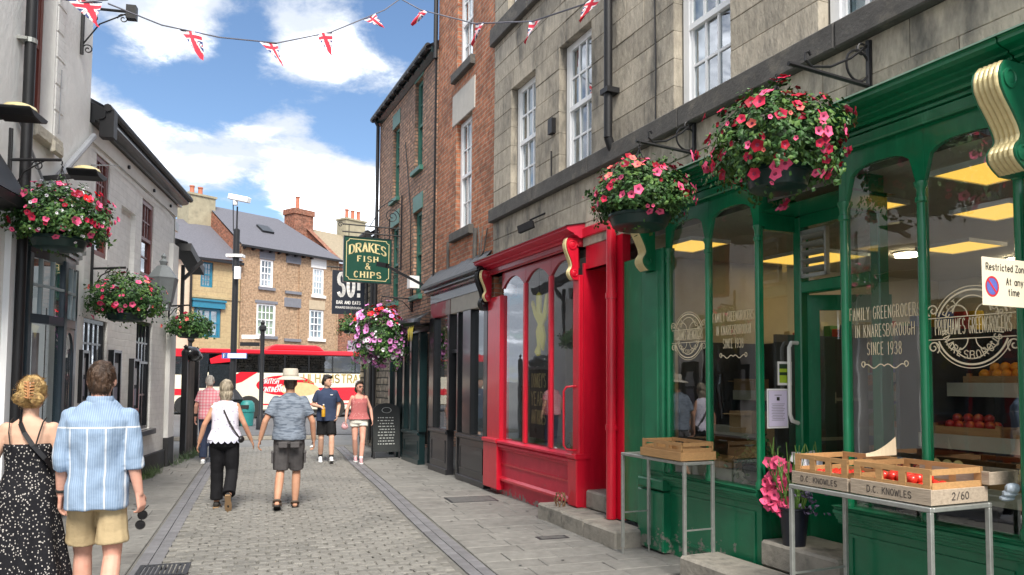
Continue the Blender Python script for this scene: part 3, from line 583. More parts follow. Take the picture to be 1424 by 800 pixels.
# rain-water pipe
b = MB(); b.tube([(3.70, -.10, 4.40), (3.70, -.10, 9.3)], .05, 12); b.tube([(3.70, -.10, 4.40), (3.70, -.06, 4.30), (3.70, .0, 4.2)], .05, 12)
for z in (4.9, 6.1, 7.4): b.box(3.62, 3.78, -.16, .0, z, z + .06)
b.build('downpipe', M_BLACKM, sb, smooth=True)
b = MB(); b.tube([(4.48, -.012, 4.34), (4.49, -.014, 5.0), (4.47, -.012, 5.6), (4.5, -.014, 7.0)], .008, 6); b.build('cable', M_BLACKM, sb); b = MB(); b.tube([(2.16, -.02, 4.35), (2.15, -.02, 4.7)], .010, 6); b.build('cable', M_BLACKM, sb); MB().box(2.12, 2.24, -.06, .0, 4.92, 5.12).build('junction_box', M_BLACKM, sb)
# small spotlight on the stone between cornice and band
fl = thing('spotlight', 'small black spotlight on an arm fixed to the stone above the red shop', 'spotlight', FR, (1.75, 0, 3.8))
b = MB(); b.tube([(1.95, 0, 3.92), (1.72, -.12, 3.86)], .012, 6); b.build('arm', M_BLACKM, fl); b = MB(); b.bar((1.78, -.10, 3.80), (1.58, -.22, 3.74), .06, .10); b.build('lamp_head', M_BLACKM, fl)

def arch_head(b, x0, x1, zs, za, zt, y0, y1, n=12, p=2.0):
    pts = []
    for i in range(n + 1):
        t = -1 + 2 * i / n; pts.append((x0 + (x1 - x0) * i / n, zs + (za - zs) * (max(0, 1 - abs(t) ** p)) ** (1 / p) if p else zs + (za - zs) * (1 - t * t)))
    for (a, za_), (c, zc_) in zip(pts[:-1], pts[1:]):
        b.quad((a, y0, za_), (c, y0, zc_), (c, y0, zt), (a, y0, zt)); b.quad((c, y0, zc_), (a, y0, za_), (a, y1, za_), (c, y1, zc_)); b.quad((a, y1, zt), (c, y1, zt), (c, y1, zc_), (a, y1, za_))
    return b
def console(parent, x0, x1, zt, zb, y, proj, mf, ms, name='console'):
    """Scrolled bracket: S profile, fluted face, rosettes on the cheeks."""
    H = zt - zb; pr = []
    ts = (0, .06, .14, .24, .34, .46, .58, .66, .71, .76, .82, .89, .95, 1.0); ds = (.84, .97, 1.03, 1.0, .86, .63, .43, .36, .40, .55, .62, .58, .42, .22)
    for i in range(33):
        t = i / 32; d = float(np.interp(t, ts, ds)) * proj + .04
        pr.append((y - d, zt - H * t))
    W = x1 - x0; o = MB(); nf = 5
    for k in range(nf):
        xa, xb = x0 + .012 + (W - .024) * k / nf, x0 + .012 + (W - .024) * (k + 1) / nf
        for a in range(4):
            t0, t1 = a / 4, (a + 1) / 4; e0, e1 = .012 * math.sin(math.pi * t0), .012 * math.sin(math.pi * t1)
            for (ya, z_a), (yb, z_b) in zip(pr[:-1], pr[1:]):
                o.quad((xa + (xb - xa) * t0, ya - e0, z_a), (xa + (xb - xa) * t1, ya - e1, z_a), (xa + (xb - xa) * t1, yb - e1, z_b), (xa + (xb - xa) * t0, yb - e0, z_b))
    f = sub(parent)(o.build(name, mf, parent, smooth=True, fixn=False))
    c = MB(); c.mould([(yy + .004, zz) for yy, zz in pr] + [(y, zb), (y, zt)], x0, x1); c.build('cheek', ms, f)
    for s in (-1, 1):
        xx = x1 if s > 0 else x0
        for (cyy, czz, rr) in ((pr[5][0] + .085, zt - H * .16, .06), (pr[27][0] + .06, zt - H * .84, .045)):
            r = MB(); r.lathe([(rr, 0), (rr, .008), (rr * .7, .012), (rr * .62, .006), (rr * .3, .012), (0.001, .014)], (xx, cyy, czz), 16, (s, 0, 0)); r.build('rosette', ms, f, smooth=True)
    return f

# ================================================================ right: greengrocer shopfront
gs = thing('green_shopfront', 'glossy green greengrocer shopfront with arched panes and gilt window lettering', 'shopfront', FR, (5.9, 0, 0))
def riser(x0, x1, y, parent, mp, mm, zt=.80, panels=1, zlow=0):
    b = MB(); b.box(x0, x1, y, y + .10, zlow, zt - .135); b.build('stall_riser', mp, parent)
    n = panels; w = (x1 - x0) / n
    for i in range(n):
        a, c = x0 + w * i + .07, x0 + w * (i + 1) - .07; b = MB()
        for (p, q, r, s) in ((a, c, .14, .165), (a, c, zt - .22, zt - .195)): b.box(p, q, y - .012, y, r, s)
        b.box(a, a + .025, y - .012, y, .165, zt - .22); b.box(c - .025, c, y - .012, y, .165, zt - .22); b.build('panel_beading', mp, parent)
    z = zt - .135
    prof = [(y + .1, z), (y - .02, z), (y - .03, z + .012), (y - .03, z + .03), (y - .05, z + .036), (y - .05, z + .052), (y - .064, z + .058), (y - .064, z + .074), (y - .08, z + .08), (y - .08, z + .102), (y - .066, z + .108), (y - .07, z + .12), (y - .095, z + .135), (y + .1, z + .135)]
    b = MB(); b.mould(prof, x0 - .015, x1 + .02); b.build('sill_moulding', mm, parent)
riser(4.42, 5.90, .03, gs, M_GREENR, M_GREENL); riser(6.72, 9.3, .03, gs, M_GREENR, M_GREENL, panels=2)
# returns of the left bay into the doorway
b = MB(); b.box(5.80, 5.90, .13, .46, 0, .66); b.build('stall_riser', M_GREEN, gs); b = MB(); b.box(5.80, 5.925, .13, .46, .66, .80, 0); b.build('sill_moulding', M_GREENL, gs)
b = MB(); b.box(6.72, 6.8, .13, .46, 0, .80); b.build('stall_riser', M_GREEN, gs)
# pilasters and green side panel
b = MB(); b.box(3.83, 4.28, .02, .12, .20, 3.0, .01); b.build('side_panel', M_GREEN, gs)
b = MB(); b.box(4.27, 4.64, -.05, .10, .70, 3.02, .015); b.box(4.34, 4.57, -.062, -.045, .95, 2.8, .01); b.box(4.24, 4.66, -.085, .1, .62, .72, .015); b.build('pilaster', M_GREENL, gs)
b = MB(); b.box(4.22, 4.66, -.07, .1, .02, .60, .012); b.build('pilaster_base', M_GREENR, gs)
b = MB(); b.box(9.25, 9.6, -.05, .10, .0, 3.02, .015); b.build('pilaster', M_GREENL, gs)
def colonette(x, zb=.8, r=.038, zt=3.0, y=.0):
    b = MB(); b.lathe([(r * 1.5, 0), (r * 1.5, .05), (r * 1.1, .07), (r, .1), (r, zt - zb - .14), (r * 1.35, zt - zb - .13), (r * 1.35, zt - zb - .10), (r * 1.05, zt - zb - .095), (r * 1.05, zt - zb - .05), (r * 1.6, zt - zb - .02), (r * 1.6, zt - zb)], (x, y, zb), 14); b.box(x - r * .8, x + r * .8, y, y + .04, zb, zt); b.build('colonette', M_GREEN, gs, smooth=True)
for x in (4.67, 5.27, 5.915, 6.80, 7.42, 8.035, 8.65, 9.25): colonette(x, r=.025 if x < 6 else .028)
# arched heads and panes
PANES = [(4.695, 5.24), (5.30, 5.885), (6.83, 7.39), (7.45, 8.005), (8.065, 8.62), (8.68, 9.21)]
for (a, c) in PANES: arch_head(MB(), a, c, 3.0, 3.23, 3.36, -.008, .03, p=3.0).build('arched_head', M_GREEN, gs)
for x in (4.67, 5.27, 6.80, 7.42, 8.035, 8.65, 9.25): MB().box(x - .03 - (.015 if x > 9 else 0), x + .03, -.010, .03, 3.0, 3.36).build('spandrel', M_GREEN, gs)
MB().box(5.878, 5.95, -.014, .06, 2.99, 3.36).build('spandrel', M_GREEN, gs)
GP = []
for (a, c) in PANES: GP.append(sub(gs)(MB().box(a - .02, c + .02, .014, .020, .78, 3.245).build('pane', M_GLASS, gs)))
# doorway: return pane, frame, door, transom light, vent
MB().box(5.90, 5.905, .06, .40, .80, 2.99).build('pane', M_GLASS, gs); MB().box(5.88, 5.93, .06, .42, 2.97, 3.36).build('spandrel', M_GREEN, gs); MB().box(6.74, 6.80, .06, .42, 2.97, 3.36).build('spandrel', M_GREEN, gs)
MB().box(6.755, 6.76, .06, .40, .80, 2.99).build('pane', M_GLASS, gs)
b = MB(); b.box(5.90, 5.985, .40, .50, .26, 3.1, .01); b.box(6.68, 6.765, .40, .50, .26, 3.1, .01); b.box(5.985, 6.68, .402, .50, 2.44, 2.54, .01); b.box(5.985, 6.68, .402, .5, 3.0, 3.1); b.build('door_frame', M_GREEN, gs)
MB().box(5.985, 6.68, .45, .455, 2.54, 3.0).build('pane', M_GLASS, gs)
MB().quad((5.8, .0, 3.102), (6.85, .0, 3.102), (6.85, .5, 3.102), (5.8, .5, 3.102)).build('porch_ceiling', M_GREEN, gs, fixn=False)
b = MB(); b.box(6.03, 6.30, .36, .39, 2.56, 2.59); b.box(6.03, 6.30, .36, .39, 2.93, 2.96); b.box(6.03, 6.05, .36, .40, 2.56, 2.96); b.box(6.28, 6.30, .36, .40, 2.56, 2.96)
vt = sub(gs)(b.build('vent', M_STEEL, gs))
for k in range(5): b = MB(); b.obox((6.165, .37, 2.625 + k * .07), (.12, 0, 0), (0, .028, -.016), (0, .002, .004)); b.build('slat', M_STEEL, vt)
# door leaf swung inwards
dl = MB(); a0 = R_(58); hx, hy = 5.99, .47; dx, dy = math.cos(a0), math.sin(a0)
def dpt(s, t, z): return (hx + dx * s - dy * t, hy + dy * s + dx * t, z)
def dbox(b, s0, s1, t0, t1, z0, z1):
    P = [dpt(s0, t0, z0), dpt(s1, t0, z0), dpt(s1, t1, z0), dpt(s0, t1, z0), dpt(s0, t0, z1), dpt(s1, t0, z1), dpt(s1, t1, z1), dpt(s0, t1, z1)]; b.add(P, [(3, 2, 1, 0), (4, 5, 6, 7), (0, 1, 5, 4), (1, 2, 6, 5), (2, 3, 7, 6), (3, 0, 4, 7)])
dbox(dl, 0, .1, 0, .045, .27, 2.43); dbox(dl, .58, .68, 0, .045, .27, 2.43); dbox(dl, .1, .58, .001, .044, .27, .95); dbox(dl, .1, .58, .001, .044, 2.3, 2.43)
dr = sub(gs)(dl.build('door', M_GREEN, gs)); g_ = MB(); dbox(g_, .1, .58, .02, .025, .95, 2.3); g_.build('pane', M_GLASS, dr)
# white grab rail on the jamb
b = MB(); b.tube([(5.945, .40, 2.02), (5.945, .33, 2.02), (5.945, .305, 1.98), (5.945, .305, 1.42), (5.945, .33, 1.36), (5.945, .40, 1.34)], .017, 8); b.build('grab_rail', mat('white_plastic', (.72, .72, .68), .4, var=.05), gs, smooth=True)
# notices stuck inside the return pane
def notice(parent, x, y0, y1, z0, z1, cols, lines, name='notice'):
    n = MB(); n.box(x, x + .003, y0, y1, z0, z1); o = sub(parent)(n.build(name, cols[0], parent)); b = MB()
    for (a, c, d, e, mi) in lines: b.m(mi).quad((x + .0042, y0 + (y1 - y0) * a, z0 + (z1 - z0) * d), (x + .0042, y0 + (y1 - y0) * c, z0 + (z1 - z0) * d), (x + .0042, y0 + (y1 - y0) * c, z0 + (z1 - z0) * e), (x + .0042, y0 + (y1 - y0) * a, z0 + (z1 - z0) * e))
    b.build('print', cols[1:], o, fixn=False)
M_LIL = mat('lilac_paper', (.60, .55, .72), .7, var=.03); M_GRN2 = mat('lime_print', (.35, .5, .03), .6, var=.1); M_DKG = mat('dark_green_print', (.02, .05, .02), .6); M_GREYP = mat('grey_print', (.25, .24, .30), .7)
ln = [(.3, .7, .86, .885, 0), (.42, .58, .72, .82, 1)] + [(.14 + .04 * (k % 2), .86 - .05 * (k % 3), .62 - k * .045, .635 - k * .045, 0) for k in range(11)]
notice(gs, 5.913, .085, .315, 1.30, 1.63, (M_PAPER, M_GREYP, M_INK), [(.05, .95, .04, .96, 0)], name='notice_border')
notice(gs, 5.918, .10, .30, 1.315, 1.615, (M_LIL, M_GREYP, M_INK), ln)
notice(gs, 5.913, .205, .36, 1.66, 1.86, (M_PAPER, M_GRN2, M_DKG), [(.1, .9, .1, .42, 0), (.1, .9, .42, .55, 1), (.1, .9, .55, .7, 0), (.1, .9, .7, .9, 1)])
# gilt lettering on the panes
M_CREAM = mat('cream_lettering', (.62, .55, .39), .5, var=.03)
def ring(b, cx, cz, r0, th, a0, a1, y, n=40, sx=1):
    for i in range(n):
        t0, t1 = R_(a0 + (a1 - a0) * i / n), R_(a0 + (a1 - a0) * (i + 1) / n)
        b.add([(cx + sx * r * math.cos(t), y, cz + r * math.sin(t)) for r, t in ((r0, t0), (r0 + th, t0), (r0 + th, t1), (r0, t1))], [(0, 1, 2, 3)])
def emblem(pane, cx, cz, y, s):
    b = MB()
    for a0, a1 in ((20, 160), (200, 340)):
        ring(b, cx, cz, .235 * s, .012 * s, a0, a1, y); ring(b, cx, cz, .262 * s, .006 * s, a0, a1, y)
    for sgn in (1, -1):
        ring(b, cx, cz + sgn * .075 * s, .125 * s, .008 * s, 10 if sgn > 0 else -10, 170 if sgn > 0 else -170, y)
        for k in (-1, 1):
            ring(b, cx + k * .1 * s, cz + sgn * .075 * s, .07 * s, .007 * s, 0, 180 * sgn, y, 20)
            q = spiral(cx + k * .265 * s, cz + sgn * .125 * s, .008 * s, .045 * s, R_(90), 1.4 * -k * sgn, 22)
            for (ax, az), (bx, bz) in zip(q[:-1], q[1:]): b.bar((ax, y, az), (bx, y, bz), .008 * s, .0015, up=(0, 1, 0))
        b.quad((cx - .3 * s, y, cz + sgn * .072 * s - .003 * s), (cx + .3 * s, y, cz + sgn * .072 * s - .003 * s), (cx + .3 * s, y, cz + sgn * .072 * s + .003 * s), (cx - .3 * s, y, cz + sgn * .072 * s + .003 * s))
    def on_arc(t, rad, ctr, h, up):
        n = len(t)
        for i, ch in enumerate(t):
            ang = ctr + up * -1 * (i - (n - 1) / 2) * 13.5
            a = R_(ang); rx, rz = math.cos(a), math.sin(a)
            tx, tz = (rz, -rx) if up > 0 else (-rz, rx)
            ux, uz = (rx, rz) if up > 0 else (-rx, -rz)
            letters(b, ch, 0, 0, h, h * .55, h * .13, y, center=True, pos=lambda X, Z: (cx + rx * rad + tx * X + ux * Z, y, cz + rz * rad + tz * X + uz * Z))
    on_arc('EST', .175 * s, 138, .045 * s, 1); on_arc('1938', .175 * s, 45, .045 * s, 1); on_arc('KNARESBOROUGH', .205 * s, -90, .05 * s, -1)
    letters(b, 'PRUDHAMES GREENGROCERS', cx, cz - .04 * s, .10 * s, .0155 * s, .0058 * s, y, gap=.0082 * s, center=True)
    b.build('lettering', M_CREAM, pane, fixn=False)
def slogan(pane, cx, cz, y, s):
    b = MB()
    for i, t in enumerate(('FAMILY GREENGROCERS', 'IN KNARESBOROUGH', 'SINCE 1938')): letters(b, t, cx, cz - i * .125 * s, .085 * s, .020 * s, .0062 * s, y, gap=.0115 * s, center=True)
    for k in (-1, 1):
        pts = [(cx, cz - .33 * s)] + [(cx + k * t * .16 * s, cz - .33 * s + .014 * s * math.sin(t * 9)) for t in [i / 14 for i in range(1, 15)]] + spiral(cx + k * .165 * s, cz - .312 * s, .024 * s, .006 * s, R_(-90), .9 * k, 12)
        for (ax, az), (bx, bz) in zip(pts[:-1], pts[1:]): b.bar((ax, y, az), (bx, y, bz), .007 * s, .0015, up=(0, 1, 0))
    b.build('lettering', M_CREAM, pane, fixn=False)
emblem(GP[3], 7.73, 2.03, .011, .95); slogan(GP[2], 7.11, 2.13, .011, 1.0)
emblem(GP[0], 4.965, 2.12, .011, .86); slogan(GP[1], 5.59, 2.22, .011, .95)
# fascia, cornice, consoles
b = MB(); b.box(4.27, 9.6, -.06, .10, 3.36, 3.44, .01); b.mould([(.1, 3.44), (-.075, 3.44), (-.075, 3.46), (-.06, 3.465), (-.06, 3.475), (.1, 3.475)], 4.27, 9.6); b.build('fascia', M_GREEN, gs)
cp = [(.1, 3.475), (-.10, 3.475), (-.11, 3.49), (-.11, 3.50), (-.16, 3.51), (-.16, 3.525), (-.20, 3.535), (-.20, 3.55), (-.27, 3.56), (-.30, 3.575), (-.30, 3.60), (-.31, 3.605), (-.31, 3.612), (.1, 3.68)]
MB().mould(cp, 4.1, 8.12).build('cornice', M_GREEN, gs); MB().mould(cp, 8.13, 9.7).build('cornice', M_GREEN, gs)
MB().mould([(.1, 3.684), (-.315, 3.616), (-.325, 3.606), (-.318, 3.62), (.1, 3.69)], 4.08, 9.72).build('lead_flashing', mat('verdigris_lead', (.10, .17, .125), .6, var=.3, vs=12), gs)
console(gs, 4.36, 4.52, 3.36, 2.80, -.05, .17, M_GOLD, M_GREEN)
console(gs, 7.995, 8.16, 3.47, 2.87, -.02, .27, M_GOLD, M_GREENL)
b = MB(); b.lathe([(.062, 0), (.062, 1.75), (.08, 1.76), (.08, 1.80), (.065, 1.81), (.065, 2.75)], (8.20, -.07, .05), 18); b.build('column', M_GREENL, gs, smooth=True)
# ---- inside of the greengrocer: room, lights, shelves
M_INW = mat('cream_shop_wall', (.55, .52, .45), .85, var=.08); M_INF = mat('shop_floor_vinyl', (.12, .11, .10), .6, var=.2); M_INC = mat('shop_ceiling_board', (.5, .48, .43), .9, var=.05)
def room(name, pts, m): o = MB().add([FR.w(*p) for p in pts], [(0, 1, 2, 3)]).build(name, m, kind='structure', fixn=False); return o
X0, X1, Y1, ZC = 3.05, 9.7, 6.2, 3.25
room('shop_floor', [(X0, .1, .3), (X1, .1, .3), (X1, Y1, .3), (X0, Y1, .3)], M_INF); room('shop_ceiling', [(X0, .09, ZC), (X1, .09, ZC), (X1, Y1, ZC), (X0, Y1, ZC)], M_INC)
room('shop_back_wall', [(X0, Y1, .3), (X1, Y1, .3), (X1, Y1, ZC), (X0, Y1, ZC)], M_INW); room('shop_side_wall', [(X0, .5, .3), (X0, Y1, .3), (X0, Y1, ZC), (X0, .5, ZC)], M_INW); room('shop_side_wall', [(X1, .1, .3), (X1, Y1, .3), (X1, Y1, ZC), (X1, .1, ZC)], M_INW)
room('shop_partition', [(X0, .52, .3), (4.0, .52, .3), (4.0, .52, ZC), (X0, .52, ZC)], M_INW); room('shop_partition', [(4.0, .13, .3), (4.0, .52, .3), (4.0, .52, ZC), (4.0, .13, ZC)], M_INW)
M_LAMP = mat('warm_light_panel', (1.0, .58, .10), .5, var=0, emit=.42); M_LAMPR = mat('warm_round_lamp', (1.0, .80, .50), .5, var=0, emit=14)
for i, (x, y, w, d) in enumerate(((7.25, .95, .42, .60), (6.52, 2.25, .5, .6), (6.2, .95, .3, .6), (3.95, .85, .62, .5), (3.9, 2.7, .9, .9), (8.3, 1.0, .6, .6), (8.6, 2.9, .6, .6), (5.2, 3.6, .6, .6))):
    where = ('nearest the street behind the right bay', 'second row behind the right bay', 'over the shop door', 'over the left bay display', 'deep inside behind the left bay', 'at the far right of the shop', 'at the back right of the shop', 'at the back of the shop')[i]
    t = thing('ceiling_light', 'glowing amber ceiling panel ' + where, 'ceiling light', FR, (x, y, ZC), group='ceiling lights in the greengrocer')
    MB().box(x - w / 2, x + w / 2, y - d / 2, y + d / 2, ZC - .03, ZC - .01).build('diffuser', M_LAMP, t)
    b = MB(); e = .02
    for s in (-1, 1): b.box(x + s * (w / 2 + e / 2) - e / 2, x + s * (w / 2 + e / 2) + e / 2, y - d / 2 - e, y + d / 2 + e, ZC - .04, ZC); b.box(x - w / 2, x + w / 2, y + s * (d / 2 + e / 2) - e / 2, y + s * (d / 2 + e / 2) + e / 2, ZC - .04, ZC)
    b.build('frame', M_WHITE, t)
for i, (x, y) in enumerate(((6.75, 3.2), (6.1, 4.3), (5.0, 5.0), (4.6, 3.5), (7.6, 4.2))):
    t = thing('ceiling_light', 'small round glowing lamp ' + ('in the middle of the shop ceiling', 'behind the door deep in the shop', 'near the back wall left', 'behind the left bay pane', 'near the back wall right')[i], 'ceiling light', FR, (x, y, ZC), group='round lamps in the greengrocer')
    b = MB(); b.lathe([(.13, -.05), (.12, -.02), (.12, 0)], (x, y, ZC), 16); b.build('lamp', M_LAMPR, t); b = MB(); b.lathe([(.14, -.02), (.15, -.02), (.15, 0), (.14, 0)], (x, y, ZC), 16); b.build('rim', M_WHITE, t)
M_SHELF = mat('pale_shelf_board', (.42, .38, .30), .6, var=.15); M_SHELFD = mat('dark_display_side', (.05, .05, .055), .6)
def shelf_unit(lab, x0, x1, y0, tiers):
    t = thing('display_shelf', lab, 'shelf', FR, ((x0 + x1) / 2, y0, .3))
    for i, (z, d, dp) in enumerate(tiers):
        b = MB(); b.box(x0, x1, y0 + d, y0 + d + dp, z - .03, z); b.box(x0, x1, y0 + d - .015, y0 + d, z - .05, z + .05); b.build('shelf_board', M_SHELF, t)
    b = MB(); b.box(x0, x0 + .03, y0 + .1, y0 + 1.2, .3, 2.1); b.box(x1 - .03, x1, y0 + .1, y0 + 1.2, .3, 2.1); b.box(x0 + .03, x1 - .03, y0 + 1.15, y0 + 1.18, .3, 2.1); b.build('side_board', M_SHELFD, t)
    return t
shelf_unit('tiered produce display behind the right bay window', 6.95, 9.1, .22, [(.98, 0, .35), (1.28, .3, .38), (1.64, .62, .4)])
shelf_unit('produce shelves along the back of the shop', 6.0, 9.4, 3.6, [(.9, 0, .4), (1.3, .3, .4), (1.7, .6, .4)])
shelf_unit('low display counter behind the left bay window', 4.42, 5.8, .2, [(.84, 0, .5), (1.2, .5, .4), (1.55, .8, .3)])
M_ORG = mat('orange_peel', (.80, .30, .02), .45, var=.12, rnd=.12, bump=.1, bs=120); M_APR = mat('red_apple_skin', (.45, .03, .025), .3, var=.3, rnd=.3, col2=(.6, .3, .06), c2s=12, c2lo=.5, c2hi=.8)
M_POT = mat('pale_potato_skin', (.50, .40, .17), .7, var=.2, rnd=.15); M_TOM = mat('tomato_skin', (.62, .035, .02), .25, var=.1, rnd=.15); M_CAB = mat('cabbage_leaf', (.10, .22, .045), .55, var=.4, rnd=.2); M_CARR = mat('carrot_skin', (.62, .20, .04), .6, var=.2, rnd=.15)
FRUIT = {}
def fruit_mesh(nm, m, r, sq=.9):
    if nm in FRUIT: return FRUIT[nm]
    b = MB(); b.ball((0, 0, 0), r, r, r * sq, 10, 6); me = bpy.data.meshes.new(nm); me.from_pydata(b.v, [], b.f); me.materials.append(m); me.shade_smooth(); FRUIT[nm] = me; return me
def crate(lab, frame, x, y, z, L, D, H, m, posts=True, rz=0, name='produce_crate', group=None, ends=0):
    """Slatted crate at local (x,y,z) of a frame; long side along x."""
    t = thing(name, lab, 'crate', frame, (x, y, z), group=group, keep=False); t.rotation_euler.z += rz
    for yy in (-D / 2, D / 2 - .012): MB().box(-L / 2, L / 2, yy, yy + .012, .012, H).build('side_board', m, t)
    for xx in (-L / 2 + .001, L / 2 - .015): MB().box(xx, xx + .014, -D / 2 + .013, D / 2 - .013, .012, H + ends).build('end_board', m, t)
    n = 4; w = (D - .03) / n
    for k in range(n): MB().box(-L / 2 + .016, L / 2 - .016, -D / 2 + .014 + w * k, -D / 2 + .014 + w * (k + .85), 0, .011).build('base_slat', m, t)
    if posts:
        for sx in (-1, 1):
            for sy in (-1, 1): MB().box(sx * (L / 2 - .03) - .014, sx * (L / 2 - .03) + .014, sy * (D / 2 - .03) - .014, sy * (D / 2 - .03) + .014, .012, H + .02).build('corner_post', m, t)
    return t
def fill(frame, x, y, z, L, D, nm, m, r, n, lab, cat, grp, rz=0, h=.03):
    me = fruit_mesh(nm, m, r)
    k = 0; nx = max(1, int(L / (2 * r))); ny = max(1, int(D / (2 * r)))
    for lay in range(3):
        for i in range(nx - lay):
            for j in range(ny - lay):
                if k >= n: return
                px_ = -L / 2 + r + (i + lay * .5) * 2 * r + random.uniform(-.25, .25) * r; py_ = -D / 2 + r + (j + lay * .5) * 2 * r + random.uniform(-.25, .25) * r
                ca, sa = math.cos(rz), math.sin(rz); o = link(nm, me, None, loc=frame.w(x + px_ * ca - py_ * sa, y + px_ * sa + py_ * ca, z + r * .9 + lay * r * 1.4 + random.uniform(0, .15) * r), rot=(random.random() * 6, random.random() * 6, 0)); tag(o, lab, cat, grp); k += 1
for i, (x, y, z, nm, m, r, n, what) in enumerate(((7.25, .44, .99, 'potato', M_POT, .035, 60, 'potatoes'), (7.9, .44, .99, 'potato', M_POT, .035, 60, 'potatoes'), (7.25, .76, 1.29, 'carrot', M_APR, .036, 55, 'apples'), (7.85, .76, 1.29, 'apple', M_APR, .038, 55, 'apples'), (8.5, .76, 1.29, 'apple', M_APR, .038, 50, 'apples'),
      (7.3, 1.08, 1.65, 'orange', M_ORG, .038, 55, 'oranges'), (7.9, 1.08, 1.65, 'orange', M_ORG, .038, 50, 'oranges'), (8.5, 1.1, 1.65, 'cabbage', M_CAB, .085, 10, 'cabbages'), (8.5, .44, .99, 'cabbage', M_CAB, .08, 8, 'cabbages'))):
    nm = {'carrot': 'apple'}.get(nm, nm)
    lab = 'wooden crate of %s on the display, %s of its shelf' % (what, ('left end', 'middle', 'left end', 'middle', 'right end', 'left end', 'middle', 'right end', 'right end')[i])
    crate(lab, FR, x, y, z, .52, .32, .09, M_CRATE, group='produce crates on the window display')
    fill(FR, x, y, z + .012, .46, .27, nm, m, r, n, 'one of many %s heaped in crates behind the right bay' % what, nm, what + ' behind the right bay')
for i, (x, y, z, nm, m, r, n) in enumerate(((4.75, .5, .85, 'cabbage', M_CAB, .08, 8), (5.4, .95, 1.21, 'apple', M_APR, .038, 30), (6.6, 3.85, 1.31, 'orange', M_ORG, .04, 30), (7.3, 3.85, 1.31, 'apple', M_APR, .04, 30), (6.7, 4.2, 1.71, 'cabbage', M_CAB, .09, 8))):
    crate('wooden crate of produce ' + ('low in the left bay', 'raised behind the left bay', 'on the back shelves beside the doorway', 'on the back shelves to the right', 'on the top back shelf')[i], FR, x, y, z, .5, .32, .1, M_CRATE, group='produce crates deep in the shop')
    fill(FR, x, y, z + .012, .44, .27, nm, m, r, n, 'one of the %ss in crates away from the right bay' % nm, nm, '%ss deeper in the shop' % nm)
shelf_unit('wall shelves of packets and jars deep behind the left bay', 3.2, 6.0, 2.6, [(.95, 0, .3), (1.35, .05, .3), (1.75, .1, .3), (2.15, .15, .3)])
PK = [(n, mat(n.replace(' ', '_') + '_packet', c, .5, var=.15)) for n, c in (('red', (.45, .04, .03)), ('yellow', (.6, .42, .05)), ('green', (.08, .25, .06)), ('cream', (.6, .53, .4)), ('blue', (.06, .12, .35)))]
rp = random.Random(21)
for zt_, yy in ((.96, 2.72), (1.36, 2.78), (1.76, 2.83), (2.16, 2.88)):
    x = 3.3
    while x < 5.9:
        n, m_ = rp.choice(PK); w = rp.uniform(.08, .16); h = rp.uniform(.14, .28); o = MB().box(-w / 2, w / 2, -.06, .06, 0, h, .01).build('packet', m_); o.location = FR.w(x + w / 2, yy, zt_); o.rotation_euler = (0, 0, FR.a + rp.uniform(-.15, .15)); tag(o, 'small %s packet on the wall shelves deep behind the left bay' % n, 'packet', '%s packets on the wall shelves' % n); x += w + rp.uniform(.01, .06)
shelf_unit('island produce display in the middle of the shop', 4.5, 6.5, 1.7, [(.85, 0, .42), (1.2, .36, .40), (1.55, .70, .36)])
for i, (x, y, z, nm, m, r, n) in enumerate(((4.8, 1.92, .86, 'cabbage', M_CAB, .08, 9), (5.4, 1.92, .86, 'orange', M_ORG, .04, 40), (6.05, 1.92, .86, 'potato', M_POT, .04, 40), (4.8, 2.26, 1.21, 'apple', M_APR, .04, 40), (5.4, 2.26, 1.21, 'cabbage', M_CAB, .07, 10), (6.05, 2.26, 1.21, 'orange', M_ORG, .04, 40), (4.8, 2.58, 1.56, 'orange', M_ORG, .042, 36), (5.45, 2.58, 1.56, 'apple', M_APR, .042, 36))):
    crate('wooden crate of %ss on the island display, %s tier, %s' % (nm, ('lowest', 'middle', 'top')[i // 3], ('left end', 'middle', 'right end')[i % 3]), FR, x, y, z, .56, .34, .10, M_CRATE, group='crates on the island display'); fill(FR, x, y, z + .02, .5, .29, nm, m, r, n, 'one of the %ss heaped on the island display' % nm, nm, '%ss on the island display' % nm)
    c_ = thing('price_card', 'white price card in front of the %ss, %s tier of the island display, %s' % (nm, ('lowest', 'middle', 'top')[i // 3], ('left end', 'middle', 'right end')[i % 3]), 'card', FR, (x, y - .2, z + .02), group='price cards on the island display'); MB().box(x - .06, x + .06, y - .20, y - .196, z + .0, z + .09).build('card', M_PAPER, c_)
# cardboard boxes and sacks inside the left bay
for i, (x, y, z, w, d, h) in enumerate(((5.62, .62, .85, .26, .3, .55), (5.2, .55, 1.21, .3, .25, .2), (4.6, 1.1, 1.56, .3, .2, .16))):
    t = thing('cardboard_box', ('tall open brown cardboard box at the right of the left bay', 'flat brown cardboard box on the left bay shelf', 'small cardboard box high at the left of the left bay')[i], 'box', FR, (x, y, z)); MB().box(x - w / 2, x + w / 2, y - d / 2, y + d / 2, z, z + h).build('carton', mat('brown_card', (.36, .22, .11), .8, var=.1), t); MB().box(x - w / 2, x + w / 2, y - d / 2 - .08, y - d / 2 - .004, z + h - .03, z + h - .022).build('flap', MATS['brown_card'], t)

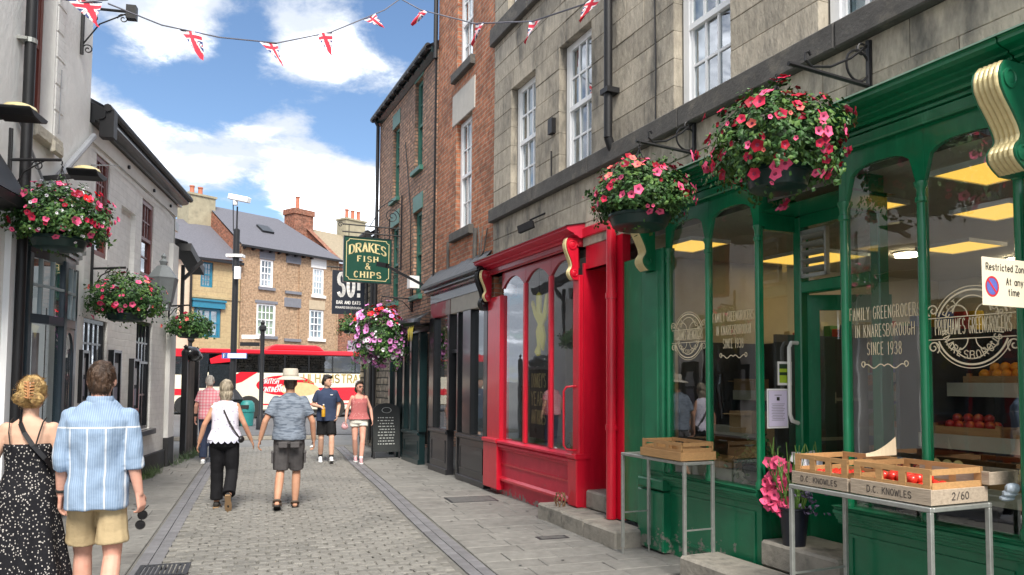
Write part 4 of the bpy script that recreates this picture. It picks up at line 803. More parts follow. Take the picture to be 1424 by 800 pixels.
# ================================================================ right: red shopfront
rs = thing('red_shopfront', 'crimson shopfront with three arched panes and gold carved brackets', 'shopfront', FR, (1.5, 0, 0))
G_RED = glass_mat('dim_shop_glass', base=.20)
b = MB(); b.box(.07, 2.95, .02, .12, 0, .40); b.build('plinth', M_REDW, rs)
b = MB(); b.box(.30, 2.72, -.02, .10, .20, .66); b.build('stall_riser', M_REDW, rs)
b = MB(); b.mould([(.08, .22), (-.05, .22), (-.05, .25), (-.025, .28), (.08, .28)], .22, 2.74); b.box(.32, 2.70, -.034, -.018, .45, .475); b.build('panel_beading', M_RED, rs)
b = MB(); b.mould([(.1, .66), (-.045, .66), (-.06, .68), (-.06, .70), (-.09, .715), (-.09, .745), (-.075, .755), (-.11, .775), (-.11, .80), (.1, .82)], .2, 2.82); b.build('sill_moulding', M_REDW, rs)
for (x0, x1) in ((.07, .56), (2.80, 2.96)):
    b = MB(); b.box(x0, x1, -.05, .1, .80, 2.96, .012); b.build('pilaster', M_RED, rs); b = MB(); b.box(x0 - .03, x1 + .03, -.10, .1, .08 if x0 < 1 else .20, .76, .012); b.box(x0 - .04, x1 + .04, -.125, .1, .76, .82, .012); b.build('pilaster_base', M_RED, rs)
RP = [(.575, 1.30), (1.37, 2.08), (2.15, 2.80)]
for a, c in RP: arch_head(MB(), a, c, 3.06, 3.21, 3.30, -.012, .03, p=0).build('arched_head', M_REDD, rs)
for x0, x1 in ((.545, .575), (1.30, 1.37), (2.08, 2.15), (2.80, 2.83)): MB().box(x0, x1, -.014, .03, 3.06, 3.30).build('spandrel', M_REDD, rs)
for x0, x1 in ((1.30, 1.37), (2.08, 2.15)): b = MB(); b.box(x0, x1, -.022, .03, .82, 3.058, .012); b.build('mullion', M_RED, rs)
for a, c in RP: MB().box(a - .02, c + .02, .010, .016, .80, 3.225).build('pane', G_RED, rs)
b = MB(); b.box(.05, 2.96, -.05, .1, 3.30, 3.40); b.mould([(.1, 3.30), (-.065, 3.30), (-.075, 3.315), (-.065, 3.33), (.1, 3.33)], .05, 2.96); b.build('fascia', M_REDD, rs)
cp = [(.1, 3.40), (-.07, 3.40), (-.09, 3.42), (-.14, 3.435), (-.14, 3.45), (-.2, 3.47), (-.24, 3.49), (-.24, 3.515), (-.26, 3.525), (.1, 3.60)]
MB().mould(cp, -.06, 3.0).build('cornice', M_REDW, rs); MB().mould([(.1, 3.604), (-.262, 3.53), (-.272, 3.52), (-.265, 3.535), (.1, 3.612)], -.08, 3.02).build('lead_flashing', M_STONED, rs)
console(rs, .09, .19, 3.38, 2.90, -.04, .12, M_GOLD, M_REDD); console(rs, 2.84, 2.94, 3.40, 2.90, -.05, .12, M_GOLD, M_RED)
# doorway to the right of the window
b = MB(); b.box(2.95, 2.99, .0, .36, .19, 3.1); b.build('door_reveal', M_RED, rs)
b = MB(); b.box(2.99, 3.62, .02, .1, 3.02, 3.46, .01); b.box(2.96, 3.85, -.03, .02, 3.40, 3.52, .01); b.build('door_fascia', M_RED, rs)
MB().quad((2.99, .02, 3.02), (3.62, .02, 3.02), (3.62, .4, 3.02), (2.99, .4, 3.02)).build('porch_ceiling', M_REDD, rs, fixn=False)
b = MB(); b.box(2.99, 3.08, .32, .40, .40, 3.02); b.box(3.08, 3.62, .322, .40, 2.40, 2.48); b.build('door_frame', M_RED, rs)
dd = MB(); dd.box(3.20, 3.62, .38, .42, .40, 2.40); dro = sub(rs)(dd.build('door', M_REDD, rs)); MB().box(3.28, 3.56, .37, .378, 1.3, 2.25).build('pane', G_RED, dro)
MB().box(3.08, 3.62, .36, .365, 2.48, 3.0).build('pane', G_RED, rs); MB().box(2.99, 3.62, .44, .5, .3, 3.1).build('door_backing', M_ROOM, rs)
b = MB(); b.tube([(3.70, -.06, .19), (3.70, -.06, 3.42)], .055, 14); b.lathe([(.065, 0), (.065, .06)], (3.70, -.06, 1.15), 14); b.lathe([(.065, 0), (.065, .06)], (3.70, -.06, 2.6), 14); b.box(3.62, 3.84, .0, .1, .19, 3.42); b.build('downpipe', M_RED, rs, smooth=True)
b = MB(); b.tube([(2.875, -.05, 1.62), (2.875, -.10, 1.62), (2.845, -.16, 1.61), (2.82, -.18, 1.56), (2.82, -.18, .92), (2.845, -.16, .87), (2.875, -.10, .86), (2.875, -.05, .86)], .014, 8); b.build('grab_rail', M_RED, rs, smooth=True)
# display behind the red window
b = MB(); b.quad((.1, 1.3, .3), (2.95, 1.3, .3), (2.95, 1.3, 3.3), (.1, 1.3, 3.3)); b.quad((.1, .1, .78), (2.95, .1, .78), (2.95, 1.3, .78), (.1, 1.3, .78)); b.quad((.1, .1, 3.28), (.1, 1.3, 3.28), (2.95, 1.3, 3.28), (2.95, .1, 3.28)); b.quad((.1, .1, .3), (.1, 1.3, .3), (.1, 1.3, 3.3), (.1, .1, 3.3)); b.quad((2.95, .1, .3), (2.95, 1.3, .3), (2.95, 1.3, 3.3), (2.95, .1, 3.3)); b.build('window_bed', mat('grey_display_lining', (.42, .42, .43), .9), rs, fixn=False)
yf = thing('paper_figure', 'yellow cut-out figure with raised pointed arms hanging in the red shop window', 'ornament', FR, (1.76, .18, 1.95))
b = MB(); b.prism([(x_ - .10, 2.02 + (z_ - 1.84) * .72) for x_, z_ in [(1.62, 1.92), (1.70, 2.05), (1.66, 2.32), (1.72, 2.45), (1.60, 2.62), (1.50, 2.86), (1.53, 2.92), (1.68, 2.66), (1.66, 3.0), (1.73, 3.06), (1.78, 3.0), (1.79, 2.66), (1.86, 2.62), (1.94, 2.98), (2.0, 3.0), (1.97, 2.6), (1.86, 2.42), (1.92, 2.2), (1.86, 1.94), (1.78, 2.1), (1.76, 1.86), (1.70, 1.84)]], .055, .085); b.build('figure', mat('yellow_paper', (.85, .72, .10), .6, var=.08), yf); MB().bar((1.63, .07, 2.88), (1.63, .07, 3.26), .006).build('string', M_INK, yf)
sg = thing('shop_board', "dark board with tan block lettering low in the red shop window", 'sign', FR, (1.55, .1, 1.2)); MB().box(1.28, 1.86, .10, .13, .90, 1.84).build('board', M_INK, sg); b = MB()
for i, t in enumerate(("DONKEY'S", 'YEARS', 'ANTIQUES')): letters(b, t, 1.57, 1.60 - i * .25, .18, (.042, .07, .042)[i], .020, .096, gap=(.018, .03, .018)[i], center=True)
b.build('lettering', mat('tan_lettering', (.36, .28, .13), .6), sg, fixn=False)
for i, (x, y, w, d, h, c) in enumerate(((2.52, .3, .35, .25, .22, (.3, .15, .06)), (2.3, .35, .12, .12, .32, (.5, .48, .44)), (.85, .4, .3, .3, .8, (.16, .12, .08)), (1.05, .25, .1, .1, .35, (.35, .33, .3)))):
    t = thing('antique', ('brown wooden box on the red window ledge', 'pale figurine beside the wooden box in the red window', 'tall dark cabinet in the left red pane', 'pale vase in the left red pane')[i], ('box', 'figurine', 'cabinet', 'vase')[i], FR, (x, y, .79)); bb = MB()
    if i in (1, 3): bb.lathe([(w * .5, 0), (w * .6, h * .3), (w * .25, h * .6), (w * .4, h * .85), (w * .2, h)], (x, y, .79), 12)
    else: bb.box(x - w / 2, x + w / 2, y - d / 2, y + d / 2, .79, .79 + h); 
    bb.build('body', mat('antique%d' % i, c, .6), t, smooth=i in (1, 3))
    if i in (0, 2): MB().box(x - w / 2 - .012, x + w / 2 + .012, y - d / 2 - .012, y + d / 2 + .012, .79 + h, .81 + h).build('lid', MATS['antique%d' % i], t)
nb = thing('stem_bundle', 'brown wire cage of dried stems on the stone step', 'ornament', FR, (2.78, -.20, .19)); b = MB()
for k in range(16): a = k * .9; b.tube([(2.78 + .06 * math.cos(a), -.2 + .05 * math.sin(a), .19), (2.78 + .08 * math.cos(a + .6), -.2 + .07 * math.sin(a + .6), .27), (2.78 + .05 * math.cos(a + 1.4), -.2 + .05 * math.sin(a + 1.4), .35)], .007, 5)
b.build('stems', mat('dried_brown_stem', (.20, .12, .06), .8, var=.3), nb)
# ================================================================ right: brick building and black shopfront
bb_ = thing('brick_building', 'tall orange red brick building with white stone lintels above the black shopfront', 'building', FR, (-1.3, 0, 0))
BW = [(-1.66, -.88, 4.30, 6.27), (-1.66, -.88, 7.2, 8.9)]
wall(bb_, 'wall', -2.73, .13, 3.0, 9.7, BW, BR_RED, depth=.4, reveal=.14, y=.02)
for w in BW:
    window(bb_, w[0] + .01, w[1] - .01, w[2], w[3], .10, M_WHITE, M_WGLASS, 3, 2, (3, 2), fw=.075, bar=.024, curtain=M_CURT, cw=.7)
    b = MB(); b.box(w[0] - .12, w[1] + .12, -.07, .16, w[2] - .16, w[2] - .002, .012); b.build('sill', M_STONED, bb_)
b = MB(); b.box(-1.86, -.74, .005, .15, 6.275, 6.84, .008); b.build('lintel', mat('pale_lintel_stone', (.50, .47, .42), .8, var=.12), bb_)
for q_, r_ in (([(-2.0, -.0, 4.2), (-1.98, -.0, 3.6)], .03), ([(-.62, .0, 4.2), (-.64, .0, 3.62)], .045)): MB().tube(q_, r_, 8).build('cable', M_STONED, bb_)
b = MB(); b.tube([(-.5, .0, 4.2), (-.35, -.03, 3.9), (-.4, -.03, 3.6), (-.2, -.02, 3.75), (-.1, .0, 4.1)], .012, 6); b.tube([(-.3, .0, 4.15), (-.28, -.04, 3.7), (-.36, -.04, 3.55)], .01, 6); b.build('cable', M_STONED, bb_)
MB().quad((-2.73, .4, 9.7), (.13, .4, 9.7), (.13, 5, 9.7), (-2.73, 5, 9.7)).build('roof', M_SLATE, bb_, fixn=False)
MB().quad((-2.73, .4, 3), (-2.73, 5, 3), (-2.73, 5, 9.7), (-2.73, .4, 9.7)).build('side_wall', BR_RED, bb_, fixn=False)
bs_ = thing('black_shopfront', 'black painted shopfront with panelled risers between red and dark green shopfronts', 'shopfront', FR, (-1.45, 0, 0))
def briser(x0, x1, p, m, zb=-.0, zt=.72, y=-.02):
    b = MB(); b.box(x0, x1, y, y + .12, zb, zt, .008); b.build('stall_riser', m, p)
    b = MB(); b.box(x0 + .10, x1 - .10, y - .012, y, zb + .20, zb + .225); b.box(x0 + .10, x1 - .10, y - .012, y, zt - .14, zt - .115); b.box(x0 + .10, x0 + .125, y - .012, y, zb + .225, zt - .14); b.box(x1 - .125, x1 - .10, y - .012, y, zb + .225, zt - .14); b.build('panel_beading', m, p)
    b = MB(); b.mould([(y + .12, zt), (y - .03, zt), (y - .05, zt + .02), (y - .05, zt + .05), (y - .02, zt + .06), (y - .02, zt + .08), (y + .12, zt + .08)], x0 - .01, x1 + .01); b.build('sill_moulding', m, p); b = MB(); b.box(x0 - .01, x1 + .01, y - .03, y, zb, zb + .1, .006); b.build('skirting', m, p)
M_BLK2 = mat('soft_black_paint', (.022, .022, .025), .35, var=.3, vs=5, coat=.2)
briser(-2.86, -1.86, bs_, M_BLK2); briser(-1.32, -.06, bs_, M_BLK2)
for x0, x1 in ((-2.90, -2.62), (-1.86, -1.74), (-1.36, -1.28), (-1.06, -.68), (-.12, .05)):
    b = MB(); b.box(x0, x1, -.045, .1, .80 if x0 != -1.36 else .0, 2.86, .012); b.build('pilaster', M_BLACK, bs_)
for x0, x1 in ((-2.62, -1.86), (-.68, -.12), (-1.28, -1.06)):
    MB().box(x0, x1, .03, .036, .80, 2.82).build('pane', M_GLASS, bs_)
b = MB(); b.box(-1.74, -1.36, .16, .2, .05, 2.2); d_ = sub(bs_)(b.build('door', M_BLACK, bs_)); b = MB(); b.tube([(-1.40, .14, 1.15), (-1.40, .10, 1.15), (-1.40, .10, 1.25), (-1.40, .14, 1.25)], .012, 6); b.build('handle', mat('brass', (.5, .36, .12), .35, metal=.9), d_)
MB().box(-1.70, -1.38, .10, .104, 2.24, 2.80).build('fanlight_notice', M_PAPER, bs_)
MB().box(-1.74, -1.36, .02, .16, 2.17, 2.23).build('transom', M_BLACK, bs_)
b = MB(); b.box(-2.90, .05, -.03, .1, 3.14, 3.30); b.mould([(.1, 3.30), (-.09, 3.30), (-.10, 3.33), (-.15, 3.35), (-.15, 3.39), (-.20, 3.41), (-.22, 3.45), (.1, 3.52)], -2.95, .08); b.build('cornice', M_BLACK, bs_)
b = MB(); pts = [(-2.95 + 3.0 * i / 24, random.uniform(0, .035)) for i in range(25)]
for (xa, ha), (xb, hb) in zip(pts[:-1], pts[1:]): b.quad((xa, -.235, 3.44), (xb, -.235, 3.44), (xb, .02, 3.72 + hb), (xa, .02, 3.72 + ha)); b.quad((xa, -.235, 3.40), (xb, -.235, 3.40), (xb, -.235, 3.44), (xa, -.235, 3.44))
b.build('lead_flashing', mat('grey_lead', (.055, .058, .065), .45, var=.3, vs=5, bump=.3, bs=9), bs_, fixn=False)
b = MB(); b.box(-2.90, -1.78, -.025, .1, 2.86, 3.14, .01); b.build('sign_panel', mat('faded_red_sign', (.26, .20, .18), .5, var=.1, col2=(.33, .02, .035), c2s=1.4, c2lo=.45, c2hi=.56), bs_)
b = MB(); b.box(-1.74, -.10, -.025, .1, 2.86, 3.14, .01); b.build('sign_panel', mat('pale_sign_board', (.40, .375, .32), .6, var=.12), bs_)
console(bs_, -.10, .04, 3.40, 2.78, -.03, .14, M_BLACK, M_BLACK)
M_PALEROOM = mat('pale_display_lining', (.50, .54, .57), .8, var=.05)
b = MB(); b.quad((-2.9, .9, .3), (.05, .9, .3), (.05, .9, 3.0), (-2.9, .9, 3.0)); b.quad((-2.9, .1, .78), (.05, .1, .78), (.05, .9, .78), (-2.9, .9, .78)); b.build('window_bed', M_PALEROOM, bs_, fixn=False)
MB().quad((-1.72, .21, 0), (-1.36, .21, 0), (-1.36, .21, 2.2), (-1.72, .21, 2.2)).build('door_backing', M_ROOM, bs_, fixn=False)
for i, (x, z) in enumerate(((-.45, 1.75), (-.45, 1.40))):
    t = thing('framed_picture', ('upper', 'lower')[i] + ' small dark framed picture hanging in the black shop window', 'picture', FR, (x, .5, z)); MB().box(x - .16, x + .16, .50, .52, z - .13, z + .13).build('mount', M_PAPER, t); MB().box(x - .08, x + .08, .485, .499, z - .07, z + .07).build('print', M_INK, t)
t = thing('leaning_canvas', 'white canvas leaning in the lower black shop window', 'picture', FR, (-.4, .3, .8)); b = MB(); b.obox((-.42, .35, 1.02), (.22, 0, 0), (0, .012, 0), (0, .06, .22)); b.build('canvas', M_PAPER, t); b = MB(); b.obox((-.42, .333, 1.0), (.12, 0, 0), (0, .003, 0), (0, .03, .10)); b.build('print', mat('blue_print', (.08, .13, .22), .6), t)
# ================================================================ right: sooty brick house with teal windows
hb = thing('brick_house', 'sooty brown brick house with teal sash windows and black gutter', 'house', FR, (-5, 0, 0))
TW = [(-5.98, -5.42, 5.82, 7.50), (-4.22, -3.66, 6.06, 7.95), (-4.22, -3.62, 3.42, 5.18), (-6.05, -5.38, 3.44, 5.2)]
wall(hb, 'wall', -7.25, -2.74, 3.0, 8.1, TW, BR_DK, depth=.4, reveal=.14)
wall(hb, 'plinth_wall', -7.25, -5.98, 0, 2.998, [], BR_RUB, depth=.4, y=.005)
for w in TW:
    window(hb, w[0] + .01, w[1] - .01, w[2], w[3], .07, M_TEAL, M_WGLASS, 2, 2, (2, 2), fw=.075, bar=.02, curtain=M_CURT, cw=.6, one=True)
    b = MB(); b.box(w[0] - .07, w[1] + .07, -.08, .14, w[2] - .10, w[2] - .002, .008); b.build('sill', M_TEAL, hb); b = MB(); b.box(w[0] - .04, w[1] + .04, -.012, .10, w[3] + .003, w[3] + .34, .006); b.build('lintel', M_TEAL, hb)
b = MB(); b.mould([(.1, 8.0), (-.02, 8.0), (-.12, 8.06), (-.12, 8.16), (.1, 8.16)], -7.28, -2.78); b.build('fascia', M_TEALD, hb)
b = MB(); b.tube([(-7.35, -.17, 8.16), (-2.8, -.17, 8.16)], .07, 10); b.tube([(-7.15, -.17, 8.12), (-7.15, -.08, 7.95), (-7.15, -.08, .3)], .045, 8)
x = -7.2
while x < -2.85: b.box(x, x + .05, -.25, -.02, 8.05, 8.1); x += .4
b.build('gutter', M_BLACKM, hb)
MB().quad((-7.4, -.22, 8.14), (-2.74, -.22, 8.14), (-2.74, 3.0, 10.2), (-7.4, 3.0, 10.2)).build('roof', M_SLATE, hb, fixn=False)
MB().add([(-7.25, 0, 0), (-7.25, 6, 0), (-7.25, 6, 8.1), (-7.25, 3, 10.1), (-7.25, 0, 8.1)], [(0, 1, 2, 3, 4)]).build('gable_wall', BR_DK, hb, fixn=False)
b = MB(); b.tube([(-2.72, -.05, 7.9), (-2.72, -.05, 9.9)], .045, 8); b.tube([(-4.9, -.012, 6.9), (-4.4, -.012, 5.2), (-4.35, -.012, 3.2)], .012, 5); b.tube([(-2.74, -.03, 3.6), (-2.74, -.03, 7.9)], .022, 6); b.build('pipe', M_BLACKM, hb)
sl = thing('spotlight', 'long black spotlight arm leaning out from the sooty brick house', 'spotlight', FR, (-3.1, 0, 3.6)); b = MB(); b.bar((-3.0, -.0, 3.45), (-3.6, -.75, 3.95), .07, .05); b.build('arm', M_BLACKM, sl); b = MB(); b.bar((-3.55, -.72, 3.93), (-3.72, -.86, 3.98), .12, .09); b.build('lamp_head', M_BLACKM, sl); MB().box(-3.95, -3.75, -.2, .0, 3.55, 3.8).build('junction_box', M_PAPER, sl)
ds = thing('dark_green_shopfront', 'dark teal shopfront of tall panels beside the chalk menu board', 'shopfront', FR, (-4.4, 0, 0))
bw_ = (-5.85, -3.15)
briser(-4.72, -3.55, ds, M_TEALD, zt=.58)
for i, x in enumerate((-5.9, -5.3, -4.72, -4.2, -3.62)):
    b = MB(); b.box(x, x + .14, -.05, .1, .0 if i < 2 else .66, 2.64, .012); b.build('pilaster', M_TEALD, ds)
for x0, x1 in ((-4.58, -4.2), (-4.06, -3.62), (-5.16, -4.72)):
    MB().box(x0, x1, .03, .036, .66, 2.6).build('pane', M_GLASS, ds); MB().quad((x0 - .05, .5, .3), (x1 + .05, .5, .3), (x1 + .05, .5, 2.7), (x0 - .05, .5, 2.7)).build('window_bed', M_ROOM, ds, fixn=False)
b = MB(); b.box(-5.76, -5.3, .02, .08, .04, 2.6, .01); b.build('door', M_BLACK, ds)
b = MB(); b.box(-3.46, -2.92, .12, .18, .05, 2.6); b.build('door', M_BLACK, ds); MB().box(-3.35, -3.05, .10, .115, 1.0, 2.4).build('pane', M_GLASS, ds)
b = MB(); b.box(-5.9, -2.92, -.04, .1, 2.64, 2.80); b.build('fascia', M_BLACK, ds)
b = MB(); n = 12
for i in range(n):
    a0, a1 = math.pi * i / n, math.pi * (i + 1) / n; xa, xb = -3.95 - 1.0 * math.cos(a0), -3.95 - 1.0 * math.cos(a1)
    for (ya, za), (yb, zb) in (((-.36, 2.74), (-.40, 2.80)), ((-.40, 2.80), (-.36, 2.88)), ((-.36, 2.88), (.0, 3.02))):
        s0, s1 = .55 + .45 * math.sin(a0), .55 + .45 * math.sin(a1); b.quad((xa, ya * s0, za), (xb, ya * s1, za), (xb, yb * s1, zb), (xa, yb * s0, zb))
    b.quad((xa, 0, 2.735), (xb, 0, 2.735), (xb, -.36 * (.55 + .45 * math.sin(a1)), 2.74), (xa, -.36 * (.55 + .45 * math.sin(a0)), 2.74))
b.build('canopy', M_BLACK, ds, fixn=False)
b = MB()
for k in range(3): b.add([(-3.3 + k * .12, -.36, 2.66), (-3.14 + k * .12, -.36, 2.72), (-3.22 + k * .12, -.37, 2.42)], [(0, 1, 2)])
pn = b.build('pennant', mat('yellow_cloth', (.62, .50, .06), .8, var=.1), None, fixn=False); pn.location = FR.o; pn.rotation_euler = (0, 0, FR.a); tag(pn, 'small yellow pennants hanging from the black canopy end', 'pennants')
# low wall part behind with render & pipes
rub = thing('stone_house', 'old rubble stone house with black gutter beyond the sooty brick house', 'house', FR, (-8.3, 0, 0))
wall(rub, 'wall', -9.3, -7.26, 0, 5.4, [(-9.2, -8.6, .0, 2.1)], BR_RUB, depth=.4, y=.06)
MB().box(-9.2, -8.6, .2, .25, 0, 2.1).build('door', M_BLACK, rub)
MB().quad((-9.5, -.25, 5.3), (-7.26, -.25, 5.3), (-7.26, 3, 7.4), (-9.5, 3, 7.4)).build('roof', M_SLATE, rub, fixn=False)
MB().add([(-9.3, .06, 0), (-9.3, 6, 0), (-9.3, 6, 5.4), (-9.3, 3, 7.3), (-9.3, .06, 5.4)], [(0, 1, 2, 3, 4)]).build('gable_wall', BR_RUB, rub, fixn=False)
b = MB(); b.tube([(-9.5, -.26, 5.3), (-7.3, -.26, 5.3)], .08, 8); x = -9.3
while x < -7.3: b.bar((x, .0, 4.95), (x, -.28, 5.25), .09, .12); x += .5
b.tube([(-7.6, -.05, 5.2), (-7.6, -.05, .2)], .05, 8); b.tube([(-8.3, -.03, 4.6), (-8.3, -.03, .3)], .035, 8); b.build('gutter', M_BLACKM, rub)
for i in range(5):
    b = MB(); b.box(-8.4 + i * .26, -8.4 + i * .26 + random.uniform(.08, .14), -.03, .06, .1, random.uniform(2.4, 3.6)); b.build('timber_stud', mat('weathered_timber', (.13, .115, .095), .9, var=.3), rub)
# ================================================================ hanging signs
def sign_board(name, lab, frame, x, y0, y1, z0, z1, th, mb_):
    t = thing(name, lab, 'sign', frame, (x, 0, z0)); MB().box(x - th / 2, x + th / 2, y0, y1, z0, z1).build('board', mb_, t); return t
fx = -5.05; y0, y1, z0, z1 = -1.27, -.27, 3.78, 4.73
fs = sign_board('hanging_sign', 'green hanging sign with gilt fish and chips lettering', FR, fx, y0, y1, z0, z1, .05, mat('bottle_green_sign', (.006, .055, .035), .35, var=.08))
SP = lambda X, Z: (fx + .0275, y0 + X, z0 + Z)        # sign face, x across from the street side
W_, H_ = y1 - y0, z1 - z0; b = MB()
SCN = lambda X, Z: (fx + .0275, y0 + X, z0 + Z)
letters(b, 'DRAKES', W_ / 2, .66, .185, .095, .028, 0, gap=.045, serif=.28, arch=.075, center=True, pos=SCN); letters(b, 'FISH', W_ / 2, .44, .115, .078, .020, 0, gap=.06, serif=.25, center=True, pos=SCN); letters(b, '&', W_ / 2, .28, .125, .10, .02, 0, center=True, pos=SCN); letters(b, 'CHIPS', W_ / 2, .095, .125, .08, .022, 0, gap=.055, serif=.25, center=True, pos=SCN); b.build('lettering', M_GILT, fs, fixn=False)
b = MB(); q = [(.10, .04), (W_ - .10, .04), (W_ - .085, .085), (W_ - .04, .10), (W_ - .04, H_ - .10), (W_ - .085, H_ - .085), (W_ - .10, H_ - .04), (.10, H_ - .04), (.085, H_ - .085), (.04, H_ - .10), (.04, .10), (.085, .085), (.10, .04)]
for (a, c), (d, e) in zip(q[:-1], q[1:]): b.bar(SCN(a, c), SCN(d, e), .011, .003, up=(1, 0, 0))
b.build('border', M_GILT, fs)
b = MB(); b.box(fx - .035, fx + .035, y0 - .02, y0, z0 - .02, z1 + .02); b.box(fx - .035, fx + .035, y1, y1 + .02, z0 - .02, z1 + .02); b.box(fx - .034, fx + .034, y0, y1, z1, z1 + .02); b.box(fx - .034, fx + .034, y0, y1, z0 - .02, z0); b.build('frame', M_TEALD, fs)
br = thing('sign_bracket', 'ornate black iron scroll bracket holding the green hanging sign', 'bracket', FR, (fx, 0, 4.7)); b = MB()
b.tube([(fx, -.03, 4.1), (fx, -.03, 5.75)], .02, 6); b.tube([(fx, -.30, 3.9), (fx, -.30, 5.2)], .014, 6); b.tube([(fx, -.03, 5.0), (fx, -1.32, 5.0)], .016, 6); b.tube([(fx, -.03, 4.84), (fx, -1.32, 4.84)], .016, 6); b.tube([(fx, -.03, 4.12), (fx, -.3, 4.12)], .012, 6); b.tube([(fx, -.03, 4.02), (fx, -.3, 4.02)], .012, 6)
for cy, cz, r, a0, tn in ((-.24, 5.26, .17, R_(0), 1.8), (-1.36, 4.98, .06, R_(0), 1.3), (-.16, 3.93, .05, 0, 1.3)): b.tube([(fx, Y, Z) for Y, Z in spiral(cy, cz, r, r * .15, a0, tn)], .010, 5)
b.tube([(fx, -.05, 5.55), (fx, -.25, 5.62), (fx, -.5, 5.45), (fx, -.62, 5.2), (fx, -.72, 5.02)], .010, 5); b.tube([(fx, -1.18, 5.0), (fx, -1.18, 4.72)], .008, 5); b.tube([(fx, -.4, 5.0), (fx, -.4, 4.72)], .008, 5); b.build('scrollwork', M_BLACKM, br)
bx = -8.6
so = sign_board('bar_sign', 'navy bar sign with big white lettering beyond the green sign', FR, bx, -.86, -.02, 3.38, 4.52, .06, mat('navy_sign', (.012, .017, .03), .45, var=.1)); b = MB(); SC2 = lambda X, Z: (bx + .033, -.86 + X, 3.38 + Z)
letters(b, 'SO!', .43, .48, .58, .15, .082, 0, gap=.10, center=True, pos=SC2); letters(b, 'BAR AND EATS', .42, .27, .075, .038, .017, 0, gap=.018, center=True, pos=SC2); letters(b, 'KNARESBOROUGH', .42, .15, .05, .034, .010, 0, gap=.018, center=True, pos=SC2); b.build('lettering', M_PAPER, so, fixn=False)
b = MB(); b.tube([(bx, 0.06, 4.6), (bx, -1.0, 4.6)], .02, 6); b.tube([(bx, -.2, 4.6), (bx, -.2, 4.48)], .01, 5); b.tube([(bx, -.9, 4.6), (bx, -.9, 4.48)], .01, 5); b.build('bracket', M_BLACKM, so)
# ================================================================ left: tall white building with bow window
lw = thing('white_building', 'tall white painted building with dark bow window at the left edge', 'building', FL, (-5, 0, 0))
LW1 = (-4.93, -4.36, 4.50, 6.6)
wall(lw, 'wall', -22, -3.16, 0, 9.8, [LW1, (-4.93, -4.36, 7.4, 9.2), (-5.05, -3.62, .35, 3.32), (-8.6, -6.4, .3, 3.0), (-13, -10.5, .3, 2.9), (-8.2, -7.2, 4.4, 6.4), (-12, -11, 4.4, 6.4), (-16, -15, 4.4, 6.4)], M_WWALL, depth=.4, reveal=.22)
MB().quad((-3.16, .02, 3), (-3.16, 5, 3), (-3.16, 5, 9.8), (-3.16, .02, 9.8)).build('side_wall', M_WWALL, lw, fixn=False)
MB().quad((-22, .4, 9.8), (-3.16, .4, 9.8), (-3.16, 5, 9.8), (-22, 5, 9.8)).build('roof', M_SLATE, lw, fixn=False)
window(lw, LW1[0] + .01, LW1[1] - .01, LW1[2], LW1[3], .14, M_BROWN, M_WGLASS, 1, 1, (1, 1), fw=.07, curtain=M_CURT, cw=.8); window(lw, LW1[0] + .01, LW1[1] - .01, 7.4, 9.2, .14, M_BROWN, M_WGLASS, 1, 1, (1, 1), fw=.07)
b = MB(); b.box(-5.02, -4.28, -.10, .1, 4.34, 4.495, .02); b.box(-4.62, -4.34, -.13, -.08, 4.28, 4.42, .02); b.build('sill', mat('crumbling_stone', (.50, .46, .38), .9, var=.3, vs=14, bump=.8, bs=18), lw)
b = MB()
for i in range(7): z = 4.55 + i * .32; b.box(-4.33, -4.13 + (.05 if i % 2 else 0), -.012, .02, z, z + .30, .008)
b.build('quoin', BR_WHITE, lw)
# downpipe with brackets
b = MB(); b.tube([(-5.27, -.10, 3.42), (-5.27, -.10, 9.6)], .055, 12); b.tube([(-5.27, -.10, 3.5), (-5.27, -.10, .3)], .05, 10)
b.build('downpipe', M_BLACKM, lw, smooth=True); b = MB()
for z in (4.45, 5.25, 6.1): b.lathe([(.064, 0), (.064, .05)], (-5.27, -.10, z), 12); b.box(-5.36, -5.2, -.1, .0, z + .01, z + .04)
b.build('pipe_clip', M_STEEL, lw)
b = MB(); b.tube([(-4.95, -.05, 3.55), (-4.2, -.07, 4.15), (-3.2, -.07, 4.92)], .04, 8); b.tube([(-5.4, -.03, 4.5), (-4.6, -.03, 3.9), (-4.2, -.02, 3.6)], .015, 6); b.tube([(-4.25, -.03, 4.6), (-4.2, -.02, 5.4)], .006, 5)
b.build('waste_pipe', mat('grey_plastic_pipe', (.28, .29, .31), .5, var=.15), lw, smooth=True)
for (a, c, d, e) in ((-8.6, -6.4, .3, 3.0), (-13, -10.5, .3, 2.9)): window(lw, a + .01, c - .01, d, e, .12, M_SLATEB, M_WGLASS, 4, 3, (4, 3), fw=.09, bar=.03, split=0, one=True)
for xw in (-8.2, -12, -16): window(lw, xw + .01, xw + .99, 4.4, 6.4, .14, M_BROWN, M_WGLASS, 2, 2, (2, 2), one=True, curtain=M_CURT, cw=.7)
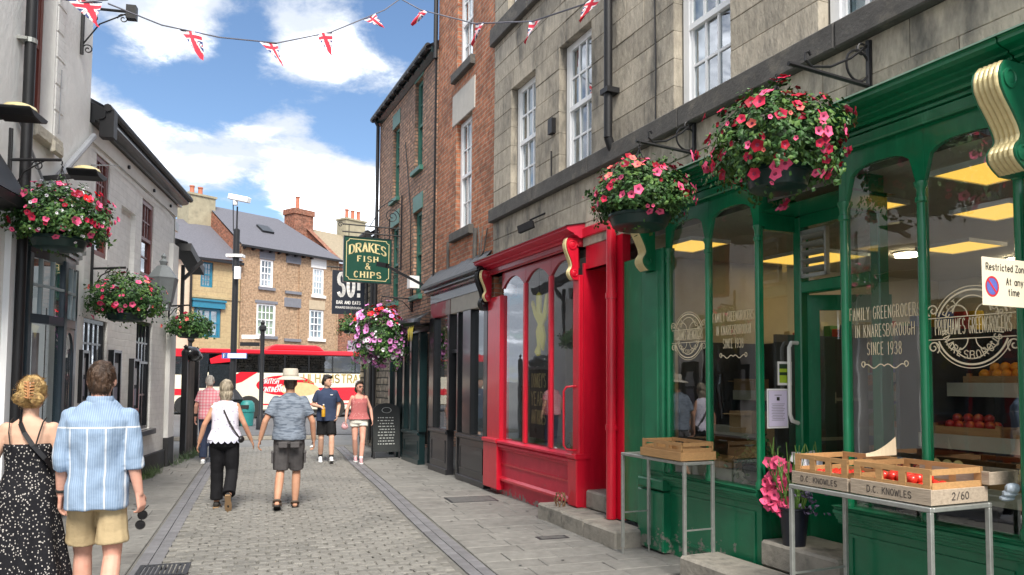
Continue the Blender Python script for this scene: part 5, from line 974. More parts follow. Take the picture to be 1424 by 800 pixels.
# bow window
bow = [(-5.08, -.0), (-5.0, -.08), (-4.72, -.16), (-4.32, -.19), (-3.9, -.15), (-3.62, -.06), (-3.56, .0)]
def bowwall(b, z0, z1, e, t):
    o = [(x, y - e) for x, y in bow]; i = [(x, y + t) for x, y in bow]
    for k in range(len(bow) - 1):
        b.quad((*o[k], z0), (*o[k + 1], z0), (*o[k + 1], z1), (*o[k], z1)); b.quad((*o[k], z1), (*o[k + 1], z1), (*i[k + 1], z1), (*i[k], z1)); b.quad((*o[k], z0), (*i[k], z0), (*i[k + 1], z0), (*o[k + 1], z0))
    b.quad((*o[0], z0), (*o[0], z1), (*i[0], z1), (*i[0], z0)); b.quad((*o[-1], z0), (*i[-1], z0), (*i[-1], z1), (*o[-1], z1))
bw = thing('bow_window', 'charcoal bow window with small panes and moulded hood', 'window', FL, (-4.3, 0, 0))
b = MB(); bowwall(b, .30, .78, .02, .1); b.build('stall_riser', M_SLATEB, bw, fixn=False)
b = MB(); bowwall(b, .78, .86, .06, .1); b.build('sill', M_SLATEB, bw, fixn=False)
b = MB()
for z0, z1, e in ((3.12, 3.18, .03), (3.18, 3.24, .07), (3.24, 3.29, .11), (3.29, 3.36, .06)): bowwall(b, z0, z1, e, .1)
b.build('hood_moulding', M_SLATEB, bw, fixn=False)
b = MB(); bowwall(b, 3.0, 3.12, .0, .06); bowwall(b, 2.28, 2.38, .02, .06); b.build('rail', M_SLATEB, bw, fixn=False)
for k, (x, y) in enumerate(bow):
    if k in (1, 3, 5): b = MB(); w = .05; b.box(x - w, x + w, y - .02, y + .07, .86, 3.05, .01); b.build('post', M_SLATEB, bw)
def bowp(t):                          # point along the bow
    k = min(int(t * (len(bow) - 1)), len(bow) - 2); f = t * (len(bow) - 1) - k; return (bow[k][0] + (bow[k + 1][0] - bow[k][0]) * f, bow[k][1] + (bow[k + 1][1] - bow[k][1]) * f)
M_BARL = mat('pale_grey_bar', (.30, .36, .38), .45, var=.1)
b = MB()
for t in (.27, .38, .61, .72): x, y = bowp(t); b.box(x - .014, x + .014, y - .012, y + .03, 2.38, 3.0)
for t0, t1 in ((.19, .48), (.52, .81)):
    for j in range(6): a, c = bowp(t0 + (t1 - t0) * j / 6), bowp(t0 + (t1 - t0) * (j + 1) / 6); b.bar((*a, 2.70), (*c, 2.70), .03, .03)
b.build('glazing_bar', M_BARL, bw)
for t0, t1 in ((.19, .27), (.27, .38), (.38, .48), (.52, .61), (.61, .72), (.72, .81)):
    for z0, z1 in ((2.38, 2.68), (2.70, 3.0)): a, c = bowp(t0), bowp(t1); MB().quad((a[0], a[1] + .012, z0), (c[0], c[1] + .012, z0), (c[0], c[1] + .012, z1), (a[0], a[1] + .012, z1)).build('pane', M_WGLASS, bw, fixn=False)
for t0, t1 in ((.19, .48), (.52, .81)): a, c = bowp(t0), bowp(t1); MB().quad((a[0], a[1] + .012, .86), (c[0], c[1] + .012, .86), (c[0], c[1] + .012, 2.28), (a[0], a[1] + .012, 2.28)).build('pane', M_GLASS, bw, fixn=False)
a, c = bowp(.52), bowp(.81); hb_ = MB()
n = 10
for i in range(n):
    f0, f1 = i / n, (i + 1) / n; z_0, z_1 = 1.95 + .28 * math.sqrt(max(0, 1 - (2 * f0 - 1) ** 2)), 1.95 + .28 * math.sqrt(max(0, 1 - (2 * f1 - 1) ** 2)); p0 = (a[0] + (c[0] - a[0]) * f0, a[1] + (c[1] - a[1]) * f0 - .005); p1 = (a[0] + (c[0] - a[0]) * f1, a[1] + (c[1] - a[1]) * f1 - .005)
    hb_.quad((*p0, z_0), (*p1, z_1), (*p1, 2.3), (*p0, 2.3))
hb_.build('arched_head', M_SLATEB, bw, fixn=False)
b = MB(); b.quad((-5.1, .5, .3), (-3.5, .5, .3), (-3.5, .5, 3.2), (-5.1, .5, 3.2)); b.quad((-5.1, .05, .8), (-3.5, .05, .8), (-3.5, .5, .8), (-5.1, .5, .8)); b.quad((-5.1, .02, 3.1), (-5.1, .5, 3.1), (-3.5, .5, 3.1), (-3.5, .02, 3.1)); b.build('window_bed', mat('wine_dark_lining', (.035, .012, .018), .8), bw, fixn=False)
MB().box(-4.42, -4.36, .05, .1, .86, 2.2).build('curtain_edge', mat('pale_pink_cloth', (.5, .42, .42), .8), bw)
b = MB(); b.box(-5.42, -5.30, -.06, .05, .2, 3.35); b.build('door_post', M_WHITE, lw); MB().box(-6.2, -5.45, .05, .1, .2, 3.3).build('door', M_INK, lw)
b = MB(); b.box(-6.6, -5.62, -.30, .0, 3.36, 3.46); b.add([(-6.6, -.30, 3.47), (-5.62, -.30, 3.47), (-5.62, 0, 3.95), (-6.6, 0, 3.95)], [(0, 1, 2, 3)]); b.add([(-5.62, -.30, 3.46), (-5.62, 0, 3.46), (-5.62, 0, 3.95)], [(0, 1, 2)]); b.build('porch_hood', M_BLACKM, lw, fixn=False)
# ================================================================ left: low white house
lh = thing('white_house', 'low whitewashed brick house with red brown sashes and black eaves', 'house', FL, (-.5, 0, 0))
UW = [(-2.76, -2.18, 3.40, 4.82), (-.50, .24, 3.42, 4.74)]; GW = [(-3.02, -2.06, .80, 2.50), (-.60, .36, .80, 2.66)]
wall(lh, 'wall', -3.155, 1.80, .0, 5.2, UW + GW + [(-1.6, -.86, 3.3, 4.36)], BR_WHITE, depth=.4, reveal=.10, y=.03)
MB().box(-1.6, -.86, .10, .14, 3.3, 4.36).build('blind_window', BR_WHITE, lh)
for w in UW: window(lh, w[0] + .01, w[1] - .01, w[2], w[3], .05, M_BROWN, M_WGLASS, 3, 2, (1, 2), fw=.08, bar=.024, curtain=None, one=False)
for w in GW:
    window(lh, w[0] + .01, w[1] - .01, w[2], w[3], .06, M_BLACK, M_WGLASS, 4, 2, (4, 2), fw=.06, bar=.03, split=.62); b = MB(); b.box(w[0] - .08, w[1] + .08, -.07, .1, w[2] - .10, w[2] - .003, .01); b.build('sill', M_BLACK, lh)
b = MB(); b.box(-3.155, 1.80, -.0, .03, 4.90, 5.12); b.build('frieze_board', mat('off_white_board', (.66, .64, .59), .6, var=.1), lh)
b = MB(); b.mould([(.1, 5.13), (-.05, 5.13), (-.05, 5.17), (-.14, 5.19), (-.18, 5.22), (-.18, 5.32), (-.14, 5.36), (.1, 5.42)], -3.12, 1.95); b.build('eaves', M_BLACK, lh)
b = MB(); b.tube([(-3.12, -.20, 5.35), (1.98, -.20, 5.30)], .055, 8); b.box(-3.1, -2.95, -.28, -.1, 4.95, 5.32); b.build('gutter', M_BLACKM, lh)
b = MB()
for x in (-1.45, .02, 1.2): b.lathe([(.03, -.02), (.03, .02)], (x, -.012, 4.99), 10, (0, 1, 0))
b.build('tie_plate', M_BLACKM, lh)
MB().quad((-3.15, -.16, 5.37), (1.95, -.16, 5.33), (1.95, 3, 7.0), (-3.15, 3, 7.0)).build('roof', M_SLATE, lh, fixn=False)
MB().quad((1.80, .03, 0), (1.80, 6, 0), (1.80, 6, 5.2), (1.80, .03, 5.2)).build('gable_wall', M_WWALL, lh, fixn=False)
b = MB(); b.box(-1.9, 1.78, -.02, .03, -.02, .34, .01); b.build('plinth', mat('black_masonry_paint', (.03, .03, .032), .7, var=.3), lh)
b = MB(); b.box(-.55, -.33, .005, .03, .42, .74); v = sub(lh)(b.build('air_vent', M_PAPER, lh))
for k in range(5): MB().box(-.53, -.35, -.008, .005, .45 + k * .055, .475 + k * .055).build('slot', M_INK, v)
for i, (x0, x1, z0, z1) in enumerate(((-3.24, -2.98, 1.35, 2.05), (-1.98, -1.60, 1.15, 2.1), (-.96, -.62, 1.15, 2.0))):
    t = thing('notice_board', ('black glazed notice board beside the bow window', 'black glazed notice board between the ground floor windows', 'black glazed notice board left of the far ground floor window')[i], 'notice board', FL, (x0, 0, z0)); b = MB()
    b.box(x0, x0 + .04, -.05, .03, z0, z1); b.box(x1 - .04, x1, -.05, .03, z0, z1); b.box(x0 + .04, x1 - .04, -.048, .03, z0, z0 + .04); b.box(x0 + .04, x1 - .04, -.048, .03, z1 - .04, z1); b.build('frame', M_BLACK, t); MB().box(x0 + .04, x1 - .04, -.02, .03, z0 + .04, z1 - .04).build('backing', mat('dark_baize', (.05, .055, .065), .9), t)
    for q in range(2): h = (z1 - z0) * .32; za = z0 + .09 + q * (h + .06); MB().box(x0 + .09, x1 - .09, -.026, -.0205, za, za + h).build('poster', (M_GREYP, mat('pale_print', (.45, .46, .48), .7))[q], t)
b = MB(); b.box(1.36, 1.795, -.05, .03, .34, 4.3); b.build('buttress', M_WWALL, lh); MB().box(1.34, 1.80, -.06, .03, .0, .55).build('plinth', MATS['black_masonry_paint'], lh)
# little white house end, dark posts and board fence beyond
ct = thing('reflection_cottage', 'unseen white cottage added behind the low white house for the red panes to reflect', 'house', FL, (3.4, .9, 0)); wall(ct, 'wall', 1.85, 5.0, 0, 5.2, [(2.5, 3.1, 2.2, 4.2)], M_WWALL, y=.9); window(ct, 2.51, 3.09, 2.2, 4.2, .98, M_BLACK, M_WGLASS, 3, 3, (3, 3), split=0, one=True); b = MB(); b.box(1.85, 5.05, .7, 1.3, 5.2, 5.4); b.build('eaves', M_BLACK, ct); MB().quad((1.85, .75, 5.4), (5.05, .75, 5.4), (5.05, 4, 7.2), (1.85, 4, 7.2)).build('roof', M_SLATE, ct, fixn=False); MB().quad((5.0, .9, 0), (5.0, 5, 0), (5.0, 5, 5.4), (5.0, .9, 5.4)).build('side_wall', M_WWALL, ct, fixn=False)  # unseen cottage, added to put a white wall into the red panes' reflections
lo = thing('outhouse', 'small white outhouse with a thick black gutter beyond the low white house', 'outhouse', FL, (2.5, 0, 0)); MB().box(1.82, 2.4, .1, .86, 0, 3.75).build('wall', M_WWALL, lo); b = MB(); b.bar((1.84, -.12, 4.32), (3.2, -.12, 4.02), .3, .16); b.build('gutter', M_BLACKM, lo); MB().quad((1.82, -.2, 4.42), (3.2, -.2, 4.1), (3.2, .6, 4.4), (1.82, .6, 4.65)).build('roof', M_SLATE, lo, fixn=False)
for q_ in (((2.2, -.05, 3.7), (2.2, -.42, 4.1)), ((2.2, -.05, 2.6), (2.2, -.05, 4.0))): MB().bar(*q_, .065).build('brace', M_BLACKM, lo)
fe = thing('board_fence', 'weathered brown board gate with black posts beyond the white house', 'fence', FL, (3.2, 0, 0))
for k in range(6): MB().box(2.92 + k * .17, 2.92 + k * .17 + .16, .02, .05, .05, 2.05 + .03 * (k % 2)).build('board', mat('weathered_brown_board', (.10, .075, .06), .85, var=.3, rnd=.2), fe)
for x in (2.84, 4.0): b = MB(); b.box(x, x + .1, -.05, .06, 0, 2.2); b.lathe([(.07, 2.2), (.07, 2.25), (.02, 2.3), (.05, 2.36), (.001, 2.41)], (x + .05, 0, 0), 10); b.build('post', M_BLACKM, fe)
bg_ = thing('bin_bag', 'black plastic sack lying on top of the board gate', 'sack', FL, (3.1, -.1, 2.1)); b = MB(); b.ball((3.12, -.06, 2.22), .28, .2, .16, 12, 7); b.ball((3.35, -.1, 2.16), .18, .16, .11, 10, 6); b.build('sack', mat('black_plastic', (.012, .012, .014), .25), bg_, smooth=True)
# weeds at the wall foot
rngw = random.Random(3); b = MB()
for k in range(420):
    x = rngw.choice((rngw.uniform(-.6, .5), rngw.uniform(1.2, 4.2), rngw.uniform(2.6, 4.3))); y = rngw.uniform(-.22, -.03); h = rngw.uniform(.04, .22); a = rngw.uniform(0, 6.28); w = rngw.uniform(.012, .03); lx, ly = math.cos(a) * h * .5, math.sin(a) * h * .4
    b.add([(x - w, y, 0), (x + w, y, 0), (x + lx + w * .5, y + ly, h * .7), (x + lx * 1.5, y + ly * 1.4, h)], [(0, 1, 2, 3)])
wd = b.build('weeds', M_LEAFB, None, kind='stuff', fixn=False); wd.location = FL.o; wd.rotation_euler = (0, 0, FL.a); wd['label'] = 'green weeds growing along the foot of the left wall'; wd['category'] = 'weeds'
cb = thing('cable', 'thin grey cable sagging across the low white house front', 'cable', FL, (-1, 0, 4)); MB().tube([(-3.1, -.02, 4.55), (-2.0, -.03, 4.86), (-1.2, -.02, 4.86), (-.6, -.03, 4.83), (.8, -.02, 4.87), (1.5, -.02, 4.8), (1.55, -.02, 3.2)], .009, 5).build('wire', M_STEEL, cb)
# floodlights
def flood(lab, x, z, L):
    t = thing('floodlight', lab, 'floodlight', FL, (x, 0, z)); b = MB()
    prof = [(-.5, 0), (.5, 0), (.42, -.10), (.1, -.20), (-.3, -.16), (-.5, -.05)]
    vs = []
    for y in (-.62, -.30): vs += [(x + p * L, y, z + q * L) for p, q in prof]
    n = 6; b.add(vs, [tuple(range(n)), tuple(range(2 * n - 1, n - 1, -1))] + [(i, (i + 1) % n, (i + 1) % n + n, i + n) for i in range(n)]); b.build('housing', M_BLACKM, t, bevel=.015)
    b = MB(); b.ball((x - .05 * L, -.46, z + .012), L * .36, .15, .062, 12, 6); b.build('lens', mat('yellowed_lens', (.55, .47, .24), .3, var=.1), t, smooth=True); b = MB(); b.bar((x, -.3, z - .05), (x, .03, z - .1), .05); b.build('bracket', M_BLACKM, t); return t
flood('large black floodlight with yellowed lens at the left edge beside the black downpipe', -6.30, 4.16, .42)
flood('black floodlight with yellowed lens above the bow window basket', -4.55, 4.07, .42)
# lantern
ln_ = thing('wall_lantern', 'old grey hexagonal lantern on the low white house', 'lantern', FL, (-.42, -.4, 3.0)); cxl, cyl = -.62, -.36
b = MB(); b.lathe([(.17, 2.95), (.24, 3.33), (.25, 3.36), (.10, 3.56), (.05, 3.58), (.07, 3.64), (.03, 3.69), (.045, 3.73), (.001, 3.79)], (cxl, cyl, 0), 6); b.build('cap', mat('weathered_lead_grey', (.13, .145, .15), .5, var=.2), ln_)
b = MB()
for k in range(6): a = 2 * math.pi * k / 6; b.bar((cxl + .12 * math.cos(a), cyl + .12 * math.sin(a), 2.85), (cxl + .235 * math.cos(a), cyl + .235 * math.sin(a), 3.34), .018)
b.bar((cxl, cyl, 2.85), (cxl, .03, 2.7), .03); b.lathe([(.13, 2.82), (.13, 2.86)], (cxl, cyl, 0), 6); b.build('frame', MATS['weathered_lead_grey'], ln_)
MB().lathe([(.115, 2.86), (.228, 3.33)], (cxl, cyl, 0), 6).build('pane', mat('milky_glass', (.55, .57, .58), .2), ln_)
# bunting bracket on the white building
bk = thing('wall_bracket', 'black scrolled iron bracket high on the white building corner', 'bracket', FL, (-3.3, 0, 6.2)); bz = FL.px(115, 12)[1]
BRX = FL.px(113, 30)[0]; b = MB(); b.tube([(BRX, -.02, bz - .62), (BRX, -.02, bz + .1)], .022, 6); b.tube([(BRX, 0, bz), (BRX, -.62, bz)], .018, 6); b.box(BRX - .05, BRX + .05, -.66, -.54, bz - .1, bz + .08); b.tube([(BRX, -.02, bz - .5), (BRX, -.22, bz - .2), (BRX, -.55, bz - .02)], .010, 5)
for cy, cz in ((-.14, bz - .13), (-.5, bz - .1), (-.09, bz - .55)): b.tube([(BRX, Y, Z) for Y, Z in spiral(cy, cz, .07, .012, 0, 1.4, 16)], .008, 5)
b.build('scrollwork', M_BLACKM, bk); BR_END = FL.w(BRX, -.6, bz)
# ================================================================ houses across the junction
def chimney(parent, x0, x1, y0, y1, z0, z1, m, pots, pm, cap=.12, ph=.55):
    b = MB(); b.box(x0, x1, y0, y1, z0, z1 - cap); b.box(x0 - .07, x1 + .07, y0 - .07, y1 + .07, z1 - cap, z1); c = sub(parent)(b.build('chimney', m, parent))
    for px_ in pots: MB().lathe([(.16, 0), (.15, .1), (.13, .15), (.12, ph - .1), (.15, ph - .07), (.15, ph), (.1, ph)], (px_, (y0 + y1) / 2, z1), 10).build('chimney_pot', pm, c, smooth=True)
M_POTR = mat('terracotta_pot', (.40, .13, .075), .8, var=.2); M_RENDER = mat('stained_render', (.32, .285, .20), .9, var=.25, vs=3, col2=(.2, .18, .13), c2s=1.4, c2lo=.5, c2hi=.75)
M_LBLUE = mat('blue_gloss_paint', (.02, .17, .27), .4, var=.1); M_GLINT = mat('grey_lintel', (.16, .165, .19), .8, var=.15); M_NET = mat('white_net', (.72, .74, .75), .9, var=.06)
yh = thing('yellow_house', 'yellow stone house with blue windows left of the tall lamp pole', 'house', FB, (0, 0, 0))
YW = [(-.64, .06, 6.5, 7.84), (-.95, .56, 3.86, 5.4)]
wall(yh, 'wall', -1.12, 1.62, 0, 8.0, YW, BR_YEL, depth=.4, reveal=.15); MB().box(-1.12, 1.62, -.06, .0, 5.92, 6.06).build('string_course', BR_YEL, yh)
window(yh, -.63, .05, 6.51, 7.83, .08, M_LBLUE, M_WGLASS, 3, 2, (3, 2), fw=.09, bar=.03, curtain=M_NET, one=True); window(yh, -.94, .55, 3.87, 5.39, .06, M_LBLUE, M_WGLASS, 3, 1, (3, 1), fw=.13, bar=.09, curtain=M_NET, one=True)
b = MB(); b.box(-1.08, .72, -.14, .1, 5.40, 5.74); b.box(-1.12, .76, -.2, .1, 5.74, 5.84); b.build('shop_fascia', M_LBLUE, yh)
b = MB(); b.quad((-4, -.25, 7.86), (1.66, -.25, 8.1), (1.66, 4.0, 10.9), (-4, 4.0, 10.3)); b.build('roof', M_SLATE, yh, fixn=False); MB().box(-3.9, 1.66, -.32, -.2, 7.86, 8.0).build('gutter', M_BLACKM, yh)
pe = thing('pale_house', 'pale stone house end with a black downpipe at the far left', 'house', FB, (-2.5, 0, 0)); wall(pe, 'wall', -4.2, -1.13, 0, 7.86, [], mat('pale_render', (.55, .47, .36), .9, var=.1), y=-.02); b = MB(); b.tube([(-1.2, -.1, 7.8), (-1.2, -.1, 3)], .06, 6); b.build('downpipe', M_BLACKM, pe); 
bh = thing('brown_brick_house', 'buff brick town house with white sashes and slate roof across the junction', 'house', FB, (5, 0, 0))
HW = [(2.82, 3.68, 6.86, 8.42), (6.34, 7.16, 6.74, 8.34), (2.66, 3.90, 4.12, 5.92), (6.16, 7.2, 4.13, 5.84)]; BL = [(4.55, 5.43, 6.80, 8.40), (4.55, 5.47, 4.04, 5.86)]
wall(bh, 'wall', 1.66, 8.22, 0, 9.1, HW + BL, BR_FAR, depth=.4, reveal=.12)
M_YG = mat('yellow_green_blind', (.45, .5, .06), .8, var=.25, vs=3)
for i, w in enumerate(HW):
    window(bh, w[0] + .01, w[1] - .01, w[2], w[3], .05, M_WHITE, M_WGLASS, (3, 3, 4, 3)[i], 2, ((3, 2), (3, 2), (4, 2), (3, 2))[i], fw=.09, bar=.04, one=True, curtain=(M_NET, M_NET, M_YG, M_NET)[i], cw=(.5, .9, .95, .6)[i])
for w in BL: MB().box(w[0], w[1], .09, .13, w[2], w[3]).build('blind_window', BR_FAR, bh)
for i, w in enumerate(HW + BL): MB().box(w[0] - .1, w[1] + .1, -.10, .1, w[2] - .17, w[2] - .003).build('sill', M_PAPER if i in (1, 3) else M_GLINT, bh)
for (x0, x1, z0, z1, m) in ((2.76, 3.74, 8.43, 8.98, M_GLINT), (4.48, 5.5, 8.42, 8.95, M_GLINT), (6.2, 7.3, 8.36, 8.95, M_PAPER), (2.55, 4.0, 5.93, 6.1, M_GLINT), (4.42, 5.56, 5.87, 6.4, M_GLINT), (6.1, 7.26, 5.86, 6.4, mat('pale_lintel', (.42, .34, .24), .8))): MB().box(x0, x1, -.02, .1, z0, z1, .006).build('lintel', m, bh)
b = MB(); b.quad((1.55, -.3, 8.98), (8.3, -.3, 9.02), (6.5, 4.0, 11.85), (1.75, 4.0, 11.85)); b.add([(1.62, 8, 9.0), (1.75, 4.0, 11.85), (6.5, 4, 11.85), (8.3, 8, 9.0)], [(0, 1, 2, 3)]); b.quad((8.3, -.3, 9.02), (8.3, 8, 9.0), (6.5, 4.0, 11.85), (6.5, 4.0, 11.85)) if False else b.add([(8.3, -.3, 9.02), (8.3, 8, 9.0), (6.5, 4, 11.85)], [(0, 1, 2)]); b.build('roof', M_SLATE, bh, fixn=False)
b = MB(); b.add([(1.66, 0, 8), (1.66, 8, 8), (1.66, 8, 9.0), (1.72, 4, 11.8), (1.66, 0, 9.0)], [(0, 1, 2, 3, 4)]); b.build('gable_wall', BR_CHIM, bh, fixn=False); MB().box(1.5, 8.3, -.36, -.24, 8.9, 9.02).build('gutter', M_BLACKM, bh)
x = 1.7
while x < 6.3: MB().box(x, x + .1, -.24, .0, 8.82, 8.92).build('gutter_bracket', M_BLACKM, bh); x += .55
b = MB(); b.obox((4.35, 2.0, 10.6), (.38, 0, 0), (0, .35, .23), (0, -.03, .05)); b.build('skylight', M_BLACK, bh)
MB().box(1.66, 1.76, -.05, .0, 0, 9).build('pilaster_strip', BR_FAR, bh); MB().box(8.12, 8.22, -.05, 0, 0, 9).build('pilaster_strip', BR_FAR, bh)
chimney(bh, .35, 1.95, 3.4, 4.7, 9.6, 12.25, M_RENDER, (.85, 1.35), M_POTR); MB().box(.36, 1.9, 3.42, 4.68, 8.5, 9.6).build('chimney_base', BR_CHIM, bh)
rh = thing('tan_roofed_house', 'brick house with tan stone roof and chimney right of the town house', 'house', FB, (11, 0, 0))
wall(rh, 'wall', 8.26, 16, 0, 8.9, [], BR_CHIM, y=.2); b = MB(); b.quad((8.3, -.1, 8.95), (16, -.1, 8.95), (16, 4.0, 11.5), (8.4, 4.0, 11.65)); b.build('roof', mat('tan_stone_slate', (.26, .215, .15), .9, var=.3, vs=10), rh, fixn=False)
b = MB(); b.add([(8.28, .0, 8.9), (8.28, 8, 8.9), (8.35, 4, 11.9)], [(0, 1, 2)]); b.quad((8.2, -.1, 8.95), (8.55, -.1, 8.95), (8.6, 4.0, 11.9), (8.2, 4.0, 11.9)); b.build('gable_wall', BR_CHIM, rh, fixn=False)
chimney(rh, 7.3, 8.75, 3.4, 4.5, 9.5, 12.65, BR_CHIM, (7.9,), M_POTR, cap=.35, ph=.9); chimney(rh, 11.4, 13.1, 3.4, 4.4, 10, 12.75, M_RENDER, (11.85, 12.35, 12.85), M_POTR, ph=.7)
# ================================================================ coach
FC = Frame(-11.3, 31.9, 28)
co = thing('coach', 'red and cream coach crossing the end of the lane', 'coach', FC, (1.5, 0, 0))
G_COACH = glass_mat('tinted_coach_glass', tint=(.42, .45, .46), base=.10)
M_CREAMP = mat('cream_coach_paint', (.74, .68, .54), .3, var=.04, coat=.3); M_CRED = mat('coach_red_paint', (.66, .015, .03), .25, var=.05, coat=.4); M_DGL = mat('dark_tinted_glass', (.018, .022, .026), .06, var=.2, spec=.8)
X0, X1, CW = -2.2, 5.8, 2.35
def cbox(x0, x1, z0, z1, m, nm, y0=-.02, y1=None): return MB().box(x0, x1, y0, CW + .02 if y1 is None else y1, z0, z1).build(nm, m, co)
b = MB(); b.box(X0 + .1, X1, 0, CW, .32, 1.98); b.build('body', M_CREAMP, co, bevel=.06); b = MB(); b.box(X0 + .3, X1 - .02, .55, CW - .02, 1.98, 2.76); b.build('window_band', M_BLACK, co); b = MB(); b.box(X0 + .3, X1 - .02, .01, .5, 1.98, 2.02); b.box(X0 + .3, X1 - .02, .01, .5, 2.73, 2.76); b.build('window_rail', M_BLACK, co)
sm_ = MB().box(-.13, .13, 0, .08, 0, .26); me_ = bpy.data.meshes.new('headrest'); me_.from_pydata(sm_.v, [], sm_.f); me_.materials.append(mat('seat_cloth', (.16, .15, .16), .9, rnd=.5))
for k in range(13): link('headrest', me_, co, loc=Vector((-.45 + k * .47, .25, 2.02 + .03 * (k % 3))) - OFF[co.name])
for x_ in (-.72, .385, 1.485, 2.535, 3.585, 4.635, 5.74): MB().box(x_ - .04, x_ + .04, .0, .05, 2.0, 2.76).build('window_pillar', M_BLACK, co)
b = MB(); b.prism([(X0 + .02, 2.76), (X1 + .02, 2.76), (X1 + .02, 2.90), (X1 - .15, 2.98), (X0 + .3, 2.96), (X0 - .02, 2.84)], -.03, CW + .03); b.build('roof', M_CRED, co, bevel=.04); b = MB(); b.prism([(.75, 2.97), (3.3, 2.97), (3.1, 3.16), (2.9, 3.22), (1.15, 3.22), (.95, 3.16)], .3, CW - .3); b.build('roof_pod', M_CRED, co, bevel=.05)
for x0, x1 in ((-.68, .35), (.42, 1.45), (1.52, 2.5), (2.57, 3.55), (3.62, 4.6), (4.67, 5.7)):
    MB().box(x0, x1, -.004, .0, 2.02, 2.73).build('window', G_COACH, co)
MB().box(-1.62, -.78, -.03, .0, 1.38, 2.30).build('driver_window', M_DGL, co)
b = MB(); b.add([(X0 + .02, .1, 1.25), (X0 + .02, CW - .1, 1.25), (X0 + .28, CW - .1, 2.74), (X0 + .28, .1, 2.74)], [(0, 3, 2, 1)]); b.build('windscreen', mat('painted_reflection_glass', (.22, .27, .30), .08, var=.5, vs=3, spec=.8), co, fixn=False); b = MB(); b.add([(X0 + .04, -.012, 1.3), (-1.7, -.012, 1.3), (-1.62, -.012, 2.74), (X0 + .28, -.012, 2.74)], [(0, 1, 2, 3)]); b.build('quarter_window', M_DGL, co, fixn=False)  # windscreen colour is lightened to stand in for reflections on the glass
b = MB(); b.box(X0 + .0, X0 + .12, .0, CW, .36, 1.24); b.build('front_panel', M_CREAMP, co, bevel=.04); MB().box(X0 - .01, X0 + .0, .05, CW - .05, .92, 1.18).build('front_stripe', M_CRED, co); MB().box(X0 - .02, X0 + .2, .02, CW - .02, .28, .42).build('bumper', M_GREYP, co)
def flatpoly(pts, m, nm, y=-.004, n=None): return MB().add([(x, y, z) for x, z in pts], [tuple(range(len(pts)))]).build(nm, m, co, fixn=False)
flatpoly([(-1.55, 2.32), (-.7, 2.42), (-.45, 2.72), (-1.2, 2.70), (-1.6, 2.52)], M_CRED, 'red_swoosh', -.034); flatpoly([(-1.0, 1.35), (-.3, 1.55), (.35, 1.98), (-.35, 1.98), (-.85, 1.72)], M_CRED, 'red_swoosh', -.006)
flatpoly([(1.55 + 1.25 * math.cos(a), 1.42 + .44 * math.sin(a)) for a in [2 * math.pi * i / 28 for i in range(28)]], M_CRED, 'red_oval', -.005); flatpoly([(2.15 + .85 * math.cos(a), 1.25 + .30 * math.sin(a)) for a in [2 * math.pi * i / 22 for i in range(22)]], mat('amber_print', (.72, .44, .22), .4), 'amber_oval', -.0065)
flatpoly([(2.95, 1.32), (5.78, 1.36), (5.78, .74), (3.9, .74), (3.3, .9)], M_CRED, 'red_band', -.005); flatpoly([(.6, .56), (5.78, .56), (5.78, .62), (.6, .62)], M_CRED, 'red_line', -.005); flatpoly([(-2.05, .62), (-.6, .62), (-.6, .67), (-2.05, .67)], M_CRED, 'red_line', -.005)
b = MB(); letters(b, 'ULHAMS', 2.32, 1.55, .36, .20, .055, -.008, gap=.075); letters(b, 'TRAVEL', 4.02, 1.55, .36, .20, .055, -.008, gap=.075); b.build('lettering', mat('old_gold_print', (.33, .24, .07), .4), co, fixn=False)
b = MB(); letters(b, 'BRITISH', .55, 1.50, .20, .085, .03, -.009, gap=.03, slant=.25); letters(b, 'AND', 1.15, 1.34, .12, .06, .02, -.009, gap=.02, slant=.25); letters(b, 'CONTINENTAL', .45, 1.14, .20, .085, .03, -.009, gap=.03, slant=.25); b.build('lettering', M_PAPER, co, fixn=False)
M_TYRE = mat('tyre_rubber', (.015, .015, .016), .85); M_HUB = mat('grey_wheel_hub', (.22, .22, .23), .45, metal=.4)
for x in (0, 3.67):
    MB().lathe([(.52, 0), (.52, .012)], (x, .002, .45), 24, (0, -1, 0)).build('wheel_arch', M_INK, co)
    w = sub(co)(MB().lathe([(.26, -.02), (.40, -.03), (.43, .02), (.43, .2), (.26, .2)], (x, .02, .43), 24, (0, 1, 0)).build('wheel', M_TYRE, co, smooth=True)); MB().lathe([(.001, -.0), (.12, -.01), (.14, .03), (.27, .03), (.27, .06)], (x, .0, .43), 20, (0, 1, 0)).build('hub', M_HUB, w, smooth=True)
b = MB(); b.tube([(X0 + .2, -.05, 2.55), (X0 - .25, -.2, 2.5), (X0 - .28, -.22, 2.1)], .05, 8); b.box(X0 - .36, X0 - .18, -.36, -.12, 1.55, 2.2); b.build('mirror', M_CRED, co, bevel=.03)
b = MB(); b.box(X0 - .02, X0 + .05, .1, .5, .7, .86); b.build('headlight', M_PAPER, co); MB().box(X0, X1, .1, CW, .18, .33).build('skirt', M_INK, co)
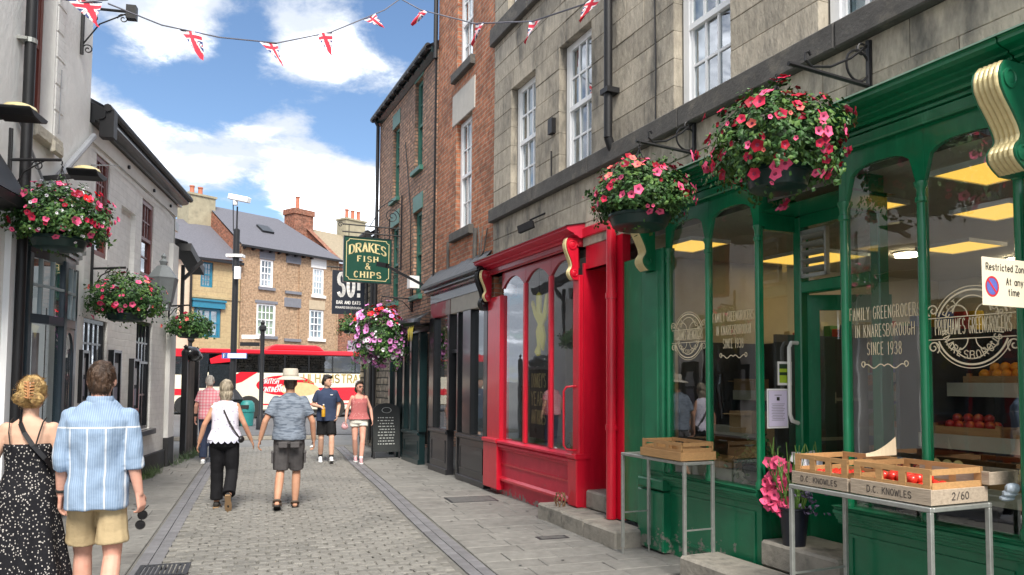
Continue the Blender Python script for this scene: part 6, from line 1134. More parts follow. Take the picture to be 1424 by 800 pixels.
# second coach further left behind the gate
f2 = Frame(-16.7, 34.9, 28); c2 = thing('coach', 'second red roofed coach mostly hidden behind the white house', 'coach', f2, (0, 0, 0)); bb2 = MB(); bb2.box(-6, 2.6, 0, 2.3, .35, 1.9); bb2.build('body', M_CREAMP, c2, bevel=.06); MB().box(-6, 2.62, -.01, 2.31, 1.9, 2.75).build('window_band', M_DGL, c2); MB().box(-6.1, 2.7, -.04, 2.34, 2.75, 3.12).build('roof', M_CRED, c2); MB().box(-6, 2.63, -.015, 2.3, .9, 1.2).build('stripe', M_CRED, c2)
for x in (-4, 1.2): MB().lathe([(.001, -.03), (.42, -.03), (.43, .02), (.43, .2)], (x, .0, .43), 18, (0, 1, 0)).build('wheel', M_TYRE, c2)
# ================================================================ pole with camera, sign posts, bin
def at_ground(u, v): p = ground(u, v); return (p.x, p.y, 0)
pp = at_ground(322, 592); cp_ = thing('camera_pole', 'tall black pole with white security camera on top and fluted base', 'camera pole', at=pp, rotz=0); OFF[cp_.name] = Vector()
b = MB(); b.lathe([(.36, 0), (.36, .9), (.40, .95), (.36, 1.0), (.22, 1.2), (.13, 1.3)], n=12); b.build('base', M_BLACKM, cp_); MB().lathe([(.115, 1.25), (.105, 5.6), (.125, 5.62), (.125, 6.0), (.115, 6.0), (.115, 7.15), (.03, 7.2)], n=12).build('pole', M_BLACKM, cp_, smooth=True)
b = MB(); b.lathe([(.035, 7.1), (.03, 8.0)], n=8); b.tube([(-.12, 0, 7.1), (-.16, 0, 8.2)], .02, 5); b.build('mast', M_BLACKM, cp_); b = MB(); b.bar((-.25, -.1, 8.35), (.55, -.35, 8.15), .24, .2); b.bar((.0, -.2, 8.0), (.0, -.2, 8.3), .14); b.build('camera', M_PAPER, cp_, bevel=.02); b = MB(); b.box(-.3, .3, -.2, .1, 6.12, 6.22); b.build('crossarm', M_PAPER, cp_); MB().box(.05, .25, -.28, -.14, 5.3, 5.75).build('equipment_box', M_PAPER, cp_)
MB().box(-.35, .55, -.18, -.15, 2.42, 2.62).build('parking_sign', mat('parking_blue', (.03, .09, .33), .4), cp_) ; b = MB(); letters(b, 'P', -.29, 2.45, .13, .08, .026, -.183); b.box(-.14, .53, -.184, -.181, 2.44, 2.60); b.build('lettering', M_PAPER, cp_, fixn=False)
for (u, v, h, r, nm, lab) in ((362, 597, 3.3, .075, 'sign_post', 'black finger post with a lantern finial before the coach'), (497, 579, 4.2, .06, 'lamp_post', 'thin dark post at the right end of the coach'), (262, 592, 3.0, .05, 'sign_post', 'thin black post by the board gate')):
    q = at_ground(u, v); t = thing(nm, lab, 'post', at=q, rotz=0); OFF[t.name] = Vector(); MB().lathe([(r * 2, 0), (r * 2, .35), (r, .5), (r, h)], n=10).build('shaft', M_BLACKM, t, smooth=True)
    if u == 362: b = MB(); b.lathe([(.08, h), (.13, h + .06), (.13, h + .16), (.06, h + .22), (.08, h + .3), (.001, h + .4)], n=8); b.build('finial', M_BLACKM, t); b = MB(); b.box(-.7, -.1, -.03, .03, h - .25, h - .12); b.build('finger', M_PAPER, t); b = MB(); b.box(-.75, -.1, -.03, .03, h - .5, h - .37); b.build('finger', M_BLACKM, t)
    elif u == 497: b = MB(); b.box(-.5, .5, -.06, .06, 2.9, 3.5); b.build('sign_plate', M_GREYP, t)
    else: b = MB(); b.ball((0, 0, h + .1), .12); b.build('finial', M_BLACKM, t)
q = at_ground(343, 592); t = thing('litter_bin', 'teal litter bin with open top before the coach', 'bin', at=q, rotz=0); OFF[t.name] = Vector(); M_TEALB = mat('teal_plastic', (.02, .20, .19), .5, var=.1); MB().lathe([(.22, 0), (.25, .5)], n=14).build('body', M_TEALB, t, smooth=True); MB().lathe([(.27, .5), (.27, .6), (.25, .8), (.16, .9), (.001, .91)], n=14).build('hood', M_TEALB, t, smooth=True); b = MB(); b.box(-.14, .14, -.28, -.2, .62, .75); b.build('mouth', M_INK, t)
# ================================================================ hanging baskets
def flower_mesh(nm, m, r, cup=.35):
    me = bpy.data.meshes.new(nm); v = [(0, 0, -r * .35)]; f = []; mi = []; n = 15
    for k in range(n): a = 2 * math.pi * k / n; v.append((r * .32 * math.cos(a), r * .32 * math.sin(a), r * .02))
    for k in range(n): a = 2 * math.pi * k / n; rr = r * (1 + .14 * math.cos(5 * a)); v.append((rr * math.cos(a), rr * math.sin(a), r * cup * (.7 + .3 * math.cos(5 * a + 1))))
    for k in range(n): f.append((0, 1 + k, 1 + (k + 1) % n)); mi.append(1)
    for k in range(n): f.append((1 + k, 1 + n + k, 1 + n + (k + 1) % n, 1 + (k + 1) % n)); mi.append(0)
    me.from_pydata(v, [], f); me.materials.append(m); me.materials.append(M_THROAT); me.polygons.foreach_set('material_index', mi); me.shade_smooth(); return me
FM = {k: flower_mesh('flower', m, r, c) for k, m, r, c in (('pink', M_PINK, .036, .22), ('dred', M_DRED, .037, .3), ('rose', M_ROSE, .036, .25), ('coral', M_SALM, .032, .3), ('red', M_BRED, .05, .4), ('lilac', M_LILAC, .045, .25), ('white', M_WPET, .036, .25), ('wee', M_WPET, .016, .2))}
def leafy(b, P, N, L, W, rng, mi):
    N = N.normalized(); t = N.orthogonal().normalized(); t.rotate(Matrix.Rotation(rng.uniform(0, 6.28), 3, N)); s = N.cross(t)
    b.m(mi); base = P - t * L * .5; tip = P + t * L * .5 - N * L * .12; mid = P + N * L * .06
    b.add([base, P + s * W - N * L * .05 - t * L * .05, tip, P - s * W - N * L * .05 - t * L * .05, mid], [(0, 1, 4), (1, 2, 4), (2, 3, 4), (3, 0, 4)])
def hanging_basket(lab, frame, x, y, z, rx, rz, nleaf, flowers, bowl_r, bowl_h, bowl_dz, tip_z, seed, leaf=.055, trail=.35, shape=1.0, group='hanging baskets along the street', fs=1.0):
    rng = random.Random(seed); t = thing('hanging_basket', lab, 'hanging basket', frame, (x, y, z + bowl_dz), group=group); c = Vector((x, y, z)); b = MB()
    def surf(d):
        nz_ = noise.noise(d * 2.1 + Vector((seed * 3.1, 0, 0))); lob = 1 + .34 * nz_ + .13 * noise.noise(d * 5.3 + Vector((0, seed, 0)))
        k = 1.0 if d.z > -.2 else 1.0 - .12 * (-.2 - d.z)
        return Vector((d.x * rx * k, d.y * rx * .92 * k, d.z * rz * (1 if d.z > 0 else 1.0))) * lob
    def rd():
        while True:
            v = Vector((rng.uniform(-1, 1), rng.uniform(-1, 1), rng.uniform(-1, 1)))
            if .1 < v.length < 1: return v.normalized()
    n = 0
    while n < nleaf:
        d = rd()
        front_gap = d.z < -.15 and math.hypot(d.x, d.y) < .80 and rng.random() < .93       # the bowl shows here
        if front_gap: continue
        s = rng.uniform(.62, 1.04) ** .7; P = c + surf(d) * s + Vector((rng.gauss(0, .012), rng.gauss(0, .012), rng.gauss(0, .012)))
        N = d * .7 + Vector((rng.uniform(-.7, .7), rng.uniform(-.7, .7), rng.uniform(-.1, .9))); cl = noise.noise(P * 5.0); r_ = rng.random() * .5 + cl * .6
        leafy(b, P, N, leaf * rng.uniform(.6, 1.25), leaf * rng.uniform(.24, .42), rng, 0 if r_ < .38 and r_ > -.05 else (2 if r_ >= .38 else 1)); n += 1
    # trailing stems round the rim
    for k in range(int(26 * trail / .35)):
        a = rng.uniform(0, 6.28); R0 = rx * rng.uniform(.75, 1.0); L = rng.uniform(.3, 1.0) * trail; P0 = c + Vector((R0 * math.cos(a), R0 * .92 * math.sin(a), -rz * .25))
        for j in range(int(6 + L * 40)):
            f = rng.random(); P = P0 + Vector((math.cos(a) * .07 * f + rng.gauss(0, .02), math.sin(a) * .07 * f + rng.gauss(0, .02), -L * f)); leafy(b, P, Vector((math.cos(a), math.sin(a), rng.uniform(-.2, .6))), leaf * rng.uniform(.55, 1.05), leaf * .3, rng, rng.choice((0, 0, 1, 2)))
    # sprigs standing up
    for k in range(9):
        a = rng.uniform(0, 6.28); R0 = rx * rng.uniform(.1, .7); h = rng.uniform(.06, .16)
        for j in range(7): f = j / 6; leafy(b, c + Vector((R0 * math.cos(a) + rng.gauss(0, .012), R0 * math.sin(a) + rng.gauss(0, .012), rz * .85 + h * f)), Vector((rng.uniform(-1, 1), rng.uniform(-1, 1), .6)), leaf * .6, leaf * .2, rng, rng.choice((0, 1, 2)))
    b.build('foliage', (M_LEAF, M_LEAFD, M_LEAFB), t, kind='stuff', fixn=False)
    co_ = MB(); co_.ball((x, y, z - rz * .05), rx * .60, rx * .58, rz * .5, 14, 8); co_.build('dark_filler', M_LEAFD, t, smooth=True)  # added dark ball: blocks see-through and stands for shade among the leaves
    off = OFF[t.name]
    for kind, cnt, zlo in flowers:
        for _ in range(cnt):
            for _try in range(40):
                d = rd()
                if d.z < zlo: continue
                if d.z < -.1 and math.hypot(d.x, d.y) < .62: continue
                break
            P = c + surf(d) * rng.uniform(1.0, 1.10); N = (d + Vector((rng.uniform(-.45, .45), rng.uniform(-.45, .45), rng.uniform(-.3, .4)))).normalized()
            q = Vector((0, 0, 1)).rotation_difference(N).to_euler(); o = link('flower', FM[kind], t, loc=P - off, rot=q); s_ = rng.choice((rng.uniform(.38, .6), rng.uniform(.7, 1.2), rng.uniform(.7, 1.2))) * fs; o.scale = (s_, s_, s_ * rng.uniform(.8, 1.5))
    bz = z + bowl_dz; b = MB(); b.lathe([(bowl_r * .78, 0), (bowl_r * .9, .015), (bowl_r, bowl_h * .75), (bowl_r * 1.06, bowl_h * .78), (bowl_r * 1.06, bowl_h), (bowl_r * .9, bowl_h)], (x, y, bz), 20); b.build('bowl', M_BASKET, t, smooth=True)
    b = MB()
    for k in range(3): a = 2.1 * k + .4; b.tube([(x + bowl_r * math.cos(a), y + bowl_r * math.sin(a), bz + bowl_h), (x, y, tip_z - .08)], .006, 4)
    zz = tip_z - .09
    for k in range(3): b.tube([(x + .012 * math.cos(i * 1.05), y + (.012 * math.sin(i * 1.05) if k % 2 else 0), zz + .02 * math.sin(i * 1.05) + k * .032) for i in range(7)], .004, 4)
    b.build('chain', M_BLACKM, t); return t
def bracket(lab, frame, x, tip, ztip, zlow, L2=.1, rise=.03, scroll=True, straight=False):
    t = thing('wall_bracket', lab, 'bracket', frame, (x, 0, zlow), group='wall brackets for the baskets'); b = MB()
    b.tube([(x, -.02, zlow), (x, -.02, ztip + .30)], .014, 6); b.box(x - .02, x + .02, -.02, .0, zlow, ztip + .30); b.tube([(x, -.01, ztip - rise), (x, tip, ztip)], .016, 6)
    if scroll:
        b.tube([(x, Y, Z) for Y, Z in spiral(tip * .16, ztip + .10, .11, .11, 0, 1, 20)], .009, 5); b.tube([(x, -.03, ztip + .26), (x, tip * .25, ztip + .14), (x, tip * .5, ztip + .045), (x, tip * .72, ztip + .015), (x, tip * .80, ztip + .05), (x, tip * .80, ztip + .10), (x, tip * .76, ztip + .115), (x, tip * .74, ztip + .09)], .010, 5)
        b.tube([(x, Y, Z) for Y, Z in spiral(-.08, ztip + .22, .05, .012, 1, 1.2, 14)], .008, 5)
    else: b.tube([(x, -.02, zlow + .02), (x, tip * .3, zlow + .02 + (ztip - zlow) * .6), (x, tip * .7, ztip - .01)], .009, 5); b.tube([(x, Y, Z) for Y, Z in spiral(tip * .55, ztip - .08, .06, .012, 0, 1.3, 16)], .007, 5)
    b.build('ironwork', M_BLACKM, t); return t
bracket('large scrolled bracket over the greengrocer doorway', FR, 7.05, -.76, 3.80, 3.74); bracket('scrolled bracket above the join of red and green shopfronts', FR, 5.10, -.66, 3.87, 3.70)
hanging_basket('biggest flower basket with crimson and pink petunias over the green shop door', FR, 6.90, -.72, 3.28, .455, .37, 4200, [('dred', 66, -.5), ('rose', 48, -.7), ('pink', 44, -.8), ('coral', 16, -.6)], .21, .14, -.30, 3.80, 11, leaf=.05, trail=.26)
hanging_basket('pink and crimson flower basket hanging between red and green shopfronts', FR, 5.12, -.64, 3.35, .46, .33, 3600, [('pink', 58, -.65), ('dred', 22, -.3), ('rose', 14, -.4), ('coral', 8, .2)], .27, .12, -.29, 3.87, 5, leaf=.05, trail=.16)
bracket('plain iron bracket above the bow window basket', FL, -5.42, -.50, 3.97, 3.55, scroll=False); bracket('thin scrolled bracket right of the bow window', FL, -2.92, -.44, 3.20, 2.85, scroll=False); bracket('thin bracket at the far end of the low white house', FL, 1.30, -.40, 3.10, 2.85, scroll=False)
hanging_basket('pink flower basket with white sprays in front of the bow window', FL, -5.40, -.50, 3.33, .50, .34, 3600, [('pink', 74, -.7), ('dred', 34, -.3), ('rose', 22, -.5), ('red', 3, .4), ('wee', 80, -.8)], .26, .12, -.31, 3.97, 8, leaf=.05, trail=.16)
hanging_basket('coral pink flower basket on the low white house beside the lantern', FL, -2.92, -.46, 2.74, .50, .35, 3000, [('pink', 44, -.6), ('coral', 22, -.6), ('rose', 18, -.5)], .24, .11, -.28, 3.20, 21, leaf=.05, trail=.18)
hanging_basket('mostly green far basket with few red flowers at the end of the white house', FL, 1.25, -.42, 2.68, .46, .27, 1500, [('dred', 14, -.4), ('coral', 6, -.2), ('wee', 20, -.7)], .24, .11, -.22, 3.10, 31, leaf=.06, trail=.2)
hanging_basket('tall lilac white and scarlet cascade of flowers by the dark green shopfront', FR, -4.2, -.66, 2.52, .58, .66, 2300, [('lilac', 165, -.85), ('white', 60, -.95), ('red', 20, .5), ('wee', 45, -.95), ('rose', 12, .3)], .24, .12, -.30, 3.4, 41, leaf=.06, trail=.5, fs=1.3)
bracket('iron bracket above the lilac flower cascade', FR, -4.2, -.66, 3.4, 3.1, scroll=False)
hanging_basket('small plain green basket under the navy bar sign', FR, -7.5, -.6, 3.02, .34, .26, 700, [('coral', 4, 0)], .18, .1, -.2, 3.4, 51, leaf=.06, trail=.2)
bracket('iron bracket of the plain green far basket', FR, -7.5, -.6, 3.4, 3.1, scroll=False)
# ================================================================ bunting
def bunting(lab, pts, flags_t, seed):
    rng = random.Random(seed); t = thing('bunting', lab, 'bunting', at=tuple(pts[len(pts) // 2]), keep=True); 
    b = MB(); b.tube(pts, .010, 5); b.build('cord', mat('bunting_cord', (.14, .14, .17), .8), t)
    P = [Vector(p) for p in pts]; seg = [0]
    for a, c in zip(P[:-1], P[1:]): seg.append(seg[-1] + (c - a).length)
    def at(s):
        for i in range(len(P) - 1):
            if seg[i + 1] >= s or i == len(P) - 2: f = (s - seg[i]) / (seg[i + 1] - seg[i]); return P[i].lerp(P[i + 1], f)
    for f, sw, tw, hh in flags_t:
        A = at(max(0, f * seg[-1] - .15)); B = at(min(seg[-1], f * seg[-1] + .15)); d = (B - A); M_ = (A + B) / 2; dn = Vector((-.2, -1, 0)).cross(d).normalized()
        if dn.z > 0: dn = -dn
        dn = (dn + Vector((sw, tw, 0))).normalized() * hh
        def pt(x, y):                 # x -1..1 along the top, y 0..1 downwards
            w = (1 - y); base = M_ + d * .58 * (x * w) + dn * y; return base + Vector((.012, .03, 0)) * math.sin(x * 2 + y * 3 + f * 20)
        fl_ = MB(); n = 22
        for i in range(n):
            for j in range(n):
                y0, y1 = j / n, (j + 1) / n; x0, x1 = -1 + 2 * i / n, -1 + 2 * (i + 1) / n; X = (x0 + x1) / 2 * (1 - (y0 + y1) / 2) ; Y = (y0 + y1) / 2
                ax, dg = abs(X), min(abs(Y - .20 - .6 * X), abs(Y - .20 + .6 * X)); m = 0
                if ax < .20 or abs(Y - .20) < .085: m = 1
                elif ax < .29 or abs(Y - .20) < .135: m = 2
                elif dg < .03: m = 1
                elif dg < .09: m = 2
                fl_.m(m).quad(pt(x0, y0), pt(x1, y0), pt(x1, y1), pt(x0, y1))
        fl_.build('flag', (mat('flag_blue', (.03, .05, .17), .8), mat('flag_red', (.62, .03, .06), .8), mat('flag_white', (.74, .72, .72), .8)), t, fixn=False)
    return t
def pat(u, v, d): r = ray(u, v); return tuple(EYE + r * (d / r.y))
bp_ = [(170, 12, 9.2), (225, 35, 9.6), (305, 52, 10.2), (385, 60, 11), (460, 45, 11.8), (535, 14, 12.6), (560, -4, 12.9), (590, -30, 13.2)]
bp_[0] = (150, 5, 9.1)
bunting('union flag bunting sagging across the sky from the left bracket', [pat(*p) for p in bp_], [(.17, .1, .1, .42), (.375, -.1, .2, .42), (.56, -.55, .1, .40), (.735, .1, .5, .3), (.92, .3, .5, .28)], 1)
bunting('union flag bunting running along the stone building front', [pat(*p) for p in ((545, -8, 12.2), (585, 14, 11.6), (660, 33, 10.4), (740, 30, 9.0), (812, 6, 7.9), (870, -20, 7.1))], [(.17, -.2, .1, .30), (.44, .15, .2, .32), (.69, .0, .0, .32), (.90, -.25, .3, .26)], 2)
bunting('single union flag hanging at the top left bracket', [pat(*p) for p in ((60, -6, 8.6), (112, 4, 8.8), (150, 0, 9.0))], [(.62, .0, .1, .36)], 3)
# ================================================================ stands, crates, flowers, signs
def stand(lab, x0, x1, y0, y1, z, ext=0):
    t = thing('display_stand', lab, 'stand', FR, ((x0 + x1) / 2, (y0 + y1) / 2, 0)); b = MB(); e = .028
    b.box(x0, x1, y0, y0 + e, z - e, z); b.box(x0, x1, y1 - e, y1, z - e, z); b.box(x0, x0 + e, y0 + e, y1 - e, z - e, z - .001); b.box(x1 - e, x1, y0 + e, y1 - e, z - e, z - .001); b.build('top_frame', M_STEEL, t, bevel=.004)
    for k in range(4): xx = x0 + .1 + k * (x1 - x0 - .2) / 3; MB().box(xx - .012, xx + .012, y0 + e, y1 - e, z - .02, z - .006).build('cross_bar', M_STEEL, t)
    for x in (x0, x1 - e):
        for y in (y0, y1 - e): b = MB(); b.box(x, x + e, y, y + e, .07, z - e - .001); b.box(x + .006, x + e - .006, y + .006, y + e - .006, .0, .07); b.build('leg', M_STEEL, t, bevel=.003)
        MB().box(x + .008, x + e - .008, y0 + e, y1 - e, .40, .412).build('rung', M_STEEL, t)
    return t
stand('steel display stand by the left bay holding one crate', 4.46, 5.46, -.42, -.09, .99); stand('steel display stand by the right bay holding three crates', 6.86, 7.90, -.62, -.10, 1.0)
M_INK2 = mat('faded_stencil_ink', (.085, .07, .06), .85, var=.5, vs=40)
def open_crate(lab, x, y, z, L, D, H, m, low=.5, windows=3, word=None, endword=None, m2=None, group='wooden crates on the stands'):
    """Crate with low boards outside and a windowed frame above them."""
    t = thing('wooden_crate', lab, 'crate', FR, (x, y, z), group=group, keep=False); m2 = m2 or m; h = H * low
    for yy in (-D / 2, D / 2 - .012): o = MB().box(-L / 2, L / 2, yy, yy + .012, .003, h).build('side_board', m, t, bevel=.002)
    for xx in (-L / 2, L / 2 - .014): MB().box(xx, xx + .014, -D / 2 + .013, D / 2 - .013, .003, h - .004).build('end_board', m, t, bevel=.002)
    for k in range(4): w = (D - .04) / 4; MB().box(-L / 2 + .015, L / 2 - .015, -D / 2 + .02 + w * k, -D / 2 + .02 + w * (k + .86), .004, .014).build('base_slat', m2, t)
    if windows:
        for yy in (-D / 2 + .016, D / 2 - .030):
            b = MB(); b.box(-L / 2 + .016, L / 2 - .016, yy, yy + .012, H - .03, H); b.box(-L / 2 + .016, L / 2 - .016, yy + .001, yy + .012, h * .6, h + .02)
            for k in range(windows + 1): xx = -L / 2 + .016 + (L - .032 - .045) * k / windows; b.box(xx, xx + .045, yy - .001, yy + .013, h * .6, H - .001)
            b.build('frame_panel', m2, t)
        for xx in (-L / 2 + .016, L / 2 - .030): b = MB(); b.box(xx, xx + .012, -D / 2 + .035, D / 2 - .035, H - .035, H - .003); b.box(xx, xx + .012, -D / 2 + .035, D / 2 - .035, h * .5, h + .03); b.build('end_rail', m2, t)
    if word: b = MB(); letters(b, word, 0, h * .30, h * .40, .019, .0055, -D / 2 - .0015, gap=.009, center=True); b.build('lettering', M_INK2, t, fixn=False)
    if endword: b = MB(); letters(b, endword, 0, h * .3, h * .42, .026, .007, 0, gap=.012, center=True, pos=lambda X, Z: (L / 2 + .0015, X, Z)); b.build('lettering', M_INK2, t, fixn=False)
    return t
open_crate('fresh pine crate alone on the left display stand', 5.12, -.24, .995, .62, .38, .16, M_CRATE, low=.48, windows=3)
open_crate('weathered crate of strawberries at the left of the right stand', 7.10, -.36, 1.005, .46, .48, .20, M_CRATEO, low=.42, windows=3, word='D.C. KNOWLES', m2=M_CRATE)
open_crate('weathered crate nearest the camera marked two sixty', 7.62, -.36, 1.005, .54, .48, .20, M_CRATEO, low=.46, windows=3, word='D.C. KNOWLES', endword='2/60', m2=M_CRATE)
open_crate('grey slatted crate propped at the back of the right stand', 7.70, -.02, 1.10, .44, .26, .16, M_CRATEO, low=.5, windows=0)
for i, (x, y, n, zz) in enumerate(((7.10, -.36, 34, 1.02), (7.62, -.36, 40, 1.02))): fill(FR, x, y, zz + (.03), .38, .38, 'strawberry' if i == 0 else 'tomato', M_TOM, .026 if i == 0 else .032, n, 'one of the red ' + ('strawberries in the left crate of the right stand' if i == 0 else 'tomatoes in the crate marked two sixty'), 'fruit', 'red fruit in crate %s' % ('marked two sixty' if i else 'at the left'))
for x, y in ((4.95, -.25), (5.15, -.2), (5.2, -.3)): o = link('lemon', fruit_mesh('lemon', mat('lemon_peel', (.75, .55, .06), .45), .032, 1.25), None, loc=FR.w(x, y, 1.035), rot=(1.2, .3, x)); tag(o, 'one of three lemons in the fresh pine crate', 'fruit', 'lemons in the pine crate')
pc = thing('price_card', 'curled cream card standing among the crates of the right stand', 'card', FR, (7.42, -.3, 1.2)); b = MB(); n = 8
for i in range(n):
    a0, a1 = i / n, (i + 1) / n; b.quad((7.30 + .10 * a0, -.40 + .15 * a0, 1.215 + .015 * a0), (7.30 + .10 * a1, -.40 + .15 * a1, 1.215 + .015 * a1), (7.28 + .10 * a1, -.38 + .15 * a1, 1.235 + .11 * a1 ** 1.7), (7.28 + .10 * a0, -.38 + .15 * a0, 1.235 + .11 * a0 ** 1.7))
b.build('card', mat('buff_card', (.62, .50, .33), .8, var=.05), pc, fixn=False)
pb = thing('plastic_bags', 'bunch of white and blue plastic bags at the end of the right stand', 'bags', FR, (8.0, -.1, 1.0)); b = MB()
for k in range(9): b.ball((7.95 + .016 * (k % 3), -.06 + .016 * (k // 3), 1.03 + .03 * (k % 3)), .03, .035, .018 + .006 * (k % 3), 8, 5)
b.build('bag', mat('thin_plastic', (.45, .52, .60), .35, var=.4, vs=30), pb, smooth=True)
# flower bucket on the step
fbk = thing('flower_bucket', 'black bucket of pink gladioli and white lilies on the door step', 'bucket', FR, (6.20, .08, .40)); bx_, by_, bz_ = 6.20, .08, .40
b = MB(); b.lathe([(.085, 0), (.115, .28), (.125, .285), (.125, .30), (.105, .30), (.10, .27), (.001, .26)], (bx_, by_, bz_), 18); b.build('bucket', mat('navy_black_plastic', (.008, .010, .018), .35), fbk, smooth=True)
rngf = random.Random(9); b = MB(); fl_b = MB(); wl_ = MB()
for k in range(26):
    a = rngf.uniform(0, 6.28); l = rngf.uniform(.32, .62); tx, ty = .16 * math.cos(a), .13 * math.sin(a); p0 = Vector((bx_ + .05 * math.cos(a), by_ + .05 * math.sin(a), bz_ + .2)); p1 = p0 + Vector((tx, ty, l)); b.tube([p0, p0.lerp(p1, .5) + Vector((0, 0, .02)), p1], [.006, .005, .003], 5)
    for j in range(4): f = rngf.uniform(.1, .9); q = p0.lerp(p1, f); d = Vector((rngf.uniform(-.3, .3), rngf.uniform(-.3, .3), 1)).normalized(); s = d.orthogonal(); b.add([q - s * .006, q + s * .006, q + d * .14 + s * .002, q + d * .14 - s * .002], [(0, 1, 2, 3)])
b.build('stems', M_LEAFB, fbk, kind='stuff', fixn=False)
glad = flower_mesh('flower', M_PINK, .042, .5); lily = flower_mesh('flower', M_WPET, .055, .5)
for k in range(70):
    left = k < 54; a = rngf.uniform(0, 6.28)
    P = Vector((bx_ - .08 + rngf.gauss(0, .05), by_ - .08 + rngf.gauss(0, .03), bz_ + rngf.uniform(.26, .66))) if left else Vector((bx_ + .14 + rngf.gauss(0, .05), by_ + .04 + rngf.gauss(0, .03), bz_ + rngf.uniform(.55, .70)))
    o = link('flower', glad if left else lily, fbk, loc=P - OFF[fbk.name], rot=Vector((0, 0, 1)).rotation_difference(Vector((.7 + rngf.uniform(-.6, .6), -.7 + rngf.uniform(-.6, .6), rngf.uniform(-.2, .7))).normalized()).to_euler())
b = MB()
for k in range(60): P = Vector((bx_ + .22 + rngf.gauss(0, .05), by_ - .05 + rngf.gauss(0, .04), bz_ + rngf.uniform(.28, .5))); leafy(b, P, Vector((rngf.uniform(-1, 1), rngf.uniform(-1, 1), .4)), .04, .012, rngf, 0)
b.build('foliage', (mat('purple_foliage', (.07, .055, .11), .6),) * 3, fbk, kind='stuff', fixn=False)
po = thing('potted_plants', 'dark leafy pot plants on the sill end of the left bay', 'plants', FR, (5.72, .22, .82)); b = MB()
for k in range(420): P = Vector((5.66 + rngf.gauss(0, .10), .20 + rngf.gauss(0, .06), 1.0 + rngf.gauss(0, .09))); leafy(b, P, Vector((rngf.uniform(-1, 1), rngf.uniform(-1, .3), .6)), .06, .018, rngf, rngf.choice((0, 1, 1)))
b.build('foliage', (M_LEAF, M_LEAFD, M_LEAFB), po, kind='stuff', fixn=False); MB().lathe([(.12, 0), (.15, .12)], (5.68, .22, .84), 14).build('pot', M_INK, po)
# parking restriction plate, square to the street
rz_ = thing('parking_sign', 'cream restricted zone plate with a no waiting roundel on the green column', 'road sign', FR, (8.24, -.2, 2.0)); rx_ = 8.25
def yat(u): 
    r = ray(u, 385); k = ((FR.o + FR.x * rx_ - EYE).dot(FR.x)) / r.dot(FR.x); return (EYE + r * k - FR.o).dot(FR.y), (EYE + r * k).z
ya, za_ = yat(1366); yb = ya + .42; zt_ = za_ + .105; zb_ = zt_ - .25
b = MB(); b.box(rx_ - .004, rx_, ya, yb, zb_, zt_); b.build('plate', mat('cream_sign', (.74, .66, .50), .45, var=.03), rz_, bevel=.003)
SG = lambda X, Z: (rx_ + .0012, ya + X, zb_ + Z)
b = MB(); letters(b, 'Restricted Zone', .03, .185, .034, .0175, .0058, 0, gap=.0072, pos=SG); letters(b, 'At any', .19, .115, .034, .0185, .0058, 0, gap=.008, pos=SG); letters(b, 'time', .205, .06, .034, .0185, .0058, 0, gap=.008, pos=SG); b.build('lettering', M_INK, rz_, fixn=False)
cy_, cz_ = .075, .10; b = MB(); b.m(0); n = 28
for i in range(n): t0, t1 = 2 * math.pi * i / n, 2 * math.pi * (i + 1) / n; b.m(1).add([SG(cy_, cz_), SG(cy_ + .045 * math.cos(t0), cz_ + .045 * math.sin(t0)), SG(cy_ + .045 * math.cos(t1), cz_ + .045 * math.sin(t1))], [(0, 1, 2)]); b.m(0).add([SG(cy_ + r * math.cos(t), cz_ + r * math.sin(t)) for r, t in ((.042, t0), (.054, t0), (.054, t1), (.042, t1))], [(0, 1, 2, 3)])
SG2 = lambda X, Z: (rx_ + .0020, ya + X, zb_ + Z); b.m(0).add([SG2(cy_ - .036, cz_ + .028), SG2(cy_ - .028, cz_ + .036), SG2(cy_ + .036, cz_ - .028), SG2(cy_ + .028, cz_ - .036)], [(0, 1, 2, 3)])
b.build('roundel', (mat('sign_red', (.55, .03, .04), .4), mat('sign_blue', (.10, .13, .42), .4)), rz_, fixn=False)
